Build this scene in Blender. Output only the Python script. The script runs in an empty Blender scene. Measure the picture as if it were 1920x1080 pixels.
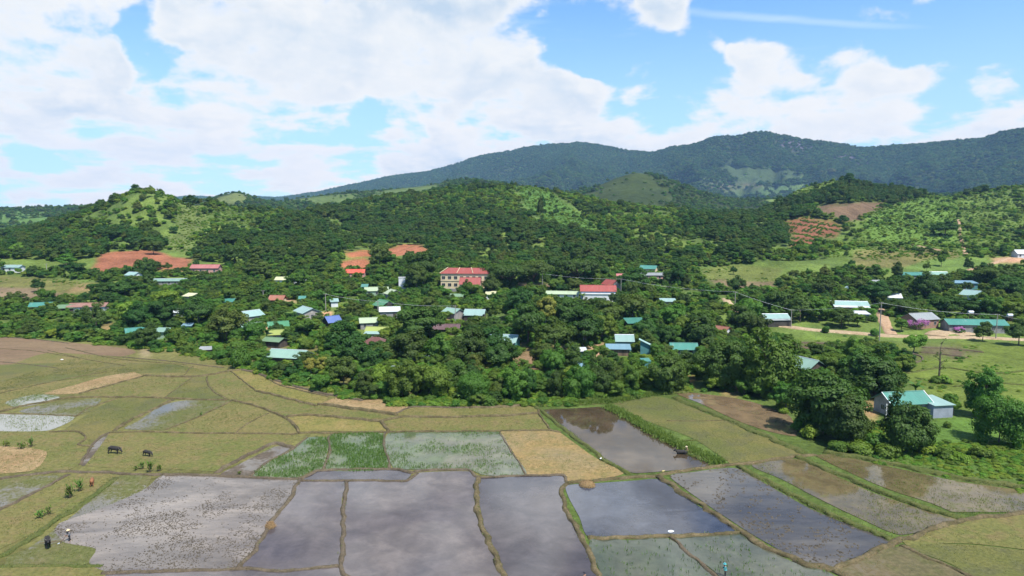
import bpy, math, random
import numpy as np
from mathutils import Vector, Matrix

RNG = np.random.default_rng(7)
random.seed(7)
SC = bpy.context.scene
COL = SC.collection
R = math.radians

# ------------------------------------------------------------------ camera
H = 42.0
F = 1280.0
PITCH = math.atan(135 / F)
SP, CP = math.sin(PITCH), math.cos(PITCH)
cam = bpy.data.cameras.new('camera')
cam.lens, cam.sensor_width = 24.0, 36.0
cam.clip_start, cam.clip_end = 1.0, 80000.0
cob = bpy.data.objects.new('camera', cam)
COL.objects.link(cob)
cob.location = (0, 0, H)
cob.rotation_euler = (math.pi / 2 - PITCH, 0, 0)
SC.camera = cob


def slope(py):
    b = (540 - np.asarray(py, float)) / F
    return (b * CP - SP) / (CP + b * SP)


def lateral(px, py):
    b = (540 - np.asarray(py, float)) / F
    return (np.asarray(px, float) - 960) / F / (CP + b * SP)


def project(X, Y, Z):
    dz = Z - H
    d = Y * CP - dz * SP
    return 960 + F * X / d, 540 - F * (Y * SP + dz * CP) / d


# ------------------------------------------------------------------ noise
def _hash(ix, iy, seed):
    h = (ix.astype(np.int64) * 374761393 + iy.astype(np.int64) * 668265263 + seed * 1442695041) & 0x7fffffff
    h = ((h ^ (h >> 13)) * 1274126177) & 0x7fffffff
    return ((h ^ (h >> 16)) & 0xffff) / 65535.0


def vnoise(x, y, seed=0):
    x, y = np.asarray(x, float), np.asarray(y, float)
    ix, iy = np.floor(x), np.floor(y)
    fx, fy = x - ix, y - iy
    fx, fy = fx * fx * fx * (fx * (fx * 6 - 15) + 10), fy * fy * fy * (fy * (fy * 6 - 15) + 10)
    a, b = _hash(ix, iy, seed), _hash(ix + 1, iy, seed)
    c, d = _hash(ix, iy + 1, seed), _hash(ix + 1, iy + 1, seed)
    return (a + (b - a) * fx) * (1 - fy) + (c + (d - c) * fx) * fy


def fbm(x, y, seed=0, octv=4):
    t, a, s = 0, 0.5, 0
    for o in range(octv):
        t = t + a * vnoise(x, y, seed + o * 17)
        s += a
        x, y, a = x * 2.03 + 3.1, y * 2.03 + 1.7, a * 0.5
    return t / s


def inpoly(px, py, poly):
    px, py = np.asarray(px, float), np.asarray(py, float)
    r = np.zeros(px.shape, bool)
    n = len(poly)
    for i in range(n):
        x0, y0 = poly[i]
        x1, y1 = poly[(i + 1) % n]
        if y0 == y1:
            continue
        c = ((y0 > py) != (y1 > py)) & (px < (x1 - x0) * (py - y0) / (y1 - y0) + x0)
        r ^= c
    return r


def smooth_line(pts, step=4.0, closed=False):
    """Catmull-Rom through pixel points."""
    p = [np.array(q, float) for q in pts]
    n = len(p)
    out = []
    for i in range(n if closed else n - 1):
        if closed:
            a, b, c, d = p[(i - 1) % n], p[i], p[(i + 1) % n], p[(i + 2) % n]
        else:
            b, c = p[i], p[i + 1]
            a = p[i - 1] if i > 0 else 2 * b - c
            d = p[i + 2] if i + 2 < n else 2 * c - b
        k = max(2, int(np.linalg.norm(c - b) / step))
        # centripetal-ish: shrink tangents at uneven spacing
        l0, l1, l2 = np.linalg.norm(b - a) + 1e-6, np.linalg.norm(c - b) + 1e-6, np.linalg.norm(d - c) + 1e-6
        m1 = ((b - a) / l0 + (c - b) / l1) * 0.5 * min(l0, l1)
        m2 = ((c - b) / l1 + (d - c) / l2) * 0.5 * min(l1, l2)
        for j in range(k):
            t = j / k
            t2, t3 = t * t, t * t * t
            out.append((2 * t3 - 3 * t2 + 1) * b + (t3 - 2 * t2 + t) * m1 + (-2 * t3 + 3 * t2) * c + (t3 - t2) * m2)
    if not closed:
        out.append(p[-1])
    return np.array(out)


# ------------------------------------------------------------------ object helpers
def mesh_from(name, verts, faces, mat=None, attrs=None, smooth=False):
    """verts (n,3) array, faces (m,k) array or list of tuples"""
    me = bpy.data.meshes.new(name)
    verts = np.asarray(verts, np.float32)
    if isinstance(faces, np.ndarray):
        m, k = faces.shape
        me.vertices.add(len(verts))
        me.vertices.foreach_set('co', verts.ravel())
        me.loops.add(m * k)
        me.loops.foreach_set('vertex_index', faces.astype(np.int32).ravel())
        me.polygons.add(m)
        me.polygons.foreach_set('loop_start', np.arange(0, m * k, k, dtype=np.int32))
        me.update(calc_edges=True)
    else:
        me.from_pydata([tuple(v) for v in verts], [], faces)
        me.update()
    if smooth:
        me.polygons.foreach_set('use_smooth', np.ones(len(me.polygons), bool))
    for an, (typ, data) in (attrs or {}).items():
        at = me.attributes.new(an, typ, 'POINT')
        data = np.asarray(data)
        key = {'FLOAT': 'value', 'INT': 'value', 'FLOAT_COLOR': 'color', 'FLOAT_VECTOR': 'vector'}[typ]
        at.data.foreach_set(key, data.ravel())
    if mat is not None:
        for m_ in (mat if isinstance(mat, (list, tuple)) else [mat]):
            me.materials.append(m_)
    return me


def link(name, data, parent=None, loc=None, rz=0.0):
    o = bpy.data.objects.new(name, data)
    COL.objects.link(o)
    if parent is not None:
        o.parent = parent
    if loc is not None:
        o.location = loc
    o.rotation_euler = (0, 0, rz)
    return o


def tag(o, label=None, cat=None, group=None, kind=None):
    if label: o['label'] = label
    if cat: o['category'] = cat
    if group: o['group'] = group
    if kind: o['kind'] = kind
    return o


class MB:
    def __init__(s):
        s.v, s.f, s.m = [], [], []

    def add(s, vs, fs, mi=0):
        b = len(s.v)
        s.v += [tuple(v) for v in vs]
        s.f += [tuple(i + b for i in f) for f in fs]
        s.m += [mi] * len(fs)

    def box(s, c, d, rz=0.0, mi=0):
        x, y, z = d[0] / 2, d[1] / 2, d[2] / 2
        vs = [(-x, -y, -z), (x, -y, -z), (x, y, -z), (-x, y, -z), (-x, -y, z), (x, -y, z), (x, y, z), (-x, y, z)]
        cr, sr = math.cos(rz), math.sin(rz)
        vs = [(c[0] + a * cr - b * sr, c[1] + a * sr + b * cr, c[2] + e) for a, b, e in vs]
        s.add(vs, [(0, 3, 2, 1), (4, 5, 6, 7), (0, 1, 5, 4), (1, 2, 6, 5), (2, 3, 7, 6), (3, 0, 4, 7)], mi)

    def slab(s, quad, t, mi=0):
        """quad: four points of the top face (ccw from above); extruded t along its normal, downward"""
        q = [Vector(p) for p in quad]
        n = (q[1] - q[0]).cross(q[2] - q[0]).normalized()
        lo = [p - n * t for p in q]
        k = len(q)
        fs = [tuple(range(k)), tuple(range(2 * k - 1, k - 1, -1))] + [(i, i + k, (i + 1) % k + k, (i + 1) % k) for i in range(k)]
        s.add(q + lo, fs, mi)

    def tube(s, pts, rad, n=7, mi=0, cap=True):
        pts = [Vector(p) for p in pts]
        rings = []
        for i, p in enumerate(pts):
            t = (pts[min(i + 1, len(pts) - 1)] - pts[max(i - 1, 0)]).normalized()
            a = t.cross(Vector((0.13, 0.97, 0.2)))
            if a.length < 0.1:
                a = t.cross(Vector((1, 0, 0)))
            a.normalize()
            b = t.cross(a)
            r = rad[i] if isinstance(rad, (list, tuple)) else rad
            rings.append([p + (a * math.cos(6.2832 * j / n) + b * math.sin(6.2832 * j / n)) * r for j in range(n)])
        vs = [v for rg in rings for v in rg]
        fs = [(i * n + j, i * n + (j + 1) % n, (i + 1) * n + (j + 1) % n, (i + 1) * n + j) for i in range(len(pts) - 1) for j in range(n)]
        if cap:
            fs += [tuple(range(n - 1, -1, -1)), tuple(range((len(pts) - 1) * n, len(pts) * n))]
        s.add(vs, fs, mi)

    def lathe(s, prof, c=(0, 0, 0), n=16, mi=0):
        vs = [(c[0] + r * math.cos(6.2832 * j / n), c[1] + r * math.sin(6.2832 * j / n), c[2] + z) for r, z in prof for j in range(n)]
        fs = [(i * n + j, i * n + (j + 1) % n, (i + 1) * n + (j + 1) % n, (i + 1) * n + j) for i in range(len(prof) - 1) for j in range(n)]
        s.add(vs, fs, mi)

    def build(s, name, mat, parent=None, smooth=False, loc=None, rz=0.0):
        me = mesh_from(name, s.v, s.f, mat, smooth=smooth)
        if isinstance(mat, (list, tuple)) and len(mat) > 1:
            me.polygons.foreach_set('material_index', np.array(s.m, np.int32))
        return link(name, me, parent, loc, rz)


# ------------------------------------------------------------------ materials
def nt_new(name):
    m = bpy.data.materials.new(name)
    m.use_nodes = True
    nt = m.node_tree
    nt.nodes.clear()
    return m, nt


class G:
    """tiny node graph helper"""
    def __init__(s, nt):
        s.nt = nt

    def n(s, typ, **kw):
        nd = s.nt.nodes.new(typ)
        ins = kw.pop('ins', {})
        for k, v in kw.items():
            setattr(nd, k, v)
        for k, v in ins.items():
            if isinstance(v, bpy.types.NodeSocket):
                s.nt.links.new(v, nd.inputs[k])
            else:
                nd.inputs[k].default_value = v
        return nd

    def math(s, op, a, b=0.0, c=None, clamp=False):
        nd = s.n('ShaderNodeMath', operation=op, use_clamp=clamp, ins={0: a, 1: b})
        if c is not None:
            if isinstance(c, bpy.types.NodeSocket): s.nt.links.new(c, nd.inputs[2])
            else: nd.inputs[2].default_value = c
        return nd.outputs[0]

    def mix(s, f, a, b, blend='MIX'):
        nd = s.n('ShaderNodeMix', data_type='RGBA', blend_type=blend)
        for i, v in ((0, f), (6, a), (7, b)):
            if isinstance(v, bpy.types.NodeSocket): s.nt.links.new(v, nd.inputs[i])
            else: nd.inputs[i].default_value = v if i == 0 else (*v[:3], 1)
        return nd.outputs[2]

    def noise(s, vec, scale, detail=4, rough=0.55, dist=0.0):
        nd = s.n('ShaderNodeTexNoise', ins={'Scale': scale, 'Detail': detail, 'Roughness': rough, 'Distortion': dist})
        if vec is not None: s.nt.links.new(vec, nd.inputs['Vector'])
        return nd.outputs[0]

    def ramp(s, f, lo, hi, a=0.0, b=1.0):
        nd = s.n('ShaderNodeMapRange', interpolation_type='SMOOTHSTEP', ins={0: f, 1: lo, 2: hi, 3: a, 4: b})
        return nd.outputs[0]


def mat_plain(name, col, rough=0.8, var=0.25, scale=0.6, metal=0.0, bump=0.0, spec=0.3):
    m, nt = nt_new(name)
    g = G(nt)
    tc = g.n('ShaderNodeTexCoord').outputs['Object']
    n1 = g.noise(tc, scale, 6, 0.65)
    c = g.mix(g.ramp(n1, 0.3, 0.7), [x * (1 - var) for x in col], [min(1, x * (1 + var)) for x in col])
    b = g.n('ShaderNodeBsdfPrincipled', ins={'Base Color': c, 'Roughness': rough, 'Metallic': metal, 'Specular IOR Level': spec})
    if bump:
        bp = g.n('ShaderNodeBump', ins={'Strength': 1.0, 'Distance': bump, 'Height': g.noise(tc, scale * 6, 4)})
        nt.links.new(bp.outputs[0], b.inputs['Normal'])
    o = g.n('ShaderNodeOutputMaterial')
    nt.links.new(b.outputs[0], o.inputs[0])
    return m


def mat_roof(name, col, rough=0.45, rust=0.25, rustcol=(0.16, 0.08, 0.045)):
    col = [x * .85 for x in col]
    m, nt = nt_new(name)
    g = G(nt)
    tc = g.n('ShaderNodeTexCoord').outputs['Object']
    oi = g.n('ShaderNodeObjectInfo').outputs['Random']
    sx = g.n('ShaderNodeSeparateXYZ', ins={0: tc})
    wave = g.math('SINE', g.math('MULTIPLY', sx.outputs[0], 6.2832 / 0.32))
    sheet = g.n('ShaderNodeTexWhiteNoise', noise_dimensions='1D', ins={'W': g.math('FLOOR', g.math('MULTIPLY', sx.outputs[0], 0.95))}).outputs[0]
    c = g.mix(g.math('MULTIPLY', sheet, 0.35), col, [x * 0.72 for x in col])
    mp = g.n('ShaderNodeMapping', ins={'Vector': tc, 'Scale': (1.2, 0.25, 0.25)}).outputs[0]
    st = g.noise(mp, 1.4, 6, 0.7)
    c = g.mix(g.ramp(st, 0.5, 0.78, 0.0, 0.45), c, [0.3 * x + 0.22 for x in col])
    ru = g.noise(tc, 0.45, 5, 0.7)
    c = g.mix(g.math('MULTIPLY', g.ramp(ru, 0.58, 0.74), rust), c, rustcol)
    c = g.mix(1.0, c, g.mix(oi, (0.85, 0.85, 0.85), (1.1, 1.1, 1.1)), 'MULTIPLY')
    bp = g.n('ShaderNodeBump', ins={'Strength': 0.6, 'Distance': 0.03, 'Height': wave})
    b = g.n('ShaderNodeBsdfPrincipled', ins={'Base Color': c, 'Roughness': rough, 'Normal': bp.outputs[0], 'Specular IOR Level': 0.4})
    o = g.n('ShaderNodeOutputMaterial')
    nt.links.new(b.outputs[0], o.inputs[0])
    return m


def mat_wood(name, col):
    m, nt = nt_new(name)
    g = G(nt)
    tc = g.n('ShaderNodeTexCoord').outputs['Object']
    sx = g.n('ShaderNodeSeparateXYZ', ins={0: tc})
    u = g.math('MULTIPLY', g.math('ADD', sx.outputs[0], sx.outputs[1]), 4.0)
    pl = g.n('ShaderNodeTexWhiteNoise', noise_dimensions='1D', ins={'W': g.math('FLOOR', u)}).outputs[0]
    c = g.mix(pl, [x * 0.5 for x in col], [x * 1.4 for x in col])
    gap = g.math('GREATER_THAN', g.math('FRACT', u), 0.9)
    c = g.mix(gap, c, [x * 0.15 for x in col])
    b = g.n('ShaderNodeBsdfPrincipled', ins={'Base Color': c, 'Roughness': 0.9})
    o = g.n('ShaderNodeOutputMaterial')
    nt.links.new(b.outputs[0], o.inputs[0])
    return m


def mat_brick(name, c1=(0.3, 0.12, 0.07), c2=(0.22, 0.085, 0.05)):
    m, nt = nt_new(name)
    g = G(nt)
    tc = g.n('ShaderNodeTexCoord').outputs['Object']
    sx = g.n('ShaderNodeSeparateXYZ', ins={0: tc})
    cv = g.n('ShaderNodeCombineXYZ', ins={0: g.math('ADD', sx.outputs[0], sx.outputs[1]), 1: sx.outputs[2]}).outputs[0]
    br = g.n('ShaderNodeTexBrick', ins={'Vector': cv, 'Color1': (*c1, 1), 'Color2': (*c2, 1), 'Mortar': (0.3, 0.26, 0.22, 1), 'Scale': 1.0,
                                        'Mortar Size': 0.012, 'Brick Width': 0.24, 'Row Height': 0.09}).outputs[0]
    c = g.mix(g.ramp(g.noise(tc, 0.8, 5), 0.4, 0.75, 0, 0.5), br, (0.16, 0.11, 0.085))
    b = g.n('ShaderNodeBsdfPrincipled', ins={'Base Color': c, 'Roughness': 0.9})
    o = g.n('ShaderNodeOutputMaterial')
    nt.links.new(b.outputs[0], o.inputs[0])
    return m


def mat_leaf(name, dark, light, trans=0.25, hue=0.03):
    m, nt = nt_new(name)
    g = G(nt)
    oi = g.n('ShaderNodeObjectInfo').outputs['Random']
    v = g.n('ShaderNodeAttribute', attribute_name='v').outputs['Fac']
    f = g.math('ADD', g.math('MULTIPLY', oi, 0.55), g.math('MULTIPLY', v, 0.45))
    c = g.mix(f, dark, light)
    hs = g.n('ShaderNodeHueSaturation', ins={'Hue': g.math('ADD', 0.5 - hue, g.math('MULTIPLY', g.math('FRACT', g.math('MULTIPLY', oi, 7.31)), 2 * hue)), 'Color': c}).outputs[0]
    d = g.n('ShaderNodeBsdfDiffuse', ins={'Color': hs})
    tcol = g.mix(1.0, hs, (1.1, 1.25, 0.5), 'MULTIPLY')
    t = g.n('ShaderNodeBsdfTranslucent', ins={'Color': tcol})
    gl = g.n('ShaderNodeBsdfGlossy', ins={'Color': (1, 1, 1, 1), 'Roughness': 0.6})
    mx = g.n('ShaderNodeMixShader', ins={0: trans, 1: d.outputs[0], 2: t.outputs[0]})
    mx2 = g.n('ShaderNodeMixShader', ins={0: 0.012, 1: mx.outputs[0], 2: gl.outputs[0]})
    o = g.n('ShaderNodeOutputMaterial')
    nt.links.new(mx2.outputs[0], o.inputs[0])
    return m


def mat_field(name, ca, cb, cc, scale=0.12, wet=0.0, wetcol=(0.06, 0.055, 0.05), rough=0.95, bump=0.05, stretch=(1, 1, 1), fine=1.6, wlo=0.48, whi=0.62):
    ca, cb, cc = ([x * .8 for x in q] for q in (ca, cb, cc))
    """Stubble / grass / mud ground: ca-cb by broad noise, cc by fine noise; wet > 0 adds standing water in noise patches."""
    m, nt = nt_new(name)
    g = G(nt)
    tc = g.n('ShaderNodeTexCoord').outputs['Object']
    mp = g.n('ShaderNodeMapping', ins={'Vector': tc, 'Scale': stretch}).outputs[0]
    n1 = g.noise(mp, scale, 5, 0.6, 0.4)
    n2 = g.noise(mp, fine, 5, 0.7)
    n3 = g.noise(mp, scale * 4.3, 4, 0.6)
    c = g.mix(g.ramp(n1, 0.35, 0.65), ca, cb)
    c = g.mix(g.ramp(n3, 0.42, 0.7, 0, 0.6), c, cc)
    c = g.mix(g.ramp(n2, 0.3, 0.75), g.mix(1.0, c, (0.72, 0.74, 0.7), 'MULTIPLY'), g.mix(1.0, c, (1.3, 1.26, 1.25), 'MULTIPLY'))
    bp = g.n('ShaderNodeBump', ins={'Strength': 1.0, 'Distance': bump, 'Height': n2})
    b = g.n('ShaderNodeBsdfPrincipled', ins={'Base Color': c, 'Roughness': rough, 'Normal': bp.outputs[0], 'Specular IOR Level': 0.15})
    o = g.n('ShaderNodeOutputMaterial')
    if wet:
        nw = g.math('ADD', g.math('MULTIPLY', n1, 0.65), g.math('MULTIPLY', n2, 0.35))
        f = g.ramp(nw, wlo, whi, 0.0, wet)
        bw = g.n('ShaderNodeBump', ins={'Strength': 0.25, 'Distance': 0.03, 'Height': g.noise(tc, 2.5, 3)})
        w = g.n('ShaderNodeBsdfPrincipled', ins={'Base Color': (*wetcol, 1), 'Roughness': 0.07, 'IOR': 1.33, 'Normal': bw.outputs[0]})
        mx = g.n('ShaderNodeMixShader', ins={0: f, 1: b.outputs[0], 2: w.outputs[0]})
        nt.links.new(mx.outputs[0], o.inputs[0])
    else:
        nt.links.new(b.outputs[0], o.inputs[0])
    return m


def mat_water(name, ca, cb, scale=0.08, rough=0.06, ripple=0.02, rs=1.2, film=0.0, filmcol=(0.2, 0.18, 0.17), fs=0.5, stretch=(1, 1, 1), rot=0.0, flo=0.5, fhi=0.62):
    """Shallow muddy paddy water: mud colour seen through the surface, plus the sky's mirror image; film = share of floating mud/scum"""
    m, nt = nt_new(name)
    g = G(nt)
    tc = g.n('ShaderNodeTexCoord').outputs['Object']
    mp = g.n('ShaderNodeMapping', ins={'Vector': tc, 'Scale': stretch, 'Rotation': (0, 0, rot)}).outputs[0]
    n1 = g.noise(mp, scale, 6, 0.62, 0.8)
    n2 = g.noise(mp, fs, 6, 0.7, 0.3)
    n0 = g.noise(mp, scale * 5, 7, 0.7, 0.5)
    c = g.mix(g.ramp(n1, 0.4, 0.6), ca, cb)
    c = g.mix(g.ramp(n0, 0.35, 0.68), g.mix(1.0, c, (0.8, 0.8, 0.82), 'MULTIPLY'), g.mix(1.0, c, (1.22, 1.2, 1.16), 'MULTIPLY'))
    c = g.mix(g.ramp(n2, 0.3, 0.75), g.mix(1.0, c, (0.85, 0.85, 0.85), 'MULTIPLY'), g.mix(1.0, c, (1.12, 1.12, 1.12), 'MULTIPLY'))
    nb = g.noise(mp, rs, 3, 0.5)
    bp = g.n('ShaderNodeBump', ins={'Strength': 0.35, 'Distance': ripple, 'Height': nb})
    w = g.n('ShaderNodeBsdfPrincipled', ins={'Base Color': c, 'Roughness': g.math('ADD', rough, g.math('MULTIPLY', n2, rough)), 'IOR': 1.33, 'Normal': bp.outputs[0]})
    o = g.n('ShaderNodeOutputMaterial')
    if film:
        f = g.ramp(g.math('ADD', g.math('MULTIPLY', n1, 0.5), g.math('MULTIPLY', n2, 0.5)), flo, fhi, 0.0, film)
        b2 = g.n('ShaderNodeBump', ins={'Strength': 1.0, 'Distance': 0.05, 'Height': n2})
        d = g.n('ShaderNodeBsdfPrincipled', ins={'Base Color': (*filmcol, 1), 'Roughness': 0.8, 'Specular IOR Level': 0.2, 'Normal': b2.outputs[0]})
        mx = g.n('ShaderNodeMixShader', ins={0: f, 1: w.outputs[0], 2: d.outputs[0]})
        nt.links.new(mx.outputs[0], o.inputs[0])
    else:
        nt.links.new(w.outputs[0], o.inputs[0])
    return m
# ------------------------------------------------------------------ terrain: one sheet of ground from the paddies to the mountains
U = np.arange(-560.0, 2481.0, 5.0)
CREST_A = [(-560, 446, 640), (-100, 446, 620), (0, 444, 560), (60, 432, 545), (120, 412, 540), (180, 396, 540), (235, 376, 540), (285, 364, 540), (315, 370, 550), (340, 377, 565), (400, 380, 590),
           (440, 383, 620), (500, 388, 650), (560, 390, 680), (640, 382, 720), (700, 372, 750), (780, 362, 775), (850, 352, 780), (900, 350, 780), (960, 347, 780), (1010, 348, 775), (1060, 357, 760),
           (1110, 368, 745), (1160, 378, 735), (1250, 388, 720), (1320, 396, 700), (1370, 404, 690), (1420, 402, 690), (1455, 384, 730), (1500, 350, 780), (1560, 330, 800), (1600, 340, 800),
           (1640, 352, 800), (1700, 358, 800), (1780, 364, 800), (1860, 354, 790), (1920, 348, 770), (2060, 336, 760), (2480, 330, 760)]
CREST_B = [(-560, 402, 1600), (0, 393, 1500), (120, 390, 1500), (300, 384, 1500), (390, 374, 1450), (415, 366, 1450), (440, 359, 1450), (465, 365, 1450), (490, 376, 1450), (520, 379, 1500), (560, 371, 1550),
           (620, 364, 1600), (700, 357, 1650), (780, 349, 1650), (830, 342, 1650), (880, 336, 1600), (910, 338, 1600), (960, 348, 1550), (1050, 360, 1500), (1110, 352, 1500), (1150, 334, 1500), (1190, 320, 1500), (1230, 328, 1500),
           (1270, 343, 1500), (1320, 362, 1500), (1380, 376, 1500), (1450, 372, 1500), (1600, 366, 1500), (1750, 366, 1500), (1920, 360, 1500), (2480, 350, 1500)]
CREST_C = [(-560, 400, 6500), (0, 398, 6500), (100, 394, 6500), (200, 388, 6200), (300, 376, 6000), (350, 368, 6000), (400, 370, 5800), (480, 369, 5600), (525, 371, 5500), (570, 364, 5400), (600, 360, 5300), (650, 348, 5200), (720, 333, 5100),
           (800, 320, 5000), (850, 308, 4900), (900, 291, 4800), (960, 279, 4700), (1020, 268, 4600), (1060, 267, 4600), (1090, 265, 4600), (1130, 270, 4500), (1180, 280, 4300), (1228, 284, 4150), (1245, 277, 4080), (1290, 271, 3900), (1340, 253, 3750),
           (1385, 250, 3700), (1420, 243, 3700), (1460, 248, 3700), (1520, 261, 3700), (1560, 265, 3650), (1610, 274, 3600), (1650, 271, 3600), (1710, 269, 3500), (1760, 265, 3400), (1800, 260, 3300),
           (1850, 255, 3200), (1880, 243, 3100), (1920, 238, 3000), (2060, 228, 2900), (2480, 215, 2800)]


def tab(t, k):
    return np.interp(U, [a[0] for a in t], [a[k] for a in t])


CREST_A = [(x, y + (8 if x < 150 else -2 if x < 320 else 8 if 335 < x < 700 else 2 if 700 <= x < 1020 else 7 if x < 1330 else 4 if x > 1440 else 2), d) for x, y, d in CREST_A]
yA, dA, yB, dB, yC, dC = (tab(t, k) for t in (CREST_A, CREST_B, CREST_C) for k in (1, 2))
zA, zB, zC = (H + d * slope(y) for y, d in ((yA, dA), (yB, dB), (yC, dC)))
NU = len(U)
rowsY, rowsZ, rowTag = [], [], []


def add_row(Y, Z, t):
    rowsY.append(np.broadcast_to(np.asarray(Y, float), (NU,)).copy())
    rowsZ.append(np.broadcast_to(np.asarray(Z, float), (NU,)).copy())
    rowTag.append(t)


for Y in np.linspace(28, 226, 34):
    add_row(Y, 0, 0)
KY = [226, 234, 262, 298, 338, 360, 392, 425]
KZ = [0, 0.12, 2.3, 3.8, 6.4, 9.4, 12.9, 17.0]
for Y in np.linspace(228.5, 425, 80):
    add_row(Y, np.interp(Y, KY, KZ), 1)
NFOOT = len(rowsY)
yF = 540 - F * ((425 * SP + (17.0 - H) * CP) / (425 * CP - (17.0 - H) * SP))
for s in np.linspace(0, 1, 86)[1:]:
    y = yF + (yA - yF) * s
    Y = 425 + (dA - 425) * s ** 1.05
    add_row(Y, H + Y * slope(y), 2)
NCA = len(rowsY)
for s in np.linspace(0, 1, 14)[1:]:
    c = 0.5 - 0.5 * math.cos(math.pi * s)
    add_row(dA + (dB * 0.72 - dA) * s, zA + (np.minimum(zA, zB) * 0.45 + 8 - zA) * c, 3)
zV = rowsZ[-1].copy()
for s in np.linspace(0, 1, 56)[1:]:
    add_row(dB * (0.72 + 0.28 * s), zV + (zB - zV) * (s ** 1.15), 3)
NCB = len(rowsY)
dV2, zV2 = dB * 1.45, np.maximum(20, zB * 0.62)
for s in np.linspace(0, 1, 14)[1:]:
    c = 0.5 - 0.5 * math.cos(math.pi * s)
    add_row(dB + (dV2 - dB) * s, zB + (zV2 - zB) * c, 4)
for s in np.linspace(0, 1, 116)[1:]:
    add_row(dV2 + (dC - dV2) * s, zV2 + (zC - zV2) * (0.35 * s + 0.65 * s ** 1.9), 4)
NCC = len(rowsY)
for s in np.linspace(0, 1, 10)[1:]:
    c = 0.5 - 0.5 * math.cos(math.pi * s)
    add_row(dC * (1 + 0.7 * s), zC * (1 - c) - 2 * s, 4)
GY, GZ = np.array(rowsY), np.array(rowsZ)
NK = len(GY)


def blur(a, axis, k):
    for _ in range(k):
        p = np.pad(a, [(1, 1) if i == axis else (0, 0) for i in range(2)], mode='edge')
        a = (np.take(p, range(0, a.shape[axis]), axis) + 2 * a + np.take(p, range(2, a.shape[axis] + 2), axis)) / 4
    return a


# soften knots (not the paddies), then relief
GZs = blur(blur(GZ, 0, 6), 1, 4)
w = np.clip((GY - 235) / 40, 0, 1)
keepcrest = np.ones((NK, 1))
GZ = GZ * (1 - w) + GZs * w
GX = GY * lateral(U[None, :], 540 - F * ((GY * SP + (GZ - H) * CP) / (GY * CP - (GZ - H) * SP)))
ki = np.arange(NK)[:, None]
ampA = np.clip((GY - 300) / 150, 0, 1) * (ki < NCA)
ridge = 1 - np.abs(2 * fbm(GX / 130, GY / 170, 3, 4) - 1)
GZ = GZ + ampA * ((fbm(GX / 90, GY / 90, 5, 4) - 0.5) * 12 + (ridge - 0.62) * 17) * np.clip((NCA - 1 - ki) / 14.0, 0.25, 1)
fB = np.clip((ki - NCA) / 10.0, 0, 1) * (ki < NCB + 10) * np.clip(np.abs(NCB - 1 - ki) / 20.0, 0.1, 1)
GZ = GZ + fB * (fbm(GX / 190, GY / 190, 9, 4) - 0.5) * 34
fC = np.clip((ki - NCB) / 26.0, 0, 1) * np.clip(np.abs(NCC - 1 - ki) / 40.0, 0.03, 1) * np.clip(zC / 420.0, .12, 1.1)
wx = GX + 260 * (fbm(GX / 900, GY / 900, 31, 3) - 0.5)
r1 = 1 - np.abs(2 * fbm(wx / 620, GY / 1300, 12, 5) - 1)
r2 = 1 - np.abs(2 * fbm(wx / 230 + 9, GY / 420, 22, 4) - 1)
GZ = GZ + fC * ((r1 - 0.95) * 330 + (r2 - 0.9) * 140 + (fbm(GX / 110, GY / 110, 41, 3) - 0.5) * 34)
GPX, GPY = project(GX, GY, GZ)
RUN = np.minimum.accumulate(GPY, 0)   # nearest row that covers each height of the view


def P(px, py, dz=0.0):
    """Point of the ground seen at a place of the photograph."""
    fu = (px - U[0]) / 5.0
    i = int(np.clip(math.floor(fu), 0, NU - 2))
    t = fu - i
    run = RUN[:, i] * (1 - t) + RUN[:, i + 1] * t
    k = int(np.searchsorted(-run, -py))
    k = min(max(k, 1), NK - 1)
    a, b = run[k - 1], run[k]
    s = 0.0 if a == b else min(1.0, max(0.0, (a - py) / (a - b)))
    def at(A):
        return (A[k - 1, i] * (1 - t) + A[k - 1, i + 1] * t) * (1 - s) + (A[k, i] * (1 - t) + A[k, i + 1] * t) * s
    Y = at(GY)
    return Vector((Y * float(lateral(px, py)), Y, at(GZ) + dz))


def ground_z(X, Y):
    """Height of the ground under a point (near rows share one depth per row)."""
    px0 = X / Y
    u = 960 + F * px0 * 0.985
    fu = np.clip((u - U[0]) / 5.0, 0, NU - 2)
    i = int(fu)
    return float(np.interp(Y, GY[:NCA, i], GZ[:NCA, i]))


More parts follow.
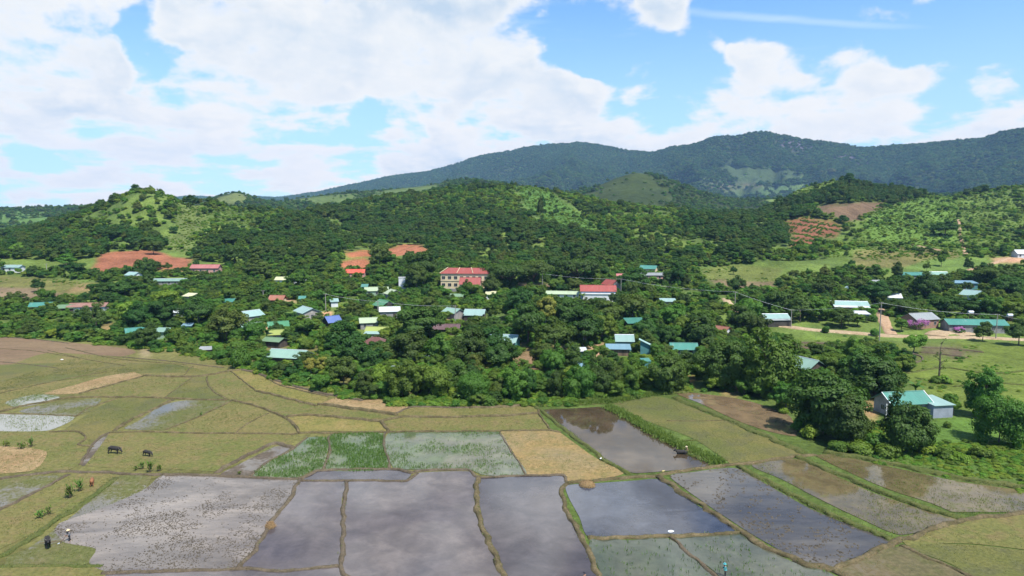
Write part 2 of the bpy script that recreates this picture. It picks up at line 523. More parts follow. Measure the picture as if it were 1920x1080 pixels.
# --- earth colours by place: soil, crops, meadow (each a patch of the ground itself)
GRASS, MEADOW, SHRUB = (0.095, 0.135, 0.03), (0.105, 0.125, 0.03), (0.07, 0.105, 0.025)
PATCH = [  # polygon in the photograph, colour, softness in px
    ([(-60, 512), (60, 520), (150, 528), (240, 533), (260, 545), (150, 560), (-60, 572)], (0.13, 0.13, 0.04)),
    ([(-60, 536), (60, 540), (130, 552), (110, 562), (-60, 566)], (0.17, 0.125, 0.075)),
    ([(167, 513), (178, 492), (190, 475), (225, 471), (262, 470), (300, 471), (325, 482), (360, 487), (362, 500), (325, 504), (250, 504), (222, 513), (187, 517)], (0.25, 0.1, 0.056)),
    ([(637, 492), (660, 487), (687, 485), (697, 495), (692, 503), (655, 506), (640, 502)], (0.3, 0.115, 0.062)),
    ([(718, 472), (735, 465), (752, 459), (785, 458), (802, 468), (800, 482), (767, 476), (735, 482)], (0.29, 0.115, 0.062)),
    ([(645, 465), (655, 473), (680, 469), (707, 471), (703, 482), (650, 482)], (0.30, 0.11, 0.055)),
    ([(967, 352), (980, 346), (1022, 349), (1047, 373), (1085, 398), (1117, 423), (1120, 433), (1085, 427), (1047, 424), (1015, 413), (985, 386)], (0.075, 0.15, 0.03)),
    ([(330, 387), (375, 387), (390, 420), (362, 440), (362, 475), (312, 470), (300, 445), (335, 440)], (0.105, 0.135, 0.04)),
    ([(1520, 393), (1545, 383), (1615, 379), (1660, 380), (1657, 388), (1635, 398), (1610, 413), (1590, 417), (1560, 406)], (0.13, 0.085, 0.052)),
    ([(1467, 418), (1502, 405), (1522, 408), (1580, 422), (1572, 436), (1560, 447), (1540, 442), (1527, 464), (1485, 462), (1487, 441)], (0.2, 0.085, 0.048)),
    ([(1615, 418), (1652, 396), (1690, 381), (1740, 366), (1790, 361), (1795, 400), (1797, 450), (1740, 466), (1640, 457), (1615, 441)], (0.1, 0.17, 0.03)),
    ([(1435, 372), (1502, 335), (1580, 324), (1590, 336), (1555, 353), (1522, 363), (1477, 378), (1440, 392)], (0.125, 0.175, 0.04)),
    ([(1600, 470), (1700, 462), (1790, 470), (1800, 480), (1700, 500), (1600, 505)], (0.14, 0.13, 0.045)),
    ([(1690, 500), (1760, 482), (1860, 486), (1880, 494), (1800, 515), (1700, 522)], (0.1, 0.155, 0.035)),
    ([(1310, 505), (1380, 497), (1470, 503), (1450, 527), (1400, 532), (1330, 526)], (0.115, 0.135, 0.035)),
    ([(1330, 524), (1400, 528), (1455, 527), (1445, 545), (1400, 548), (1350, 540)], (0.17, 0.13, 0.07)),
    ([(1265, 352), (1330, 348), (1420, 345), (1460, 356), (1420, 364), (1370, 362), (1300, 352)], (0.12, 0.1, 0.065)),
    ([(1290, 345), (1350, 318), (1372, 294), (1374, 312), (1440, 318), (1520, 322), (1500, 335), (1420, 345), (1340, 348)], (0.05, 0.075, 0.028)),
    ([(1350, 355), (1440, 350), (1520, 345), (1480, 366), (1400, 370), (1360, 366)], (0.07, 0.115, 0.035)),
    ([(1555, 296), (1600, 286), (1640, 298), (1625, 312), (1570, 308)], (0.09, 0.075, 0.09)),
    ([(1455, 262), (1510, 266), (1540, 280), (1500, 284), (1465, 276)], (0.09, 0.075, 0.09)),
    ([(-60, 398), (60, 396), (130, 400), (90, 420), (0, 436), (-60, 436)], (0.085, 0.155, 0.035)),
    ([(495, 379), (570, 372), (640, 364), (780, 351), (830, 346), (830, 358), (700, 372), (600, 384), (520, 392)], (0.085, 0.125, 0.032)),
    ([(398, 376), (440, 360), (482, 376), (470, 382), (410, 382)], (0.115, 0.14, 0.042)),
    ([(1560, 790), (1600, 800), (1640, 855), (1800, 880), (1920, 895), (2000, 860), (1880, 800), (1830, 770), (1720, 785)], (0.075, 0.135, 0.025)),
    ([(1470, 645), (1650, 650), (1800, 640), (2100, 650), (2100, 830), (1960, 830), (1900, 790), (1790, 760), (1720, 725), (1690, 690), (1480, 668)], (0.11, 0.145, 0.027)),
    ([(1480, 632), (1560, 628), (1640, 632), (1600, 640), (1490, 640)], (0.11, 0.16, 0.03)),
    ([(1484, 643), (1560, 645), (1640, 652), (1660, 660), (1590, 666), (1484, 666)], (0.125, 0.09, 0.06)),
    ([(1685, 666), (1710, 663), (1730, 672), (1712, 681), (1686, 678)], (0.075, 0.055, 0.042)),
    ([(1728, 650), (1800, 652), (1840, 660), (1800, 671), (1728, 664)], (0.1, 0.072, 0.05)),
    ([(1620, 755), (1637, 758), (1650, 772), (1632, 794), (1620, 778)], (0.38, 0.21, 0.12)),
    ([(400, 652), (435, 646), (443, 657), (425, 663), (405, 661)], (0.36, 0.22, 0.12)),
    ([(255, 655), (285, 658), (278, 664), (262, 662)], (0.4, 0.3, 0.2)),
    ([(603, 583), (623, 582), (624, 593), (603, 598)], (0.44, 0.25, 0.14)),
    ([(492, 612), (514, 608), (512, 617), (494, 620)], (0.4, 0.24, 0.14)),
    ([(1100, 644), (1137, 645), (1136, 672), (1113, 676)], (0.4, 0.25, 0.15)),
    ([(1212, 658), (1228, 660), (1226, 674), (1213, 674)], (0.4, 0.2, 0.09)),
    ([(955, 675), (1000, 650), (1075, 655), (1080, 662), (1018, 676), (1018, 697), (1000, 712), (970, 705), (945, 698)], (0.2, 0.13, 0.07)),
    ([(1285, 678), (1330, 676), (1328, 687), (1288, 686)], (0.4, 0.19, 0.1)),
    ([(1288, 708), (1305, 706), (1304, 722), (1290, 720)], (0.4, 0.19, 0.09)),
    ([(1378, 704), (1395, 706), (1392, 728), (1376, 742), (1352, 736), (1372, 724)], (0.28, 0.16, 0.09)),
    ([(497, 564), (545, 562), (560, 567), (500, 572)], (0.38, 0.24, 0.15)),
    ([(300, 506), (345, 507), (340, 513), (300, 513)], (0.4, 0.18, 0.1)),
    ([(188, 608), (225, 604), (215, 622), (185, 628)], (0.22, 0.16, 0.07)),
    ([(815, 596), (850, 592), (895, 598), (880, 612), (850, 606)], (0.3, 0.2, 0.12)),
    ([(965, 530), (1060, 532), (1070, 540), (970, 543)], (0.34, 0.24, 0.15)),
    ([(1855, 484), (1935, 478), (1935, 492), (1870, 492)], (0.42, 0.24, 0.15)),
    ([(140, 538), (165, 530), (175, 545), (120, 548)], (0.24, 0.17, 0.08)),
]
PATCH.insert(0, ([(1540, 478), (1590, 430), (1625, 412), (1660, 392), (1740, 368), (1800, 368), (1960, 366), (1960, 474), (1830, 478), (1800, 505), (1700, 505), (1600, 505)], (0.1, 0.15, 0.03)))
n1 = fbm(GX / 38, GY / 38, 51, 4)[..., None]
n2 = fbm(GX / 9, GY / 9, 61, 3)[..., None]
base = np.where(n1 > 0.5, np.array(GRASS), np.array(SHRUB)) * (0.75 + 0.5 * n2) * np.where(ki > NCA + 12, .36, 1)[..., None]  # far ground darkened in its colour, standing in for cloud shadow
GC = base
nearcol = np.where(GPX > 1000 + 0 * GPY, 0, 1)[..., None] * np.array((0.11, 0.105, 0.036)) + np.where(GPX > 1000 + 0 * GPY, 1, 0)[..., None] * np.array((0.065, 0.095, 0.022))
GC = np.where((ki < 34)[..., None] & (GPY[..., None] > 600), nearcol * (.75 + .5 * n2), GC)
vis = GPY <= RUN + 0.01
jx = (fbm(GX / 11, GY / 11, 71, 3) - 0.5) * 9
jy = (fbm(GX / 11, GY / 11, 77, 3) - 0.5) * 5
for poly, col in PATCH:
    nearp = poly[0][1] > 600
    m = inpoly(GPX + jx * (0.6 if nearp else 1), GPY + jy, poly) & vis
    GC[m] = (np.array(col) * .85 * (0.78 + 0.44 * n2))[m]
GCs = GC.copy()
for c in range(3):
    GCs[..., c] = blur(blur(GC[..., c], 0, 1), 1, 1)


def mat_ground():
    m, nt = nt_new('ground_soil')
    g = G(nt)
    tc = g.n('ShaderNodeTexCoord').outputs['Object']
    at = g.n('ShaderNodeAttribute', attribute_name='Col').outputs['Color']
    d = g.n('ShaderNodeVectorMath', operation='LENGTH', ins={0: tc}).outputs['Value']
    na = g.noise(tc, 0.9, 6, 0.68)
    nb = g.noise(tc, 0.07, 6, 0.65)
    f = g.math('ADD', g.math('MULTIPLY', na, 0.55), g.math('MULTIPLY', nb, 0.45))
    k = g.ramp(f, 0.32, 0.7, 0.55, 1.45)
    c = g.mix(1.0, at, g.n('ShaderNodeCombineXYZ', ins={0: k, 1: k, 2: k}).outputs[0], 'MULTIPLY')
    h = g.math('ADD', g.math('MULTIPLY', na, 0.25), g.math('MULTIPLY', nb, 3.0))
    bp = g.n('ShaderNodeBump', ins={'Strength': 0.9, 'Distance': 1.0, 'Height': h})
    b = g.n('ShaderNodeBsdfPrincipled', ins={'Base Color': c, 'Roughness': 0.95, 'Normal': bp.outputs[0], 'Specular IOR Level': 0.1})
    o = g.n('ShaderNodeOutputMaterial')
    nt.links.new(b.outputs[0], o.inputs[0])
    return m


M_GROUND = mat_ground()
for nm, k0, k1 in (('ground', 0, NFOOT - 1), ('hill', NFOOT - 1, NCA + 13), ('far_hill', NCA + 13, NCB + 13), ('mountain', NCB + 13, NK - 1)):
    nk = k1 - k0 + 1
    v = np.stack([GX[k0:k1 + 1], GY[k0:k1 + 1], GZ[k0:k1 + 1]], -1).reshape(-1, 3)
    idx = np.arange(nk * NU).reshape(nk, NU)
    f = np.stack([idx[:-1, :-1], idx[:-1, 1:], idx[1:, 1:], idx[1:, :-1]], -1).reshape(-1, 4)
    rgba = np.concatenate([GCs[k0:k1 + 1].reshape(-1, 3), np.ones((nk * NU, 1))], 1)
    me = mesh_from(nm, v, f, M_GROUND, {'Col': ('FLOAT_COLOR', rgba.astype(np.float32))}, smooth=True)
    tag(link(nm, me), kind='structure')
# the plain the hills stand on, out to the horizon
pl = mesh_from('plain', [(-40000, -40000, -1.6), (40000, -40000, -1.6), (40000, 40000, -1.6), (-40000, 40000, -1.6)], [(0, 1, 2, 3)],
               mat_plain('plain_soil', (0.07, 0.09, 0.035), 0.95, 0.4, 0.003))
tag(link('plain', pl), kind='structure')

# ------------------------------------------------------------------ paddies
FM = {
    'stubble': mat_field('paddy_stubble', (0.14, 0.13, 0.044), (0.185, 0.145, 0.062), (0.11, 0.12, 0.034), 0.06),
    'green': mat_field('paddy_green', (0.115, 0.125, 0.036), (0.15, 0.135, 0.048), (0.175, 0.125, 0.062), 0.09),
    'olive': mat_field('paddy_olive', (0.1, 0.11, 0.032), (0.15, 0.13, 0.045), (0.085, 0.085, 0.045), 0.05, fine=2.4),
    'yellow': mat_field('paddy_yellow', (0.17, 0.155, 0.045), (0.22, 0.17, 0.065), (0.12, 0.13, 0.035), 0.09),
    'tan': mat_field('paddy_tan', (0.25, 0.165, 0.085), (0.3, 0.215, 0.115), (0.17, 0.14, 0.06), 0.12),
    'brown': mat_field('paddy_brown', (0.16, 0.105, 0.068), (0.2, 0.14, 0.085), (0.12, 0.09, 0.05), 0.05, stretch=(0.5, 1.8, 1)),
    'straw': mat_field('paddy_straw', (0.25, 0.175, 0.075), (0.23, 0.175, 0.09), (0.13, 0.13, 0.045), 0.1, wet=0.7, wetcol=(0.13, 0.1, 0.07), wlo=0.60, whi=0.68),
    'wet': mat_field('paddy_wet_grass', (0.1, 0.11, 0.035), (0.13, 0.122, 0.045), (0.15, 0.125, 0.065), 0.07, wet=0.85, wetcol=(0.09, 0.085, 0.08), wlo=0.46, whi=0.56),
    'pond': mat_field('paddy_pond_grass', (0.11, 0.14, 0.06), (0.15, 0.15, 0.08), (0.1, 0.13, 0.05), 0.05, wet=1.0, wetcol=(0.2, 0.2, 0.18), wlo=0.40, whi=0.5),
    'wetmud': mat_field('paddy_wet_mud', (0.1, 0.08, 0.062), (0.15, 0.125, 0.1), (0.07, 0.055, 0.042), 0.2, wet=0.8, wetcol=(0.11, 0.1, 0.09), wlo=0.48, whi=0.58),
    'bog': mat_field('paddy_bog', (0.105, 0.095, 0.048), (0.15, 0.115, 0.068), (0.085, 0.09, 0.03), 0.09, wet=0.75, wetcol=(0.085, 0.075, 0.055), wlo=0.52, whi=0.62),
    'mud': mat_water('water_mud', (0.06, 0.051, 0.056), (0.09, 0.077, 0.076), 0.05, 0.05, 0.012, 1.0),
    'mudblue': mat_water('water_mud_blue', (0.035, 0.031, 0.038), (0.056, 0.049, 0.053), 0.05, 0.05, 0.012, 1.0),
    'churned': mat_water('water_churned', (0.085, 0.073, 0.066), (0.165, 0.142, 0.125), 0.05, 0.1, 0.03, 1.6, 0.9, (0.07, 0.058, 0.04), 0.9, (0.5, 1.4, 1), 0.55, 0.56, 0.66),
    'blue': mat_water('water_dark', (0.022, 0.026, 0.04), (0.04, 0.045, 0.062), 0.06, 0.05, 0.015, 1.0),
    'deep': mat_water('water_green', (0.04, 0.052, 0.034), (0.075, 0.08, 0.058), 0.06, 0.07, 0.02, 1.2),
    'weedy': mat_water('water_weedy', (0.05, 0.045, 0.042), (0.085, 0.075, 0.06), 0.05, 0.06, 0.02, 1.0, 0.85, (0.07, 0.065, 0.028), 0.9, (0.35, 1.1, 1), -0.75, 0.54, 0.66),
    'flood': mat_water('water_flood', (0.045, 0.033, 0.02), (0.06, 0.044, 0.028), 0.06, 0.025, 0.006, 0.6),
    'brownwater': mat_water('water_brown', (0.125, 0.09, 0.053), (0.14, 0.102, 0.061), 0.05, 0.02, 0.006, 0.5),
    'seedbed': mat_water('water_seedbed', (0.055, 0.085, 0.03), (0.095, 0.11, 0.06), 0.06, 0.05, 0.008, 0.8),
    'paleflood': mat_water('water_pale_flood', (0.065, 0.085, 0.04), (0.11, 0.11, 0.075), 0.06, 0.05, 0.008, 0.8),
    'reed': mat_water('water_reed', (0.085, 0.07, 0.035), (0.11, 0.085, 0.045), 0.05, 0.04, 0.008, 0.8, 0.85, (0.075, 0.08, 0.025), 0.6, (1, 1, 1), 0, 0.52, 0.64),
}
CELLS = [  # name, material, height above ground, outline in the photograph
    ('paddy', 'brown', .010, [(-300, 620), (0, 632), (120, 641), (240, 654), (256, 660), (230, 668), (90, 664), (0, 690), (-300, 720)]),
    ('paddy', 'stubble', .014, [(-300, 700), (0, 688), (90, 662), (200, 670), (300, 676), (470, 692), (400, 703), (267, 706), (200, 698), (83, 738), (0, 770), (-300, 790)]),
    ('paddy', 'olive', .018, [(-300, 704), (60, 682), (150, 680), (330, 684), (390, 698), (270, 700), (130, 712), (-20, 735), (-300, 760)]),
    ('paddy', 'tan', .022, [(83, 738), (140, 722), (197, 706), (252, 698), (268, 706), (214, 721), (155, 737)]),
    ('paddy', 'green', .026, [(150, 744), (213, 722), (268, 707), (360, 708), (310, 744), (225, 743)]),
    ('paddy', 'olive', .026, [(312, 745), (362, 709), (388, 708), (392, 724), (420, 747), (370, 749)]),
    ('paddy', 'green', .026, [(392, 704), (430, 695), (480, 735), (517, 743), (592, 761), (655, 768), (735, 780), (720, 792), (583, 778), (536, 782), (483, 762), (432, 750), (396, 724), (390, 712)]),
    ('paddy', 'yellow', .030, [(430, 693), (470, 690), (540, 714), (615, 746), (600, 757), (517, 741), (480, 733)]),
    ('paddy', 'tan', .034, [(497, 707), (525, 712), (590, 733), (616, 743), (548, 729), (520, 721)]),
    ('paddy', 'tan', .034, [(604, 757), (640, 744), (700, 748), (765, 763), (742, 776), (660, 766)]),
    ('paddy', 'stubble', .034, [(744, 776), (776, 764), (880, 764), (1003, 759), (1008, 774), (948, 779), (848, 782), (756, 782)]),
    ('paddy', 'green', .034, [(718, 791), (756, 785), (848, 785), (948, 782), (1010, 778), (1031, 806), (930, 809), (726, 810)]),
    ('paddy', 'yellow', .034, [(540, 783), (583, 780), (718, 794), (724, 809), (600, 808), (562, 809), (553, 798)]),
    ('paddy', 'stubble', .030, [(380, 806), (433, 753), (482, 765), (532, 785), (552, 803), (557, 812), (443, 812)]),
    ('paddy', 'green', .026, [(313, 808), (376, 781), (434, 754), (500, 774), (450, 800), (440, 811), (366, 812)]),
    ('paddy', 'wet', .034, [(300, 763), (340, 752), (432, 751), (417, 763), (375, 780), (315, 804), (233, 804), (262, 788)]),
    ('paddy', 'olive', .026, [(120, 808), (160, 780), (222, 748), (308, 748), (288, 767), (218, 806), (170, 828), (150, 812)]),
    ('paddy', 'wet', .030, [(36, 772), (95, 756), (190, 748), (172, 768), (142, 779), (78, 776)]),
    ('paddy', 'pond', .034, [(-300, 772), (-40, 775), (30, 777), (140, 783), (93, 807), (-40, 809), (-300, 815)]),
    ('paddy', 'pond', .034, [(10, 756), (33, 747), (73, 740), (112, 745), (76, 757), (33, 764)]),
    ('paddy', 'green', .022, [(-300, 815), (93, 809), (150, 811), (166, 830), (150, 868), (120, 884), (60, 885), (-300, 900)]),
    ('paddy', 'tan', .026, [(-60, 842), (20, 838), (88, 848), (76, 872), (55, 884), (-60, 886)]),
    ('paddy', 'green', .026, [(203, 814), (267, 811), (367, 814), (443, 814), (550, 817), (547, 833), (437, 874), (410, 884), (320, 880), (160, 874), (172, 850)]),
    ('paddy', 'wetmud', .034, [(150, 871), (160, 853), (180, 830), (203, 815), (196, 826), (178, 850), (158, 874)]),
    ('paddy', 'wetmud', .034, [(413, 890), (437, 877), (517, 838), (546, 840), (500, 867), (467, 892)]),
    ('paddy', 'wet', .034, [(-200, 905), (0, 902), (13, 897), (118, 892), (112, 896), (20, 946), (-200, 990)]),
    ('paddy', 'green', .026, [(-200, 985), (0, 957), (130, 892), (215, 893), (186, 925), (110, 975), (0, 1030), (-200, 1100)]),
    ('paddy', 'wet', .034, [(214, 897), (283, 893), (272, 917), (200, 950), (112, 983), (104, 997), (180, 1032), (166, 1058), (125, 1061), (10, 1063), (15, 1045), (56, 1027), (140, 965)]),
    ('paddy', 'green', .034, [(-200, 1066), (10, 1066), (190, 1063), (200, 1080), (150, 1160), (-200, 1160)]),
    ('water', 'churned', .04, [(303, 893), (430, 895), (562, 899), (547, 933), (525, 960), (500, 985), (495, 1005), (447, 1066), (330, 1070), (200, 1073), (167, 1057), (180, 1031), (120, 1018), (103, 997), (110, 983), (200, 950), (273, 917)]),
    ('water', 'mud', .04, [(563, 904), (647, 903), (641, 937), (640, 1000), (634, 1063), (540, 1069), (455, 1066), (480, 1030), (505, 990), (525, 960), (550, 930)]),
    ('water', 'mud', .04, [(655, 903), (767, 902), (782, 888), (880, 885), (893, 897), (889, 927), (896, 960), (905, 997), (929, 1043), (942, 1090), (950, 1200), (650, 1200), (653, 1090), (641, 1063), (645, 1000), (647, 937)]),
    ('water', 'mud', .04, [(200, 1078), (450, 1071), (640, 1067), (652, 1090), (648, 1200), (150, 1200)]),
    ('water', 'mudblue', .04, [(900, 897), (1055, 893), (1062, 905), (1052, 920), (1054, 938), (1082, 993), (1102, 1035), (1127, 1088), (1150, 1200), (955, 1200), (947, 1090), (935, 1043), (912, 1003), (902, 960), (897, 933)]),
    ('water', 'mudblue', .04, [(567, 902), (593, 885), (640, 883), (733, 882), (772, 887), (760, 901), (650, 902)]),
    ('water', 'seedbed', .04, [(552, 843), (573, 822), (613, 822), (617, 835), (603, 880), (585, 884), (560, 895), (473, 892), (500, 869)]),
    ('water', 'seedbed', .04, [(619, 818), (637, 814), (720, 814), (719, 837), (727, 878), (612, 881), (621, 842)]),
    ('water', 'paleflood', .04, [(728, 813), (800, 811), (936, 811), (960, 848), (987, 890), (904, 891), (883, 882), (765, 881), (738, 878), (721, 833)]),
    ('paddy', 'straw', .034, [(938, 811), (1032, 809), (1050, 812), (1118, 860), (1170, 887), (1110, 901), (1062, 904), (1055, 892), (990, 891), (962, 848)]),
    ('water', 'flood', .04, [(1013, 771), (1080, 766), (1137, 764), (1160, 776), (1247, 816), (1330, 873), (1260, 883), (1193, 888), (1172, 884), (1118, 850), (1070, 812), (1042, 790)]),
    ('paddy', 'olive', .034, [(1150, 758), (1227, 744), (1262, 750), (1330, 778), (1377, 793), (1440, 822), (1505, 851), (1430, 864), (1370, 870), (1356, 860), (1300, 823), (1200, 785)]),
    ('water', 'brownwater', .04, [(1270, 739), (1300, 737), (1393, 750), (1450, 767), (1480, 780), (1493, 805), (1494, 818), (1465, 815), (1420, 803), (1373, 785), (1313, 757)]),
    ('water', 'blue', .04, [(1061, 912), (1120, 907), (1190, 902), (1231, 899), (1253, 911), (1293, 939), (1380, 998), (1320, 1002), (1180, 1006), (1103, 1008), (1086, 970), (1067, 935)]),
    ('water', 'deep', .04, [(1106, 1015), (1180, 1014), (1252, 1011), (1293, 1042), (1342, 1088), (1400, 1160), (1400, 1200), (1165, 1200), (1132, 1090)]),
    ('water', 'weedy', .04, [(1257, 893), (1300, 886), (1380, 879), (1430, 905), (1520, 955), (1600, 988), (1673, 1014), (1676, 1024), (1600, 1048), (1560, 1066), (1500, 1050), (1430, 1015), (1340, 957), (1285, 918)]),
    ('water', 'deep', .04, [(1266, 1011), (1330, 1005), (1387, 1002), (1427, 1024), (1493, 1058), (1555, 1075), (1600, 1110), (1640, 1200), (1420, 1200), (1352, 1085), (1300, 1043)]),
    ('water', 'reed', .04, [(1410, 873), (1493, 862), (1580, 899), (1640, 926), (1740, 960), (1795, 976), (1780, 986), (1690, 1004), (1660, 995), (1547, 942), (1467, 900)]),
    ('water', 'reed', .04, [(1530, 855), (1563, 853), (1673, 877), (1800, 904), (1925, 921), (2200, 960), (2200, 960), (1925, 962), (1860, 967), (1813, 970), (1747, 945), (1650, 912)]),
    ('paddy', 'green', .034, [(1690, 1010), (1790, 984), (1815, 978), (1930, 965), (2200, 962), (2200, 1080), (1925, 1032), (1800, 1020), (1700, 1024)]),
    ('paddy', 'bog', .034, [(1572, 1072), (1610, 1050), (1690, 1026), (1800, 1076), (1900, 1130), (1900, 1200), (1650, 1200)]),
    ('paddy', 'olive', .034, [(1702, 1026), (1800, 1022), (1925, 1034), (2200, 1085), (2200, 1200), (1910, 1200), (1810, 1075)]),
]
CELLPOLY = []
for ci, (nm, mk, dz, poly) in enumerate(CELLS):
    dz += ci * .0007
    sm = smooth_line(poly, 6.0, True)
    CELLPOLY.append((mk, sm))
    pts = [P(x, y) for x, y in sm]
    me = bpy.data.meshes.new(nm)
    import bmesh
    bm = bmesh.new()
    vs = [bm.verts.new((p.x, p.y, p.z + dz)) for p in pts]
    es = [bm.edges.new((vs[i], vs[(i + 1) % len(vs)])) for i in range(len(vs))]
    bmesh.ops.triangle_fill(bm, edges=es, use_beauty=True, use_dissolve=False)
    bmesh.ops.recalc_face_normals(bm, faces=bm.faces)
    for f in bm.faces:
        if f.normal.z < 0:
            f.normal_flip()
    bm.to_mesh(me)
    bm.free()
    me.materials.append(FM[mk])
    tag(link(nm, me), kind='structure')

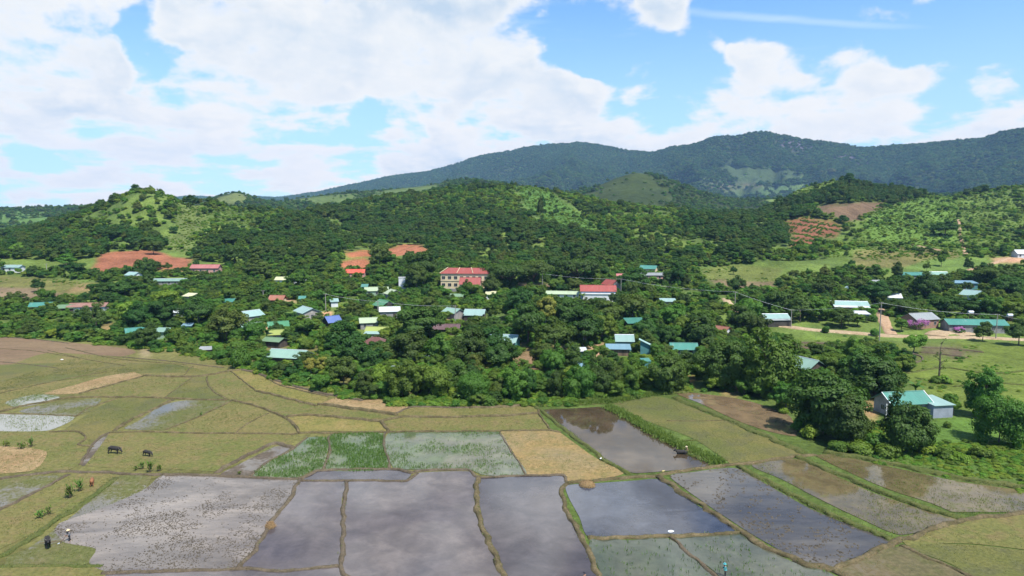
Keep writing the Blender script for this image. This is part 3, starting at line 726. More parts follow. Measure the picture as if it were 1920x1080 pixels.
# ------------------------------------------------------------------ earth banks between the paddies
BM_ = {
    'mud': mat_field('bank_mud', (0.1, 0.078, 0.055), (0.135, 0.108, 0.075), (0.07, 0.058, 0.035), 0.25, bump=0.1, fine=3.5),
    'dry': mat_field('bank_dry', (0.085, 0.068, 0.036), (0.16, 0.125, 0.07), (0.07, 0.07, 0.028), 0.45, bump=0.1, fine=3.5),
    'grass': mat_field('bank_grass', (0.08, 0.1, 0.026), (0.105, 0.11, 0.036), (0.06, 0.08, 0.02), 0.3, bump=0.1, fine=3),
}
BANKS = [  # kind, half width m, height m, line in the photograph
    ('mud', .42, .3, [(563, 898), (547, 933), (525, 960), (503, 985), (497, 1000), (470, 1040), (448, 1068)]),
    ('mud', .42, .3, [(650, 903), (645, 937), (643, 1000), (637, 1064), (652, 1090), (660, 1130)]),
    ('mud', .4, .28, [(190, 1076), (330, 1072), (450, 1069), (540, 1071), (637, 1064)]),
    ('mud', .45, .32, [(303, 891), (420, 893), (563, 898), (593, 884), (613, 882), (733, 880), (762, 884), (776, 888)]),
    ('mud', .4, .3, [(776, 886), (800, 884), (880, 883), (896, 895), (987, 892), (1055, 892), (1063, 906)]),
    ('mud', .35, .28, [(563, 902), (647, 902), (763, 902), (781, 888)]),
    ('dry', .5, .38, [(896, 895), (892, 915), (892, 940), (903, 985), (915, 1015), (933, 1050), (945, 1088), (958, 1140)]),
    ('dry', .5, .38, [(1063, 906), (1051, 920), (1056, 942), (1085, 1000), (1105, 1040), (1127, 1088), (1140, 1130)]),
    ('dry', .5, .36, [(1062, 906), (1120, 901), (1180, 896), (1230, 893), (1260, 887), (1360, 873), (1400, 870), (1500, 857), (1530, 854)]),
    ('dry', .7, .45, [(1233, 894), (1260, 912), (1300, 941), (1390, 996), (1430, 1020), (1500, 1055), (1560, 1072), (1600, 1092)]),
    ('dry', .5, .36, [(1103, 1011), (1180, 1010), (1260, 1006), (1330, 1003), (1392, 998)]),
    ('mud', .35, .28, [(1257, 1008), (1300, 1045), (1346, 1086), (1380, 1120)]),
    ('grass', .75, .5, [(1384, 875), (1430, 900), (1520, 950), (1600, 985), (1674, 1013)]),
    ('grass', .75, .5, [(1496, 857), (1580, 894), (1640, 921), (1740, 956), (1812, 976)]),
    ('dry', .6, .4, [(1560, 1073), (1600, 1051), (1680, 1020), (1740, 1000), (1812, 976), (1870, 968), (1930, 962), (2060, 960)]),
    ('dry', .4, .3, [(1690, 1024), (1740, 1048), (1808, 1076), (1900, 1120)]),
    ('mud', .5, .3, [(-100, 905), (0, 898), (60, 890), (117, 886), (213, 888), (303, 891)]),
    ('mud', .4, .3, [(-60, 985), (0, 956), (60, 926), (128, 891)]),
    ('grass', .6, .3, [(-60, 1075), (20, 1035), (110, 975), (186, 925), (214, 897)]),
    ('grass', .4, .25, [(-60, 1066), (10, 1064), (125, 1062), (190, 1064)]),
    ('mud', .55, .45, [(404, 888), (440, 868), (517, 833), (548, 842)]),
    ('mud', .3, .25, [(470, 893), (500, 868), (550, 842), (575, 821)]),
    ('mud', .3, .25, [(605, 883), (612, 862), (620, 840), (614, 824), (622, 815)]),
    ('mud', .32, .28, [(722, 812), (720, 837), (728, 862), (732, 880)]),
    ('mud', .25, .22, [(936, 811), (960, 848), (988, 892)]),
    ('dry', .32, .35, [(560, 812), (640, 812), (723, 811), (830, 810), (930, 809), (1033, 808), (1050, 812)]),
    ('dry', .3, .3, [(203, 812), (267, 810), (367, 813), (443, 813), (550, 815), (560, 812)]),
    ('mud', .3, .3, [(203, 812), (181, 825), (165, 850), (150, 872)]),
    ('dry', .42, .4, [(433, 751), (483, 763), (533, 783), (553, 800), (558, 812)]),
    ('dry', .6, .4, [(267, 705), (360, 707), (400, 702), (430, 696), (462, 692)]),
    ('dry', .4, .35, [(150, 738), (213, 721), (268, 706)]),
    ('dry', .22, .18, [(310, 744), (336, 726), (360, 709)]),
    ('dry', .3, .22, [(387, 707), (391, 723), (405, 737), (425, 748)]),
    ('dry', .5, .45, [(480, 734), (517, 742), (567, 755), (595, 761)]),
    ('dry', .3, .3, [(427, 693), (450, 710), (480, 733)]),
    ('dry', .3, .3, [(495, 707), (520, 721), (548, 729), (617, 745)]),
    ('dry', .55, .6, [(598, 758), (657, 767), (700, 772), (745, 779)]),
    ('dry', .4, .45, [(712, 791), (753, 783), (847, 784), (900, 781), (947, 780), (1010, 775)]),
    ('mud', .35, .35, [(740, 776), (773, 764), (880, 765), (1003, 759)]),
    ('dry', .5, .5, [(536, 783), (583, 779), (650, 785), (718, 792), (726, 803), (725, 811)]),
    ('dry', .3, .3, [(1006, 762), (1012, 778), (1032, 807)]),
    ('dry', .4, .38, [(-100, 775), (0, 773), (33, 764), (87, 754), (133, 746), (217, 745), (310, 747), (375, 750), (427, 751)]),
    ('dry', .3, .25, [(-100, 776), (0, 776), (77, 778), (143, 781)]),
    ('dry', .25, .2, [(143, 781), (165, 766), (222, 746)]),
    ('dry', .6, .3, [(216, 808), (250, 786), (290, 767), (322, 750)]),
    ('dry', .35, .25, [(313, 806), (377, 780), (434, 752)]),
    ('dry', .25, .2, [(440, 812), (470, 792), (502, 775)]),
    ('dry', .2, .2, [(-200, 800), (0, 738), (100, 716), (200, 697)]),
    ('dry', .2, .18, [(90, 657), (167, 675), (235, 686)]),
    ('dry', .25, .2, [(123, 652), (207, 671), (267, 678), (350, 684)]),
    ('dry', .2, .18, [(346, 703), (355, 692), (362, 687)]),
    ('dry', .2, .2, [(-60, 652), (60, 658), (150, 672)]),
    ('mud', .25, .25, [(230, 670), (320, 678), (420, 690)]),
    ('mud', .2, .2, [(-60, 676), (40, 682), (110, 691)]),
    ('mud', .3, .3, [(-60, 630), (60, 636), (130, 644)]),
    ('dry', .3, .3, [(93, 810), (150, 811), (160, 824), (146, 834), (176, 838)]),
    ('dry', .9, .35, [(880, 764), (940, 763), (1003, 758)]),
    ('mud', .5, .5, [(440, 690), (480, 700), (520, 714), (560, 727), (620, 741), (680, 752)]),
    ('grass', .3, .25, [(1310, 826), (1240, 830)][::-1]),
    ('grass', 1.5, .55, [(1140, 764), (1180, 784), (1230, 814), (1300, 848), (1352, 872)]),
    ('grass', 1.1, .5, [(1264, 746), (1330, 775), (1385, 797), (1440, 821), (1512, 852)]),
    ('grass', .6, .4, [(1005, 762), (1040, 790), (1070, 814), (1120, 854), (1176, 890)]),
    ('grass', 1.4, .5, [(1005, 760), (1080, 757), (1150, 753), (1230, 739), (1290, 733)]),
    ('grass', 1.0, .6, [(1545, 848), (1650, 868), (1740, 884), (1830, 904), (1925, 916), (2060, 950)]),
    ('mud', .45, .45, [(1484, 643), (1560, 645), (1650, 651)]),
    ('mud', .4, .35, [(1486, 654), (1560, 657), (1588, 660), (1660, 662)]),
    ('mud', .45, .4, [(1728, 652), (1790, 655), (1845, 661)]),
    ('mud', .45, .4, [(1724, 661), (1760, 664), (1815, 671)]),
    ('mud', .4, .4, [(1684, 668), (1698, 663), (1720, 666), (1731, 673), (1716, 681), (1696, 680), (1684, 673)]),
    ('grass', .5, .3, [(1700, 700), (1770, 690), (1850, 700), (1940, 695)]),
    ('grass', .5, .3, [(1790, 726), (1850, 718), (1940, 724)]),
    ('dry', .2, .2, [(1250, 790), (1310, 790), (1375, 788)]),
]
BANKLINES = []
for kind, hw, hh, line in BANKS:
    hw, hh = hw * .78, hh * .85
    sm = smooth_line(line, 5.0)
    pts = [P(x, y) for x, y in sm]
    BANKLINES.append((kind, hw, hh, pts))
    prof = [(-1.25, -.15), (-1.0, 0.15), (-.72, .72), (-.3, .97), (.2, 1.0), (.65, .78), (1.0, .2), (1.25, -.15)]
    vs, n = [], len(prof)
    s0 = random.random() * 99
    dist = 0
    for i, p in enumerate(pts):
        a, b = pts[max(0, i - 1)], pts[min(len(pts) - 1, i + 1)]
        t = Vector((b.x - a.x, b.y - a.y, 0)).normalized()
        nn = Vector((-t.y, t.x, 0))
        if i: dist += (p - pts[i - 1]).length
        endk = 1.0 if 0 < i < len(pts) - 1 else 0.75
        wob = (float(vnoise(dist / 1.7 + s0, s0)) - .5) * hw * 1.3 + (float(vnoise(dist / 6 + s0, s0 + 9)) - .5) * hw * 1.2
        for j, (q, z) in enumerate(prof):
            k = 0.55 + 0.9 * float(vnoise(dist / 0.8 + s0 + j * 5.3, j * 3.1 + s0))
            vs.append((p.x + nn.x * (q * hw * k + wob), p.y + nn.y * (q * hw * k + wob), p.z + (z * hh * (0.7 + 0.6 * k - .3) * endk if z > 0 else z)))
    fs = [(i * n + j, (i + 1) * n + j, (i + 1) * n + j + 1, i * n + j + 1) for i in range(len(pts) - 1) for j in range(n - 1)]
    fs += [tuple(range(n)), tuple(range((len(pts) - 1) * n + n - 1, (len(pts) - 1) * n - 1, -1))]
    o = link('terrain_bank', mesh_from('terrain_bank', vs, fs, BM_[kind], smooth=True))
    tag(o, kind='structure')

# ------------------------------------------------------------------ roads and tracks
M_ROAD = mat_field('road_dirt', (0.36, 0.27, 0.17), (0.42, 0.33, 0.22), (0.3, 0.21, 0.13), 0.1, bump=0.03)
M_REDROAD = mat_field('track_dirt', (0.36, 0.24, 0.15), (0.42, 0.29, 0.19), (0.3, 0.19, 0.11), 0.1, bump=0.03)
ROADS = [
    ('road', M_ROAD, 2.4, [(1425, 604), (1460, 610), (1520, 618), (1600, 624), (1660, 629), (1730, 632), (1800, 633), (1850, 634), (1960, 640), (2150, 655)]),
    ('road', M_ROAD, 1.7, [(1425, 604), (1395, 596), (1370, 575), (1360, 560)]),
    ('path', M_REDROAD, 1.9, [(1672, 628), (1662, 612), (1656, 598), (1653, 588), (1648, 578), (1640, 574)]),
    ('path', M_ROAD, 3.2, [(1752, 630), (1760, 624), (1790, 622), (1822, 630)]),
    ('path', M_REDROAD, 1.1, [(1797, 412), (1800, 424), (1799, 438), (1804, 455), (1806, 464), (1811, 477)]),
    ('path', M_REDROAD, 1.4, [(1786, 517), (1810, 508), (1845, 499), (1872, 490), (1890, 484), (1935, 484)]),
    ('path', M_REDROAD, 1.0, [(1705, 457), (1730, 463), (1765, 470)]),
]
ROADPTS = []
for nm, mt, hw, line in ROADS:
    sm = smooth_line(line, 3.0)
    pts = [P(x, y) for x, y in sm]
    ROADPTS.append((hw, np.array([p[:] for p in pts])))
    vs = []
    for i, p in enumerate(pts):
        a, b = pts[max(0, i - 1)], pts[min(len(pts) - 1, i + 1)]
        t = Vector((b.x - a.x, b.y - a.y, 0)).normalized()
        nn = Vector((-t.y, t.x, 0))
        k = hw * (0.85 + 0.3 * float(vnoise(i / 3.0, hw * 9)))
        for q, z in ((-1.15, -.5), (-1, .12), (-.4, .16), (.4, .16), (1, .12), (1.15, -.5)):
            vs.append((p.x + nn.x * q * k, p.y + nn.y * q * k, p.z + z + 0.1))
    n = 6
    fs = [(i * n + j, (i + 1) * n + j, (i + 1) * n + j + 1, i * n + j + 1) for i in range(len(pts) - 1) for j in range(n - 1)]
    tag(link(nm, mesh_from(nm, vs, fs, mt, smooth=True)), kind='structure')
# ------------------------------------------------------------------ houses
RC = {
    'teal': mat_roof('roof_teal', (0.055, 0.2, 0.16), rust=0.35), 'mint': mat_roof('roof_mint', (0.21, 0.34, 0.275), rust=0.3),
    'palegreen': mat_roof('roof_pale_green', (0.33, 0.4, 0.26), rust=0.35), 'aqua': mat_roof('roof_aqua', (0.25, 0.38, 0.35), rust=0.3),
    'green': mat_roof('roof_green', (0.06, 0.2, 0.1), rust=0.15), 'yellow': mat_roof('roof_yellow', (0.3, 0.35, 0.09), rust=0.25),
    'cream': mat_roof('roof_cream', (0.5, 0.5, 0.3), rust=0.2), 'white': mat_roof('roof_white', (0.55, 0.58, 0.58), rust=0.1),
    'red': mat_roof('roof_red', (0.33, 0.075, 0.06), rust=0.3), 'orange': mat_roof('roof_orange_red', (0.55, 0.09, 0.05), rust=0.1),
    'pink': mat_roof('roof_faded_red', (0.36, 0.13, 0.12), rust=0.3, rustcol=(0.4, 0.3, 0.28)), 'brown': mat_roof('roof_brown', (0.14, 0.055, 0.042), rust=0.5),
    'purple': mat_roof('roof_purple_brown', (0.11, 0.062, 0.062), rust=0.3), 'rust': mat_roof('roof_rust', (0.25, 0.13, 0.095), rust=0.7),
    'blue': mat_roof('roof_blue', (0.08, 0.13, 0.32), rust=0.1), 'bluegrey': mat_roof('roof_blue_grey', (0.13, 0.24, 0.3), rust=0.2),
    'grey': mat_roof('roof_grey', (0.26, 0.28, 0.28), rust=0.4), 'dkgreen': mat_roof('roof_mossy_green', (0.13, 0.22, 0.12), rust=0.3, rustcol=(0.1, 0.1, 0.06)),
    'tile': mat_roof('roof_tile', (0.27, 0.11, 0.07), rough=0.85, rust=0.6),
}
WC = {
    'grey': mat_plain('wall_grey', (0.21, 0.205, 0.2), 0.9, 0.25), 'concrete': mat_plain('wall_concrete', (0.28, 0.26, 0.24), 0.9, 0.25),
    'white': mat_plain('wall_white', (0.52, 0.54, 0.56), 0.85, 0.12), 'blue': mat_plain('wall_pale_blue', (0.36, 0.43, 0.54), 0.85, 0.12),
    'bluegrey': mat_plain('wall_blue_grey', (0.22, 0.25, 0.3), 0.8, 0.15), 'cream': mat_plain('wall_cream', (0.52, 0.42, 0.27), 0.85, 0.12),
    'pink': mat_plain('wall_pink', (0.42, 0.24, 0.2), 0.85, 0.15), 'teal': mat_plain('wall_teal', (0.07, 0.2, 0.2), 0.7, 0.15),
    'dark': mat_plain('wall_dark', (0.05, 0.045, 0.04), 0.95, 0.3), 'wood': mat_wood('wall_wood', (0.15, 0.1, 0.07)), 'darkwood': mat_wood('wall_dark_wood', (0.06, 0.043, 0.033)),
    'brick': mat_brick('wall_brick'), 'green': mat_plain('wall_pale_green', (0.25, 0.36, 0.26), 0.85, 0.15),
}
M_GLASS = mat_plain('window_glass', (0.02, 0.025, 0.03), 0.15, 0.2, spec=0.6)
M_FRAME = mat_plain('frame_paint', (0.3, 0.3, 0.3), 0.6)
M_DOOR = mat_wood('door_wood', (0.09, 0.06, 0.045))
M_BLUEDOOR = mat_plain('door_blue', (0.06, 0.1, 0.2), 0.6)
M_WHITE = mat_plain('white_paint', (0.7, 0.7, 0.7), 0.5, 0.08)
M_STEEL = mat_plain('tank_steel', (0.65, 0.67, 0.7), 0.35, 0.08, metal=0.5)
M_POLE = mat_plain('pole_concrete', (0.24, 0.225, 0.2), 0.9, 0.15)
M_TIMBER = mat_plain('timber', (0.11, 0.075, 0.05), 0.9, 0.3)
HOUSES, MARKS, KEEP = [], [], []
KEEP += [(640, 486, 697, 503, 425), (722, 460, 802, 478, 455), (190, 474, 350, 504, 425), (1480, 408, 1575, 452, 560), (646, 468, 704, 479, 440)]


def ppm(p):
    return F / (p.y * CP + (H - p.z) * SP)


def window(parent, x, y, z, w, h, rz):
    """window set 3 cm proud of a wall, its pane a sub-part"""
    fr = MB()
    t = 0.09
    for dx, dz, bw, bh in ((0, h / 2, w + t, t), (0, -h / 2, w + t, t), (-w / 2, 0, t, h - t), (w / 2, 0, t, h - t), (0, 0, t * 0.6, h - t)):
        fr.box((dx, 0, dz), (bw, 0.08, bh))
    f = fr.build('window', M_FRAME, parent, loc=(x, y, z), rz=rz)
    pn = MB()
    pn.box((0, 0.012, 0), (w, 0.03, h))
    pn.build('pane', M_GLASS, f)
    return f


def door(parent, x, y, z, w, h, rz, mat=None):
    d = MB()
    d.box((0, 0, h / 2), (w, 0.08, h))
    o = d.build('door', mat or M_DOOR, parent, loc=(x, y, z), rz=rz)
    hd = MB()
    hd.box((w * 0.36, -0.07, h * 0.48), (0.05, 0.07, 0.16))
    hd.build('handle', M_STEEL, o)
    return o


def house(name, label, short, px, py, L, W, h, rh, yaw, roof, wall, typ='gable', cat='house', win=1, gwin=0, oh=0.45, dr=0, lean=None, open_front=False, keep=True, dmat=None, dz=0.0):
    p = P(px, py)
    root = link(name, None, loc=(p.x, p.y, p.z + dz), rz=R(yaw))
    tag(root, label, cat)
    hl, hw = L / 2, W / 2
    b = -1.2
    w = MB()
    if typ == 'gable':
        prof = [(-hw, b), (hw, b), (hw, h), (0, h + rh - 0.12), (-hw, h)]
    elif typ == 'shed':
        prof = [(-hw, b), (hw, b), (hw, h + rh - 0.1), (-hw, h)]
    else:
        prof = [(-hw, b), (hw, b), (hw, h), (-hw, h)]
    n = len(prof)
    if open_front:   # back and end walls only, posts in front
        w.box((0, hw - 0.06, (h + b) / 2), (L, 0.12, h - b))
        for s in (-1, 1):
            w.box((s * (hl - 0.06), -0.06, (h + b) / 2), (0.12, W - 0.24 + 0.0, h - b))
        w.build('wall', WC[wall], root)
        for k in range(max(2, int(L / 3.2) + 1)):
            ps = MB()
            ps.box((-hl + 0.1 + (L - 0.2) * k / max(1, int(L / 3.2)), -hw + 0.08, (h + b) / 2), (0.14, 0.14, h - b))
            ps.build('post', M_TIMBER, root)
    else:
        vs = [(-hl, y, z) for y, z in prof] + [(hl, y, z) for y, z in prof]
        fs = [tuple(range(n))[::-1], tuple(range(n, 2 * n))] + [(i, (i + 1) % n, (i + 1) % n + n, i + n) for i in range(n)]
        fs = [tuple(reversed(f)) for f in fs]
        w.add(vs, fs)
        w.build('wall', WC[wall], root)
    r = MB()
    t = 0.1
    if typ == 'gable':
        sl = rh / hw
        e = hw + oh
        ze = h - oh * sl
        X = hl + oh
        r.slab([(-X, -e, ze + .06), (X, -e, ze + .06), (X, 0, h + rh + .06), (-X, 0, h + rh + .06)], t)
        r.slab([(X, e, ze + .06), (-X, e, ze + .06), (-X, 0, h + rh + .06), (X, 0, h + rh + .06)], t)
    elif typ == 'shed':
        sl = rh / W
        e, X = hw + oh, hl + oh
        r.slab([(-X, -e, h - oh * sl + .06), (X, -e, h - oh * sl + .06), (X, e, h + rh + oh * sl + .06), (-X, e, h + rh + oh * sl + .06)], t)
    elif typ == 'hip':
        e, X = hw + oh, hl + oh
        q = max(0.4, hl - hw * 0.85)
        z0, z1 = h + .02, h + rh
        r.slab([(-X, -e, z0), (X, -e, z0), (q, 0, z1), (-q, 0, z1)], t)
        r.slab([(X, e, z0), (-X, e, z0), (-q, 0, z1), (q, 0, z1)], t)
        r.slab([(X, -e, z0), (X, e, z0), (q, 0, z1)], t)
        r.slab([(-X, e, z0), (-X, -e, z0), (-q, 0, z1)], t)
    else:
        r.box((0, 0, h + 0.1), (L + 0.3, W + 0.3, 0.2))
    ro = r.build('roof', RC[roof] if roof in RC else WC[roof], root)
    if typ == 'gable':
        cp = MB()
        cp.tube([(-hl - oh + .02, 0, h + rh + .08), (hl + oh - .02, 0, h + rh + .08)], 0.11, 6)
        cp.build('ridge_cap', M_STEEL if roof in ('white', 'aqua', 'mint') else (RC[roof] if roof in RC else WC[roof]), ro)
    if win and not open_front and typ != 'flat':
        nw = max(1, int(L / 3.0))
        mid = nw // 2 if dr else -1
        for k in range(nw):
            x = -hl + L * (k + 0.5) / nw
            if k == mid:
                door(root, x, -hw - 0.05, 0, 1.0, min(2.1, h - 0.3), 0, dmat)
            else:
                window(root, x, -hw - 0.05, min(1.6, h * 0.52), 1.0, min(1.1, h * 0.45), 0)
    if gwin:
        for s in (-1, 1):
            window(root, s * (hl + 0.05), 0, min(1.6, h * 0.52), 1.0, min(1.1, h * .45), R(90) * s)
    if lean:   # (side -1 left/+1 right/0 front, depth, height drop, roof, wall)
        sd, dp, drop, lr, lw = lean
        a = MB()
        q = MB()
        z0, z1 = h - drop - dp * 0.18, h - drop
        if sd == 0:
            a.box((0, -hw - dp / 2 - .02, (z0 + b) / 2), (L * 0.94, dp - 0.04, z0 - b))
            q.slab([(-hl * .98, -hw - dp - .3, z0 + .02), (hl * .98, -hw - dp - .3, z0 + .02), (hl * .98, -hw - .02, z1 + .08), (-hl * .98, -hw - .02, z1 + .08)], 0.09)
        else:
            x0 = sd * (hl + 0.02)
            a.box((x0 + sd * dp / 2, 0, (z0 + b) / 2), (dp - .04, W * 0.9, z0 - b))
            x1 = x0 + sd * (dp + .3)
            pts = [(x0, -hw * .98, z1 + .08), (x1, -hw * .98, z0 + .02), (x1, hw * .98, z0 + .02), (x0, hw * .98, z1 + .08)]
            q.slab(pts if sd > 0 else pts[::-1], 0.09)
        an = a.build('annex_wall', WC[lw], root)
        q.build('annex_roof', RC[lr], root)
    k = ppm(p)
    HOUSES.append((p, max(L, W) * 0.6 + 0.6, L, W, yaw))
    MARKS.append((short, px, py - (h + rh) * k * 0.6, p.y))
    if keep:
        wx = (abs(math.cos(R(yaw))) * L + abs(math.sin(R(yaw))) * W) * k / 2
        if keep is True:
            KEEP.append((px - wx * .9, py - (h + rh) * k * 1.02, px + wx * .9, py - h * k * 0.45, p.y))
        else:
            KEEP.append((*keep, p.y))
    return root


# right bank, nearest houses
hA = house('farmhouse', 'grey walled farmhouse with bright teal roof and white roof edge, nearest to the paddies', 'nearest teal roofed farmhouse', 1690, 774, 9.0, 5.6, 2.9, 1.7, 9, 'teal', 'concrete', gwin=1, dr=1, keep=(1645, 728, 1735, 750))
an = MB(); an.box((5.9, -1.7, 0.75), (4.6, 6.0, 3.9)); an.build('annex_wall', WC['bluegrey'], hA)
an = MB(); an.slab([(3.55, -5.0, 2.75), (8.6, -5.0, 2.75), (8.6, 1.6, 3.2), (3.55, 1.6, 3.2)], .09); an.build('annex_roof', RC['aqua'], hA)
an = MB(); an.tube([(-4.97, -3.2, 2.78), (-4.97, -0.02, 4.72)], .09, 6); an.build('roof_edge', M_WHITE, hA)
an = MB(); an.tube([(4.97, -3.2, 2.78), (4.97, -0.02, 4.72)], .09, 6); an.build('roof_edge', M_WHITE, hA)
an = MB(); an.box((-5.9, -2.9, 1.0), (.16, .16, 4.0)); an.build('porch_post', M_WHITE, hA)
KEEP.append((1738, 752, 1772, 786, 125)); KEEP.append((1630, 735, 1660, 766, 139))
house('house', 'house with large mint sheet roof and dark side wall between big trees', 'large mint roof between big trees', 1509, 709, 7.2, 6.6, 3.5, 1.8, -62, 'mint', 'darkwood', win=0, keep=(1484, 668, 1530, 692))
house('house', 'roadside shop with green roof and long awning facing the pale dirt road', 'roadside shop', 1452, 608, 9.0, 5.0, 2.7, 1.2, 3, 'aqua', 'concrete', cat='shop', dr=1, lean=(0, 1.8, .2, 'grey', 'dark'))
house('house', 'red brick house with pale grey green roof behind purple bougainvillea', 'brick house with bougainvillea', 1724, 612, 10.0, 7.0, 3.2, 1.8, 16, 'grey', 'brick', win=1)
house('house', 'long low house with long teal roof beside the road', 'long teal roadside house', 1825, 620, 19.5, 6.5, 2.7, 1.4, -7, 'teal', 'grey', dr=1)
house('house', 'low building with teal and white roof sheets and brick front', 'low building with white roof sheets', 1590, 580, 14, 7, 2.2, 1.2, -11, 'aqua', 'brick', win=0, lean=(0, 2.6, .1, 'white', 'brick'))
house('shed', 'small shed with bleached white roof beside the dirt track', 'bleached white roofed shed', 1612, 598, 5.4, 4, 2.2, .6, -3, 'white', 'bluegrey', typ='shed', cat='shed', win=0)
house('shed', 'blue walled shed with slanted white roof', 'blue walled shed', 1675, 568, 5.6, 4.6, 2.6, 1.3, -20, 'white', 'blue', typ='shed', cat='shed', win=0)
house('shed', 'narrow pale teal shed gable among dark trees', 'narrow pale teal shed', 1592, 551, 2.6, 3.4, 2.6, .9, -70, 'aqua', 'white', cat='shed', win=0)
house('shed', 'shed with pale flat looking roof above dark trees on the slope', 'pale roofed slope shed', 1648, 537, 5.6, 4, 2.4, .5, 2, 'grey', 'white', typ='shed', cat='shed', win=0)
house('house', 'long house with bright teal roof at the foot of the green slope', 'bright teal roof below the slope', 1707, 523, 11, 5, 2.2, 1.2, 3, 'teal', 'grey')
house('house', 'house with half white half teal roof at the foot of the green slope', 'half white roof below the slope', 1758, 522, 8, 5, 2.2, 1.2, -8, 'mint', 'white')
house('house', 'teal walled house with flat blue grey roof near the pale track', 'teal walled house by the track', 1803, 541, 11.5, 5.5, 2.9, .7, -8, 'bluegrey', 'teal', dr=1, typ='shed')
house('house', 'white gable house with aqua roof among trees above the long teal house', 'white gable house above the road', 1822, 563, 6.5, 8, 2.7, 1.8, -58, 'aqua', 'white', gwin=1, win=0)
house('house', 'small house with fresh teal roof in front of the white gable house', 'small fresh teal roof', 1826, 578, 6.2, 4.2, 2.1, 1.2, 2, 'teal', 'dark')
house('house', 'white walled house with pale roof on the red dirt yard at the hillside', 'hillside white house', 1916, 483, 9, 5.5, 2.6, 1.9, 0, 'white', 'white', dr=1, keep=(1898, 458, 1925, 482))
# centre right
house('house', 'house with blue teal roof and upright plank wall in the sandy yard', 'plank walled house', 1159, 665, 6.6, 3.6, 2.1, .7, -4, 'bluegrey', 'wood', typ='shed', win=0, keep=(1137, 644, 1181, 667))
house('house', 'teal sheet house with pale ridge behind the plank walled house', 'teal sheet house behind the plank house', 1170, 656, 5.2, 4.6, 3.3, 1.5, -3, 'aqua', 'teal', win=0, keep=(1154, 627, 1186, 646))
house('outhouse', 'small teal tin outhouse with sloped lid roof', 'small teal outhouse', 1210, 691, 2.3, 2.1, 2.2, .45, 8, 'teal', 'teal', typ='shed', cat='outhouse', win=0, oh=.15, dr=0, keep=(1201, 672, 1219, 690))
house('shed', 'tall narrow teal and white shed right of the teal sheet house', 'tall narrow shed', 1210, 668, 1.8, 3, 3.6, 1.4, 80, 'aqua', 'teal', cat='shed', win=0, typ='shed', keep=(1206, 632, 1216, 660))
house('house', 'house with teal blue ridge roof and pale wall facing the paddies', 'teal ridge roof facing the paddies', 1281, 665, 7.6, 4.6, 2.2, 1.4, -5, 'teal', 'green', dr=1, keep=(1257, 637, 1305, 660))
house('house', 'little white gable house with rusty red roof', 'little white gable house', 1354, 631, 4.6, 3.4, 2.6, 1.0, -48, 'tile', 'white', win=0, keep=(1340, 609, 1367, 626))
house('shed', 'open shed with slanted teal roof over a dark opening', 'open teal roofed shed', 1190, 616, 6.4, 4.4, 2.4, 1.1, 10, 'teal', 'dark', typ='shed', cat='shed', open_front=True, keep=(1173, 598, 1202, 614))
house('shed', 'small white roofed shed beside the sandy yard', 'small white roofed yard shed', 1089, 669, 2.6, 2.2, 2.0, .5, 4, 'white', 'teal', cat='shed', win=0, typ='shed', keep=(1082, 654, 1096, 663))
house('shed', 'low shed with dull blue roof among bushes above the paddy edge', 'low dull blue shed', 1090, 697, 2.8, 3.2, 1.6, .7, 30, 'bluegrey', 'dark', cat='shed', win=0, typ='shed', keep=(1082, 681, 1096, 692))
house('house', 'long white and pale blue house with red roof', 'long white house with red roof', 1121, 562, 15.5, 6.5, 4.4, 2.2, -4, 'red', 'blue', dr=1, lean=(0, 1.6, 1.0, 'white', 'white'), keep=(1088, 531, 1158, 566))
house('house', 'smaller red roofed house just behind the long white house', 'smaller red roof behind the white house', 1146, 546, 7, 6, 3.6, 2.0, -55, 'red', 'white', win=0, keep=(1130, 521, 1156, 534))
house('house', 'low building with long pale green roof fading to yellow', 'long pale green low roof', 1055, 558, 14.5, 5, 2.0, 1.0, -8, 'palegreen', 'white', win=1, keep=(1026, 539, 1084, 550))
house('house', 'cream walled house with teal roof high at the village edge', 'cream house with teal roof', 1216, 513, 8.5, 5.6, 3.0, 1.5, -25, 'teal', 'cream', keep=(1197, 494, 1234, 508))
house('house', 'pink walled house with grey green roof below the cream house', 'pink walled house', 1218, 524, 13, 5, 2.5, 1.0, -3, 'grey', 'pink', keep=(1192, 508, 1244, 520))
house('shed', 'small pale pink roofed shed behind the big dark tree', 'pale pink roofed shed', 1163, 524, 4.4, 4, 2.2, .9, 5, 'pink', 'white', cat='shed', win=0)
house('shed', 'low shed with faded teal roof in the middle of trees', 'faded teal shed roof', 1252, 572, 6, 3.6, 1.8, .8, -4, 'aqua', 'grey', cat='shed', win=0, typ='shed', keep=(1240, 557, 1262, 566))
house('shed', 'tiny hut with pale lime roof deep among trees', 'tiny pale lime hut', 1286, 601, 3.2, 2.6, 1.8, .7, -10, 'palegreen', 'white', cat='hut', win=0, typ='shed', keep=(1277, 586, 1294, 593))
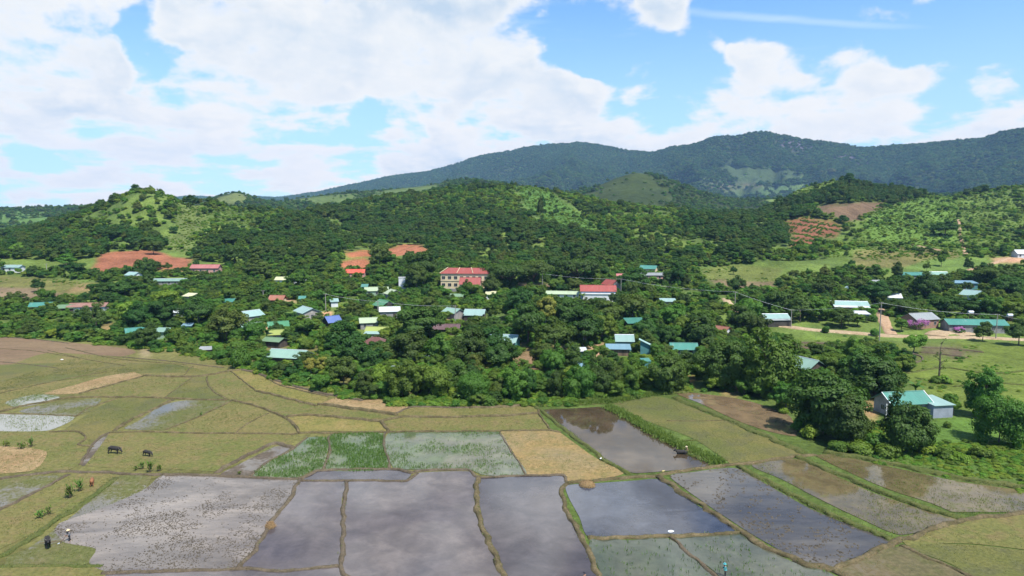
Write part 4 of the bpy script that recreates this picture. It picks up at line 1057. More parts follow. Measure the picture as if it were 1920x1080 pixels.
# centre
sch = house('school', 'two storey cream school building with long red hipped roof', 'two storey school', 874, 539, 24, 8, 7.2, 2.6, -4, 'red', 'cream', typ='hip', cat='school', win=0, keep=(826, 499, 918, 516))
for fl in range(2):
    for k in range(8):
        window(sch, -10.6 + k * 3.0, -4.05, 1.7 + 3.5 * fl, 1.6, 1.5, 0)
gl = MB(); gl.box((0, -4.12, 3.75), (24.2, .2, .3)); gl.box((0, -4.12, 7.2), (24.2, .2, .3)); gl.build('ledge', WC['cream'], sch)
gl = MB()
for x in (-12.4, -4, 4):
    gl.tube([(x, -4.4, 7.55), (x * .70 - .2, 0, 10.1)], .13, 5)
gl.build('ridge_cap', WC['cream'], sch)
KEEP.append((828, 516, 862, 540, 330))
house('house', 'house with bright pink red gable roof in front of the school', 'pink red roof before the school', 882, 546, 9.5, 6.5, 3.9, 2.7, -3, 'red', 'cream', keep=(864, 514, 900, 528))
house('house', 'house with glossy orange red roof below the red earth cutting', 'orange red roof below the cutting', 667, 519, 9.5, 5.5, 2.4, 1.6, 3, 'orange', 'pink', keep=(649, 503, 685, 514))
house('house', 'house with dark green gable roof behind the white roofed block', 'dark green gable roof', 721, 585, 7.6, 6.4, 3.0, 2.0, -52, 'green', 'dark', win=0, keep=(704, 556, 745, 570))
house('house', 'grey block house with gleaming white sheet roof', 'grey block with white roof', 731, 596, 7.4, 5.4, 2.9, 1.0, 10, 'white', 'grey', typ='shed', dr=1, keep=(711, 569, 758, 594))
house('house', 'house with wide pale lime roof above the dark green gable', 'wide pale lime roof', 706, 553, 10.5, 6, 2.4, 1.3, 14, 'palegreen', 'green', keep=(689, 533, 724, 545))
house('house', 'grey gable house with thin yellow green roof', 'grey gable house with thin yellow roof', 738, 560, 6, 7, 2.6, 1.6, -58, 'palegreen', 'grey', win=0, keep=(722, 538, 754, 552))
house('water_tower', 'white painted square water tower block among trees', 'white water tower block', 754, 543, 3.2, 3.2, 6.0, 0, 8, 'white', 'white', typ='flat', cat='water tower', keep=(747, 518, 762, 535))
house('shed', 'tiny teal shed left of the wide pale lime roof', 'tiny teal shed', 684, 546, 2.6, 3, 2.4, .8, 6, 'teal', 'teal', cat='shed', win=0, typ='shed')
house('house', 'low house with lemon roof beside a white block', 'low lemon roof', 540, 531, 11.5, 5, 2.0, 1.2, -2, 'cream', 'white', keep=(518, 518, 560, 526))
house('water_tower', 'small white water tower block right of the low lemon roof', 'small white tower block', 569, 533, 2.6, 2.6, 4.2, 0, 4, 'white', 'white', typ='flat', cat='water tower')
house('hut', 'open hut with old brown tile roof beside a sandy lane', 'brown tiled open hut', 521, 569, 6.2, 4.6, 2.0, 1.6, -4, 'tile', 'cream', cat='hut', open_front=True, keep=(508, 551, 533, 566))
house('shed', 'small turquoise shed among leafy trees', 'small turquoise shed', 567, 569, 2.4, 2.4, 2.2, .8, 12, 'teal', 'teal', cat='shed', win=0, typ='shed')
house('shed', 'little pale aqua hut half hidden by a banana plant', 'little pale aqua hut', 627, 575, 2.8, 2.4, 2.4, .8, 20, 'aqua', 'white', cat='hut', win=0, typ='shed')
house('house', 'pale grey house with aqua roof and small windows in the left village', 'pale grey house with aqua roof', 577, 597, 9.5, 7.4, 2.9, 1.5, -52, 'aqua', 'concrete', gwin=1, keep=(549, 571, 603, 598))
house('house', 'small open house with vivid blue gable roof', 'vivid blue roof', 623, 611, 5.0, 4.6, 1.9, 1.8, 42, 'blue', 'dark', open_front=True, keep=(607, 590, 640, 604))
house('house', 'tall grey gable house with light teal roof behind the dome tree', 'tall grey gable house', 471, 606, 7.0, 6.0, 3.2, 1.6, 55, 'aqua', 'grey', win=0, gwin=1, keep=(453, 580, 490, 603))
house('house', 'blue grey low house in front of the tall grey gable house', 'blue grey low house', 470, 622, 6.8, 5.0, 2.2, .9, 40, 'mint', 'bluegrey', win=0, keep=(452, 602, 488, 618))
house('house', 'house with dull green roof behind the striped yellow roof', 'dull green roof', 522, 623, 6.5, 5, 2.3, 1.6, 24, 'green', 'cream', keep=(507, 604, 536, 616))
house('house', 'house with yellow and green striped roof', 'yellow striped roof', 525, 636, 6.0, 4.6, 2.1, 1.1, 12, 'yellow', 'bluegrey', keep=(508, 616, 538, 627))
house('barn', 'dark wooden barn with mossy green roof', 'dark wooden barn', 516, 650, 6.2, 4.6, 2.2, .8, -18, 'dkgreen', 'darkwood', cat='barn', win=0, keep=(495, 628, 537, 642))
house('house', 'house with broad pale mint hipped roof at the paddy side', 'broad pale mint roof', 543, 676, 11, 7, 1.7, 1.5, -14, 'mint', 'dark', win=0, typ='gable', keep=(508, 648, 581, 664))
house('house', 'house with faded lime gable roof above the yellow and blue roof', 'faded lime gable roof', 692, 614, 6.4, 5.4, 2.3, 1.3, 16, 'palegreen', 'grey', keep=(679, 594, 709, 604))
house('house', 'low house with yellow upper and blue lower roof sheets', 'yellow and blue roof sheets', 708, 630, 7.2, 4.0, 2.1, 1.1, -6, 'yellow', 'grey', win=0, lean=(0, 2.6, .1, 'aqua', 'grey'), keep=(688, 605, 730, 622))
house('house', 'house with rust red hipped roof among dark trees', 'rust red hipped roof', 704, 655, 7.0, 5.6, 2.2, 1.8, -8, 'brown', 'darkwood', typ='hip', win=0, keep=(683, 625, 724, 640))
house('house', 'long house with purple brown roof among banana plants', 'long purple brown roof', 838, 625, 8.8, 5, 2.0, 1.3, -2, 'purple', 'darkwood', win=0, keep=(814, 606, 861, 614))
house('house', 'house with pale aqua roofs half covered by a leafy tree', 'half covered pale aqua roof', 945, 652, 9, 5, 2.6, 1.7, -20, 'aqua', 'teal', win=0, lean=(0, 2.2, .2, 'aqua', 'dark'), keep=(952, 616, 970, 644))
house('house', 'grey gable house with pale mint roof and white porch', 'grey gable with white porch', 850, 596, 6.6, 5.6, 2.5, 1.3, -40, 'mint', 'grey', win=0, lean=(-1, 2.2, .3, 'white', 'white'), keep=(830, 572, 870, 590))
house('house', 'house with two step aqua roof and dark porch', 'two step aqua roof', 891, 598, 7.4, 4.6, 2.5, 1.2, -8, 'aqua', 'dark', win=0, lean=(0, 2.2, .1, 'aqua', 'dark'), keep=(873, 572, 911, 588))
house('shed', 'small shed with cream white roof below the school', 'cream white shed roof', 920, 560, 4.0, 3.8, 2.2, .9, -4, 'cream', 'white', cat='shed', win=0, typ='shed', keep=(912, 544, 929, 553))
house('shed', 'flat shed with grass green roof below the school gate', 'grass green shed roof', 856, 562, 5.6, 3.6, 1.7, .7, -2, 'dkgreen', 'concrete', cat='shed', win=0, typ='shed', keep=(842, 548, 866, 554))
house('shed', 'small white block shed standing among dark trees', 'small white block shed', 966, 567, 2.4, 2.4, 2.4, .4, 10, 'white', 'white', cat='shed', win=0, typ='shed', keep=(961, 554, 971, 564))
house('hut', 'tiny hut with pale mint peaked roof poking through bushes', 'tiny mint peaked hut', 740, 709, 3.6, 3.0, 1.9, 1.2, -40, 'mint', 'dark', cat='hut', win=0, keep=(728, 687, 752, 702))
house('shed', 'tin shed patch of white roof deep in the dark trees', 'white tin roof patch', 792, 684, 3.4, 2.4, 1.7, .5, 0, 'white', 'dark', cat='shed', win=0, typ='shed', keep=(781, 668, 804, 673))
# left
house('house', 'small far house with pale aqua roof at the forest foot', 'far pale aqua roof', 25, 508, 10, 5, 2.2, 1.0, -2, 'aqua', 'white', keep=(6, 495, 44, 504))
house('house', 'small white walled house with aqua roof left of the red cutting yard', 'white house left of the red cutting', 251, 523, 6.2, 5, 2.2, 1.3, -24, 'aqua', 'white', keep=(239, 508, 263, 518))
house('house', 'long low house with pale mint roof below the red cutting', 'long pale mint roof below the cutting', 315, 533, 18, 5, 1.9, .9, 6, 'mint', 'grey', keep=(283, 517, 347, 527))
house('house', 'building with red and white striped roof beside the red cutting', 'red striped roof', 387, 512, 14.5, 6, 3.0, 1.6, 2, 'pink', 'pink', keep=(361, 493, 413, 507))
house('house', 'white walled house with teal roof at the far left bushes', 'white house with teal roof', 79, 583, 7.4, 6, 2.3, 1.2, 20, 'teal', 'white', keep=(61, 566, 94, 580))
house('shed', 'dark wooden shed with olive roof beside the rusty roofed house', 'dark shed with olive roof', 126, 586, 6.0, 4.6, 2.2, 1.0, 14, 'dkgreen', 'darkwood', cat='shed', win=0, keep=(112, 569, 141, 582))
house('house', 'white walled house with long rusty roof in the left bushes', 'long rusty roof', 168, 584, 14.0, 6, 2.4, 1.1, 8, 'rust', 'white', win=1, keep=(141, 566, 205, 580))
house('house', 'small teal roofed house behind the round dark tree at the paddy edge', 'small teal roof at the paddy edge', 257, 632, 6.6, 5, 2.0, 1.3, 35, 'teal', 'white', keep=(238, 613, 262, 625))
house('hut', 'pale mint hut right of the round dark tree at the paddy edge', 'pale mint hut', 302, 634, 4.6, 4, 2.6, .6, -8, 'mint', 'green', cat='hut', typ='shed', win=1, keep=(290, 614, 310, 630))
house('shed', 'small white shed with leaning white roof sheet in the left trees', 'leaning white roof sheet', 342, 592, 6.4, 3, 1.7, 1.0, 26, 'white', 'bluegrey', cat='shed', win=0, typ='shed', keep=(324, 577, 354, 587))
house('shed', 'tiny teal shed in the grass left of the dome tree', 'tiny teal grass shed', 352, 617, 2.8, 2.4, 1.4, .5, 8, 'bluegrey', 'teal', cat='shed', win=0, typ='shed', keep=(345, 606, 358, 614))
house('shed', 'low open shed with grey roof sheets at the paddy edge', 'low grey open shed', 388, 660, 3.6, 2.6, 1.0, .4, 12, 'grey', 'dark', cat='shed', win=0, typ='shed', open_front=True, keep=(376, 646, 401, 656))
house('shed', 'shed with dull yellow roof in the left trees', 'dull yellow roof', 356, 562, 4.6, 3.4, 1.8, .9, -20, 'cream', 'grey', cat='shed', win=0, typ='shed', keep=(346, 549, 365, 556))
house('shed', 'shed with soft teal roof between two tree crowns', 'soft teal shed roof', 429, 573, 4.0, 3.4, 1.9, .9, 8, 'teal', 'grey', cat='shed', win=0, typ='shed', keep=(420, 560, 438, 567))

# school gate wall with a blue door
p = P(853, 549)
gw = link('boundary_wall', None, loc=p, rz=R(-6))
tag(gw, 'grey boundary wall with blue door below the school', 'wall')
m = MB(); m.box((0, 0, .7), (8, .25, 2.6)); m.build('wall', WC['grey'], gw)
door(gw, -2.2, -.17, 0, 1.3, 1.9, 0, M_BLUEDOOR)
HOUSES.append((p, 4, 8, 1, 0))

# water tanks on steel towers
for px, py, lab in ((1819, 600, 'white water tank on a dark tower behind the long teal house'), (1892, 606, 'white water tank on a tower right of the long teal house')):
    p = P(px, py)
    t = link('water_tank', None, loc=p)
    tag(t, lab, 'water tank', 'water tanks on towers')
    s = MB(); s.tube([(-.9, 0, 3.0), (.9, 0, 3.0)], [.62, .62], 14); s.tube([(-1.05, 0, 3.0), (-.9, 0, 3.0)], [.3, .62], 14); s.tube([(.9, 0, 3.0), (1.05, 0, 3.0)], [.62, .3], 14)
    s.build('tank', M_STEEL, t, smooth=False)
    for x in (-.7, .7):
        for y in (-.5, .5):
            l = MB(); l.box((x, y, .9), (.1, .1, 3.0)); l.build('leg', M_TIMBER, t)
    pf = MB(); pf.box((0, 0, 2.38), (1.9, 1.2, .08)); pf.build('platform', M_TIMBER, t)
    MARKS.append((lab.split(' on')[0] + (' right of the long house' if px > 1850 else ' behind the long house'), px, py - 10, p.y))
    KEEP.append((px - 8, py - 15, px + 8, py - 6, p.y))

# power poles and wires
def pole(px, py, top, label, arm=True):
    p = P(px, py)
    h = (py - top) / ppm(p)
    r = link('power_pole', None, loc=p)
    tag(r, label, 'power pole', 'concrete power poles of the village')
    m = MB(); m.tube([(0, 0, -.6), (0, 0, h * .5), (0, 0, h)], [.2, .17, .12], 8); m.build('post', M_POLE, r)
    if arm:
        m = MB(); m.box((0, 0, h - .35), (1.5, .09, .1)); m.build('crossarm', M_TIMBER, r)
        for x in (-.65, 0, .65):
            m = MB(); m.lathe([(.0, 0), (.05, .0), (.05, .06), (.03, .09), (.05, .12), (.0, .18)], (x, 0, h - .3), 8); m.build('insulator', M_WHITE, r)
    KEEP.append((px - 1.5, top, px + 1.5, py - (py - top) * .35, p.y))
    return p + Vector((0, 0, h - .2))
PT = {}
for k, px, py, top, lab in (
    ('a', 1017, 545, 512, 'concrete power pole in front of the broad spreading tree behind the long pale green roof'),
    ('b', 1094, 650, 588, 'tall slim power pole above the sandy yard in the dark trees'),
    ('c', 611, 584, 550, 'power pole standing behind the vivid blue roof'),
    ('d', 709, 596, 564, 'power pole before the grey block with white roof'),
    ('e', 854, 614, 572, 'power pole beside the grey gable house with white porch'),
    ('f', 1164, 566, 522, 'power pole right of the long white house with red roof'),
    ('g', 1377, 604, 546, 'power pole near the meadow in the middle right trees'),
    ('h', 1337, 647, 610, 'thick power pole left of the little white gable house'),
    ('i', 1483, 614, 580, 'power pole beside the roadside shop'),
    ('j', 1648, 650, 566, 'tall power pole on the grass before the dirt track'),
    ('k', 494, 566, 544, 'short power pole left of the brown tiled open hut'),
    ('l', 88, 514, 494, 'lone thin power pole at the far left forest foot'),
    ('m', 1867, 636, 588, 'power pole at the end of the long teal roadside house')):
    PT[k] = pole(px, py, top, lab)
M_WIRE = mat_plain('wire_metal', (0.7, 0.7, 0.72), 0.4, 0.05)
far = P(1990, 660) + Vector((0, 0, 8))
for (a, b, lab) in ((PT['f'], PT['g'], 'pale power line sagging over the village trees from the white house'), (PT['g'], PT['i'], 'pale power line between the meadow and the roadside shop'),
                    (PT['i'], PT['j'], 'pale power line over the trees from shop to dirt track'), (PT['j'], PT['m'], 'pale power line passing the brick house and bougainvillea'),
                    (PT['m'], far, 'pale power line leaving past the long teal house'), (PT['d'], PT['e'], 'pale power line from grey block to grey gable house'), (PT['c'], PT['d'], 'pale power line behind the vivid blue roof'),
                    (PT['a'], PT['f'], 'pale power line above the long white house with red roof')):
    for_pts = [a.lerp(b, t) - Vector((0, 0, 4 * t * (1 - t) * (b - a).length * .018)) for t in np.linspace(0, 1, 16)]
    m = MB(); m.tube(for_pts, .024, 5)
    tag(m.build('power_line', M_WIRE), lab, 'power line', 'power lines over the village')
# ------------------------------------------------------------------ plants
LM = {
    'dark': mat_leaf('leaf_dark', (0.025, 0.062, 0.01), (0.066, 0.125, 0.019), .32),
    'mid': mat_leaf('leaf_mid', (0.048, 0.11, 0.012), (0.108, 0.19, 0.023), .35),
    'light': mat_leaf('leaf_light', (0.1, 0.19, 0.018), (0.17, 0.26, 0.03), .38),
    'yellow': mat_leaf('leaf_yellow', (0.17, 0.18, 0.025), (0.25, 0.235, 0.045), .35),
    'olive': mat_leaf('leaf_olive', (0.055, 0.09, 0.014), (0.115, 0.15, 0.027), .32),
    'bamboo': mat_leaf('leaf_bamboo', (0.055, 0.135, 0.017), (0.095, 0.185, 0.028), 0.35),
    'banana': mat_leaf('leaf_banana', (0.075, 0.15, 0.03), (0.13, 0.22, 0.05), 0.4),
    'grass': mat_leaf('blade_grass', (0.085, 0.11, 0.028), (0.15, 0.155, 0.05), 0.25),
    'weed': mat_leaf('blade_weed', (0.06, 0.12, 0.02), (0.12, 0.19, 0.034), 0.3),
    'rice': mat_leaf('blade_rice', (0.09, 0.15, 0.028), (0.15, 0.2, 0.05), 0.35),
    'straw': mat_leaf('blade_straw', (0.2, 0.15, 0.06), (0.32, 0.24, 0.1), 0.15),
    'flower': mat_leaf('petal_purple', (0.28, 0.09, 0.3), (0.45, 0.18, 0.45), 0.25, 0.02),
}
M_BARK = mat_plain('bark', (0.1, 0.08, 0.06), 0.95, 0.35, 2.0, bump=0.03)
M_PALEBARK = mat_plain('bark_pale', (0.2, 0.17, 0.13), 0.95, 0.3, 2.0, bump=0.03)


def unit(a):
    return a / (np.linalg.norm(a, axis=-1, keepdims=True) + 1e-9)


def leaf_quads(c, nrm, size, rng, aspect=1.6, up=None):
    """rhombic leaves at points c facing nrm"""
    n = len(c)
    r = unit(rng.normal(size=(n, 3)))
    a = unit(np.cross(nrm, r))
    b = np.cross(nrm, a)
    s = (size * rng.uniform(.6, 1.35, n))[:, None]
    bend = nrm * s * rng.uniform(-.25, .1, n)[:, None]
    v = np.stack([c - a * s * aspect * .5 + bend, c + b * s * .5, c + a * s * aspect * .5 + bend, c - b * s * .5], 1)
    return v.reshape(-1, 3)


def crown(name, seed, h, r, mat, zc=.62, zr=.42, nclump=34, cr=.3, per=110, leaf=.42, lower=-.55, lump=.25, tall=1.0, droop=0.0, updir=.35, weight=None):
    rng = np.random.default_rng(seed)
    cen, k = [], 0
    ph = rng.uniform(0, 6.28, 6)
    while len(cen) < nclump and k < nclump * 30:
        k += 1
        d = unit(rng.normal(size=3))
        if d[2] < lower: continue
        az = math.atan2(d[1], d[0])
        irr = 1 + lump * (math.sin(2 * az + ph[0]) * .5 + math.sin(3 * az + ph[1]) * .35 + math.sin(5 * d[2] + ph[2]) * .4)
        rad = rng.uniform(.45, 1.0) ** .6 * irr * (1 - cr * .75)
        p = np.array([d[0] * r * rad, d[1] * r * rad, h * zc + d[2] * h * zr * rad])
        if any(np.linalg.norm((p - q) / np.array([1, 1, .8])) < r * cr * .75 for q, _ in cen): continue
        cen.append((p, r * cr * rng.uniform(.7, 1.25)))
    vs, vv = [], []
    mid = np.array([0, 0, h * zc * .85])
    for p, q in cen:
        n = int(per * (q / (r * cr)) ** 2)
        d = unit(rng.normal(size=(n, 3)) + np.array([0, 0, .25]))
        rr = q * rng.uniform(.35, 1.05, n) ** .55
        pts = p + d * rr[:, None] * np.array([1.1, 1.1, .8 * tall])
        if droop: pts[:, 2] -= droop * rng.uniform(0, 1, n) * q
        nr = unit(d * .75 + unit(pts - mid) * .5 + np.array([0, 0, updir]) + rng.normal(size=(n, 3)) * .36)
        vs.append(leaf_quads(pts, nr, leaf, rng))
        vv.append(np.repeat(np.clip(rng.uniform() * .6 + rng.uniform(0, .4, n), 0, 1), 4))
    v = np.concatenate(vs)
    me = mesh_from(name, v, np.arange(len(v)).reshape(-1, 4), mat, {'v': ('FLOAT', np.concatenate(vv).astype(np.float32))})
    return me, [c for c, _ in cen]


def trunk(name, seed, h, r, cen, tr=.2, mat=None, zc=.5, lean=.3, nl=6):
    rng = random.Random(seed)
    m = MB()
    top = Vector((rng.uniform(-lean, lean), rng.uniform(-lean, lean), h * zc))
    m.tube([(0, 0, -.8), (0, 0, 0), tuple(top * .5 + Vector((rng.uniform(-.15, .15), rng.uniform(-.15, .15), 0))), tuple(top)], [tr * 1.5, tr * 1.15, tr * .85, tr * .6], 8)
    for c in rng.sample(cen, min(nl, len(cen))):
        c = Vector(c)
        s = top * rng.uniform(.5, 1.0)
        m.tube([tuple(s), tuple(s.lerp(c, .5) + Vector((0, 0, .25))), tuple(c)], [tr * .5, tr * .35, tr * .12], 6)
    return mesh_from(name, m.v, m.f, mat or M_BARK, smooth=True)


TREES = {}   # kind -> list of (trunk mesh, crown mesh, height, radius)


def proto(kind, seed, h, r, lm, **kw):
    tk = kw.pop('tk', {})
    kw['leaf'] = kw.get('leaf', .42) * .74
    kw['per'] = int(kw.get('per', 110) * 1.75)
    c, cen = crown('crown', seed, h, r, LM[lm], **kw)
    t = trunk('trunk', seed, h, r, cen, **tk)
    TREES.setdefault(kind, []).append((t, c, h, r))


for s in range(4):
    proto('dark', 11 + s, 9.0, 4.3, 'dark', zc=.56, zr=.44, nclump=44, per=120, cr=.26, lump=.5, leaf=.4)
for s in range(4):
    proto('mid', 31 + s, 9.0, 4.2, 'mid', zc=.58, zr=.42, nclump=38, per=110, cr=.26, lump=.6, leaf=.42)
for s in range(2):
    proto('tall', 51 + s, 12.0, 3.6, 'dark', zc=.6, zr=.42, nclump=44, per=105, cr=.3, lump=.35, leaf=.42, tk=dict(tr=.22))
for s in range(3):
    proto('light', 61 + s, 7.0, 3.4, 'light', zc=.56, zr=.42, nclump=30, per=100, cr=.3, lump=.35, leaf=.42, tk=dict(mat=M_PALEBARK))
for s in range(2):
    proto('yellow', 71 + s, 7.5, 2.7, 'yellow', zc=.6, zr=.4, nclump=24, per=105, cr=.34, lump=.3, leaf=.36, tk=dict(mat=M_PALEBARK))
for s in range(3):
    proto('olive', 81 + s, 9.0, 4.2, 'olive', zc=.58, zr=.42, nclump=36, per=95, cr=.26, lump=.6, leaf=.4)
for s in range(2):
    proto('spread', 91 + s, 10.0, 7.0, 'dark', zc=.66, zr=.28, nclump=60, per=90, cr=.2, lump=.25, leaf=.44, lower=-.3, tk=dict(tr=.32, nl=10, zc=.4))
for s in range(2):
    proto('bamboo', 101 + s, 9.0, 5.0, 'bamboo', zc=.5, zr=.48, nclump=62, per=150, cr=.23, lump=.2, leaf=.3, droop=.7, lower=-.8, updir=.1, tk=dict(nl=14, tr=.12, zc=.3))
for s in range(3):
    proto('bush', 111 + s, 3.0, 2.0, 'mid', zc=.42, zr=.55, nclump=16, per=70, cr=.4, lump=.35, leaf=.34, tk=dict(tr=.07, nl=5, lean=.1))
for s in range(2):
    proto('lightbush', 121 + s, 2.6, 1.9, 'light', zc=.42, zr=.55, nclump=14, per=70, cr=.42, lump=.35, leaf=.34, tk=dict(tr=.06, nl=5, lean=.1))
for s in range(3):
    proto('full', 141 + s, 9.0, 4.4, 'dark', zc=.49, zr=.5, nclump=64, per=120, cr=.25, lump=.45, leaf=.38, lower=-.95, tk=dict(nl=10, zc=.4))
for s in range(2):
    proto('fullmid', 151 + s, 9.0, 4.4, 'mid', zc=.49, zr=.5, nclump=58, per=115, cr=.25, lump=.55, leaf=.4, lower=-.95, tk=dict(nl=10, zc=.4))
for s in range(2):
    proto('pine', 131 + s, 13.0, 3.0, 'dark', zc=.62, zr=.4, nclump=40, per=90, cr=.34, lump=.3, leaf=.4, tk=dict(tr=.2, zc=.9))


def banana(seed):
    rng = np.random.default_rng(seed)
    m = MB()
    h = 2.6
    m.tube([(0, 0, -.4), (0, 0, 1.2), (.05, 0, h)], [.2, .16, .1], 8)
    t = mesh_from('trunk', m.v, m.f, LM['bamboo'], {'v': ('FLOAT', np.full(len(m.v), .6, np.float32))}, smooth=True)
    vs, fs = [], []
    for i in range(10):
        az = i * 2.4 + rng.uniform(-.3, .3)
        el = rng.uniform(.5, 1.35)
        L = rng.uniform(2.0, 2.9)
        w = rng.uniform(.32, .45)
        d = np.array([math.cos(az), math.sin(az), 0])
        sd = np.array([-d[1], d[0], 0])
        b = len(vs)
        for k in range(8):
            s = k / 7
            p = d * L * s * math.cos(el * (1 - .3 * s)) + np.array([0, 0, h - .1 + L * (s * math.sin(el) - .75 * s * s * (1.3 - el * .5))])
            ww = w * (math.sin(math.pi * min(1, s * .9 + .08)) ** .6)
            vs += [p + sd * ww + [0, 0, -.12 * ww], p + [0, 0, .06], p - sd * ww + [0, 0, -.12 * ww]]
        for k in range(7):
            for j in range(2):
                fs.append((b + k * 3 + j, b + k * 3 + 3 + j, b + k * 3 + 4 + j, b + k * 3 + 1 + j))
    c = mesh_from('crown', vs, fs, LM['banana'], {'v': ('FLOAT', rng.uniform(0, 1, len(vs)).astype(np.float32))})
    TREES.setdefault('banana', []).append((t, c, h + 2.2, 2.2))


banana(1); banana(2)

KINDNAME = {'full': 'broadleaf_tree', 'fullmid': 'broadleaf_tree', 'dark': 'broadleaf_tree', 'mid': 'broadleaf_tree', 'tall': 'tall_tree', 'light': 'fruit_tree', 'yellow': 'yellow_tree', 'olive': 'broadleaf_tree', 'spread': 'spreading_tree',
            'bamboo': 'bamboo_clump', 'bush': 'shrub', 'lightbush': 'shrub', 'banana': 'banana_plant', 'pine': 'pine_tree', 'dead': 'bare_tree'}
LOOK = {'full': 'dark bushy tree leafed to the ground', 'fullmid': 'mid green bushy tree leafed to the ground', 'dark': 'dark green round tree', 'mid': 'mid green leafy tree', 'tall': 'tall dark narrow tree', 'light': 'light green fruit tree', 'yellow': 'yellow green tree', 'olive': 'brownish olive tree',
        'spread': 'wide spreading dark tree', 'bamboo': 'feathery bamboo clump', 'bush': 'green shrub', 'lightbush': 'bright green shrub', 'banana': 'banana plant with long leaves', 'pine': 'dark upright pine'}
CATG = {'bamboo': 'bamboo', 'bush': 'shrub', 'lightbush': 'shrub', 'banana': 'banana plant', 'pine': 'pine tree'}
PLANTS = []      # dict(kind, px, py, y, obj)
POS = []


def place(kind, px, py, hpx=None, wpx=None, label=None, h=None, r=None, var=None):
    """One tree: its foot at a place of the photograph, its height and crown width as they measure there."""
    p = P(px, py)
    k = ppm(p)
    protos = TREES[kind]
    t, c, H0, R0 = protos[(len(PLANTS) if var is None else var) % len(protos)]
    hh = h if h else (hpx / k / 0.94)
    rr = r if r else (wpx / k / 2)
    root = link(KINDNAME[kind], None, loc=p, rz=random.uniform(0, 6.28))
    root.scale = (rr / R0, rr / R0, hh / H0)
    root['category'] = CATG.get(kind, 'tree')
    link('trunk', t, root)
    cr = link('crown', c, root)
    if label: root['label'] = label
    PLANTS.append(dict(kind=kind, px=px, py=py, y=p.y, o=root, r=rr, h=hh, label=label, p=p, sz=hh * k * rr * k))
    POS.append((p.x, p.y, rr))
    return root


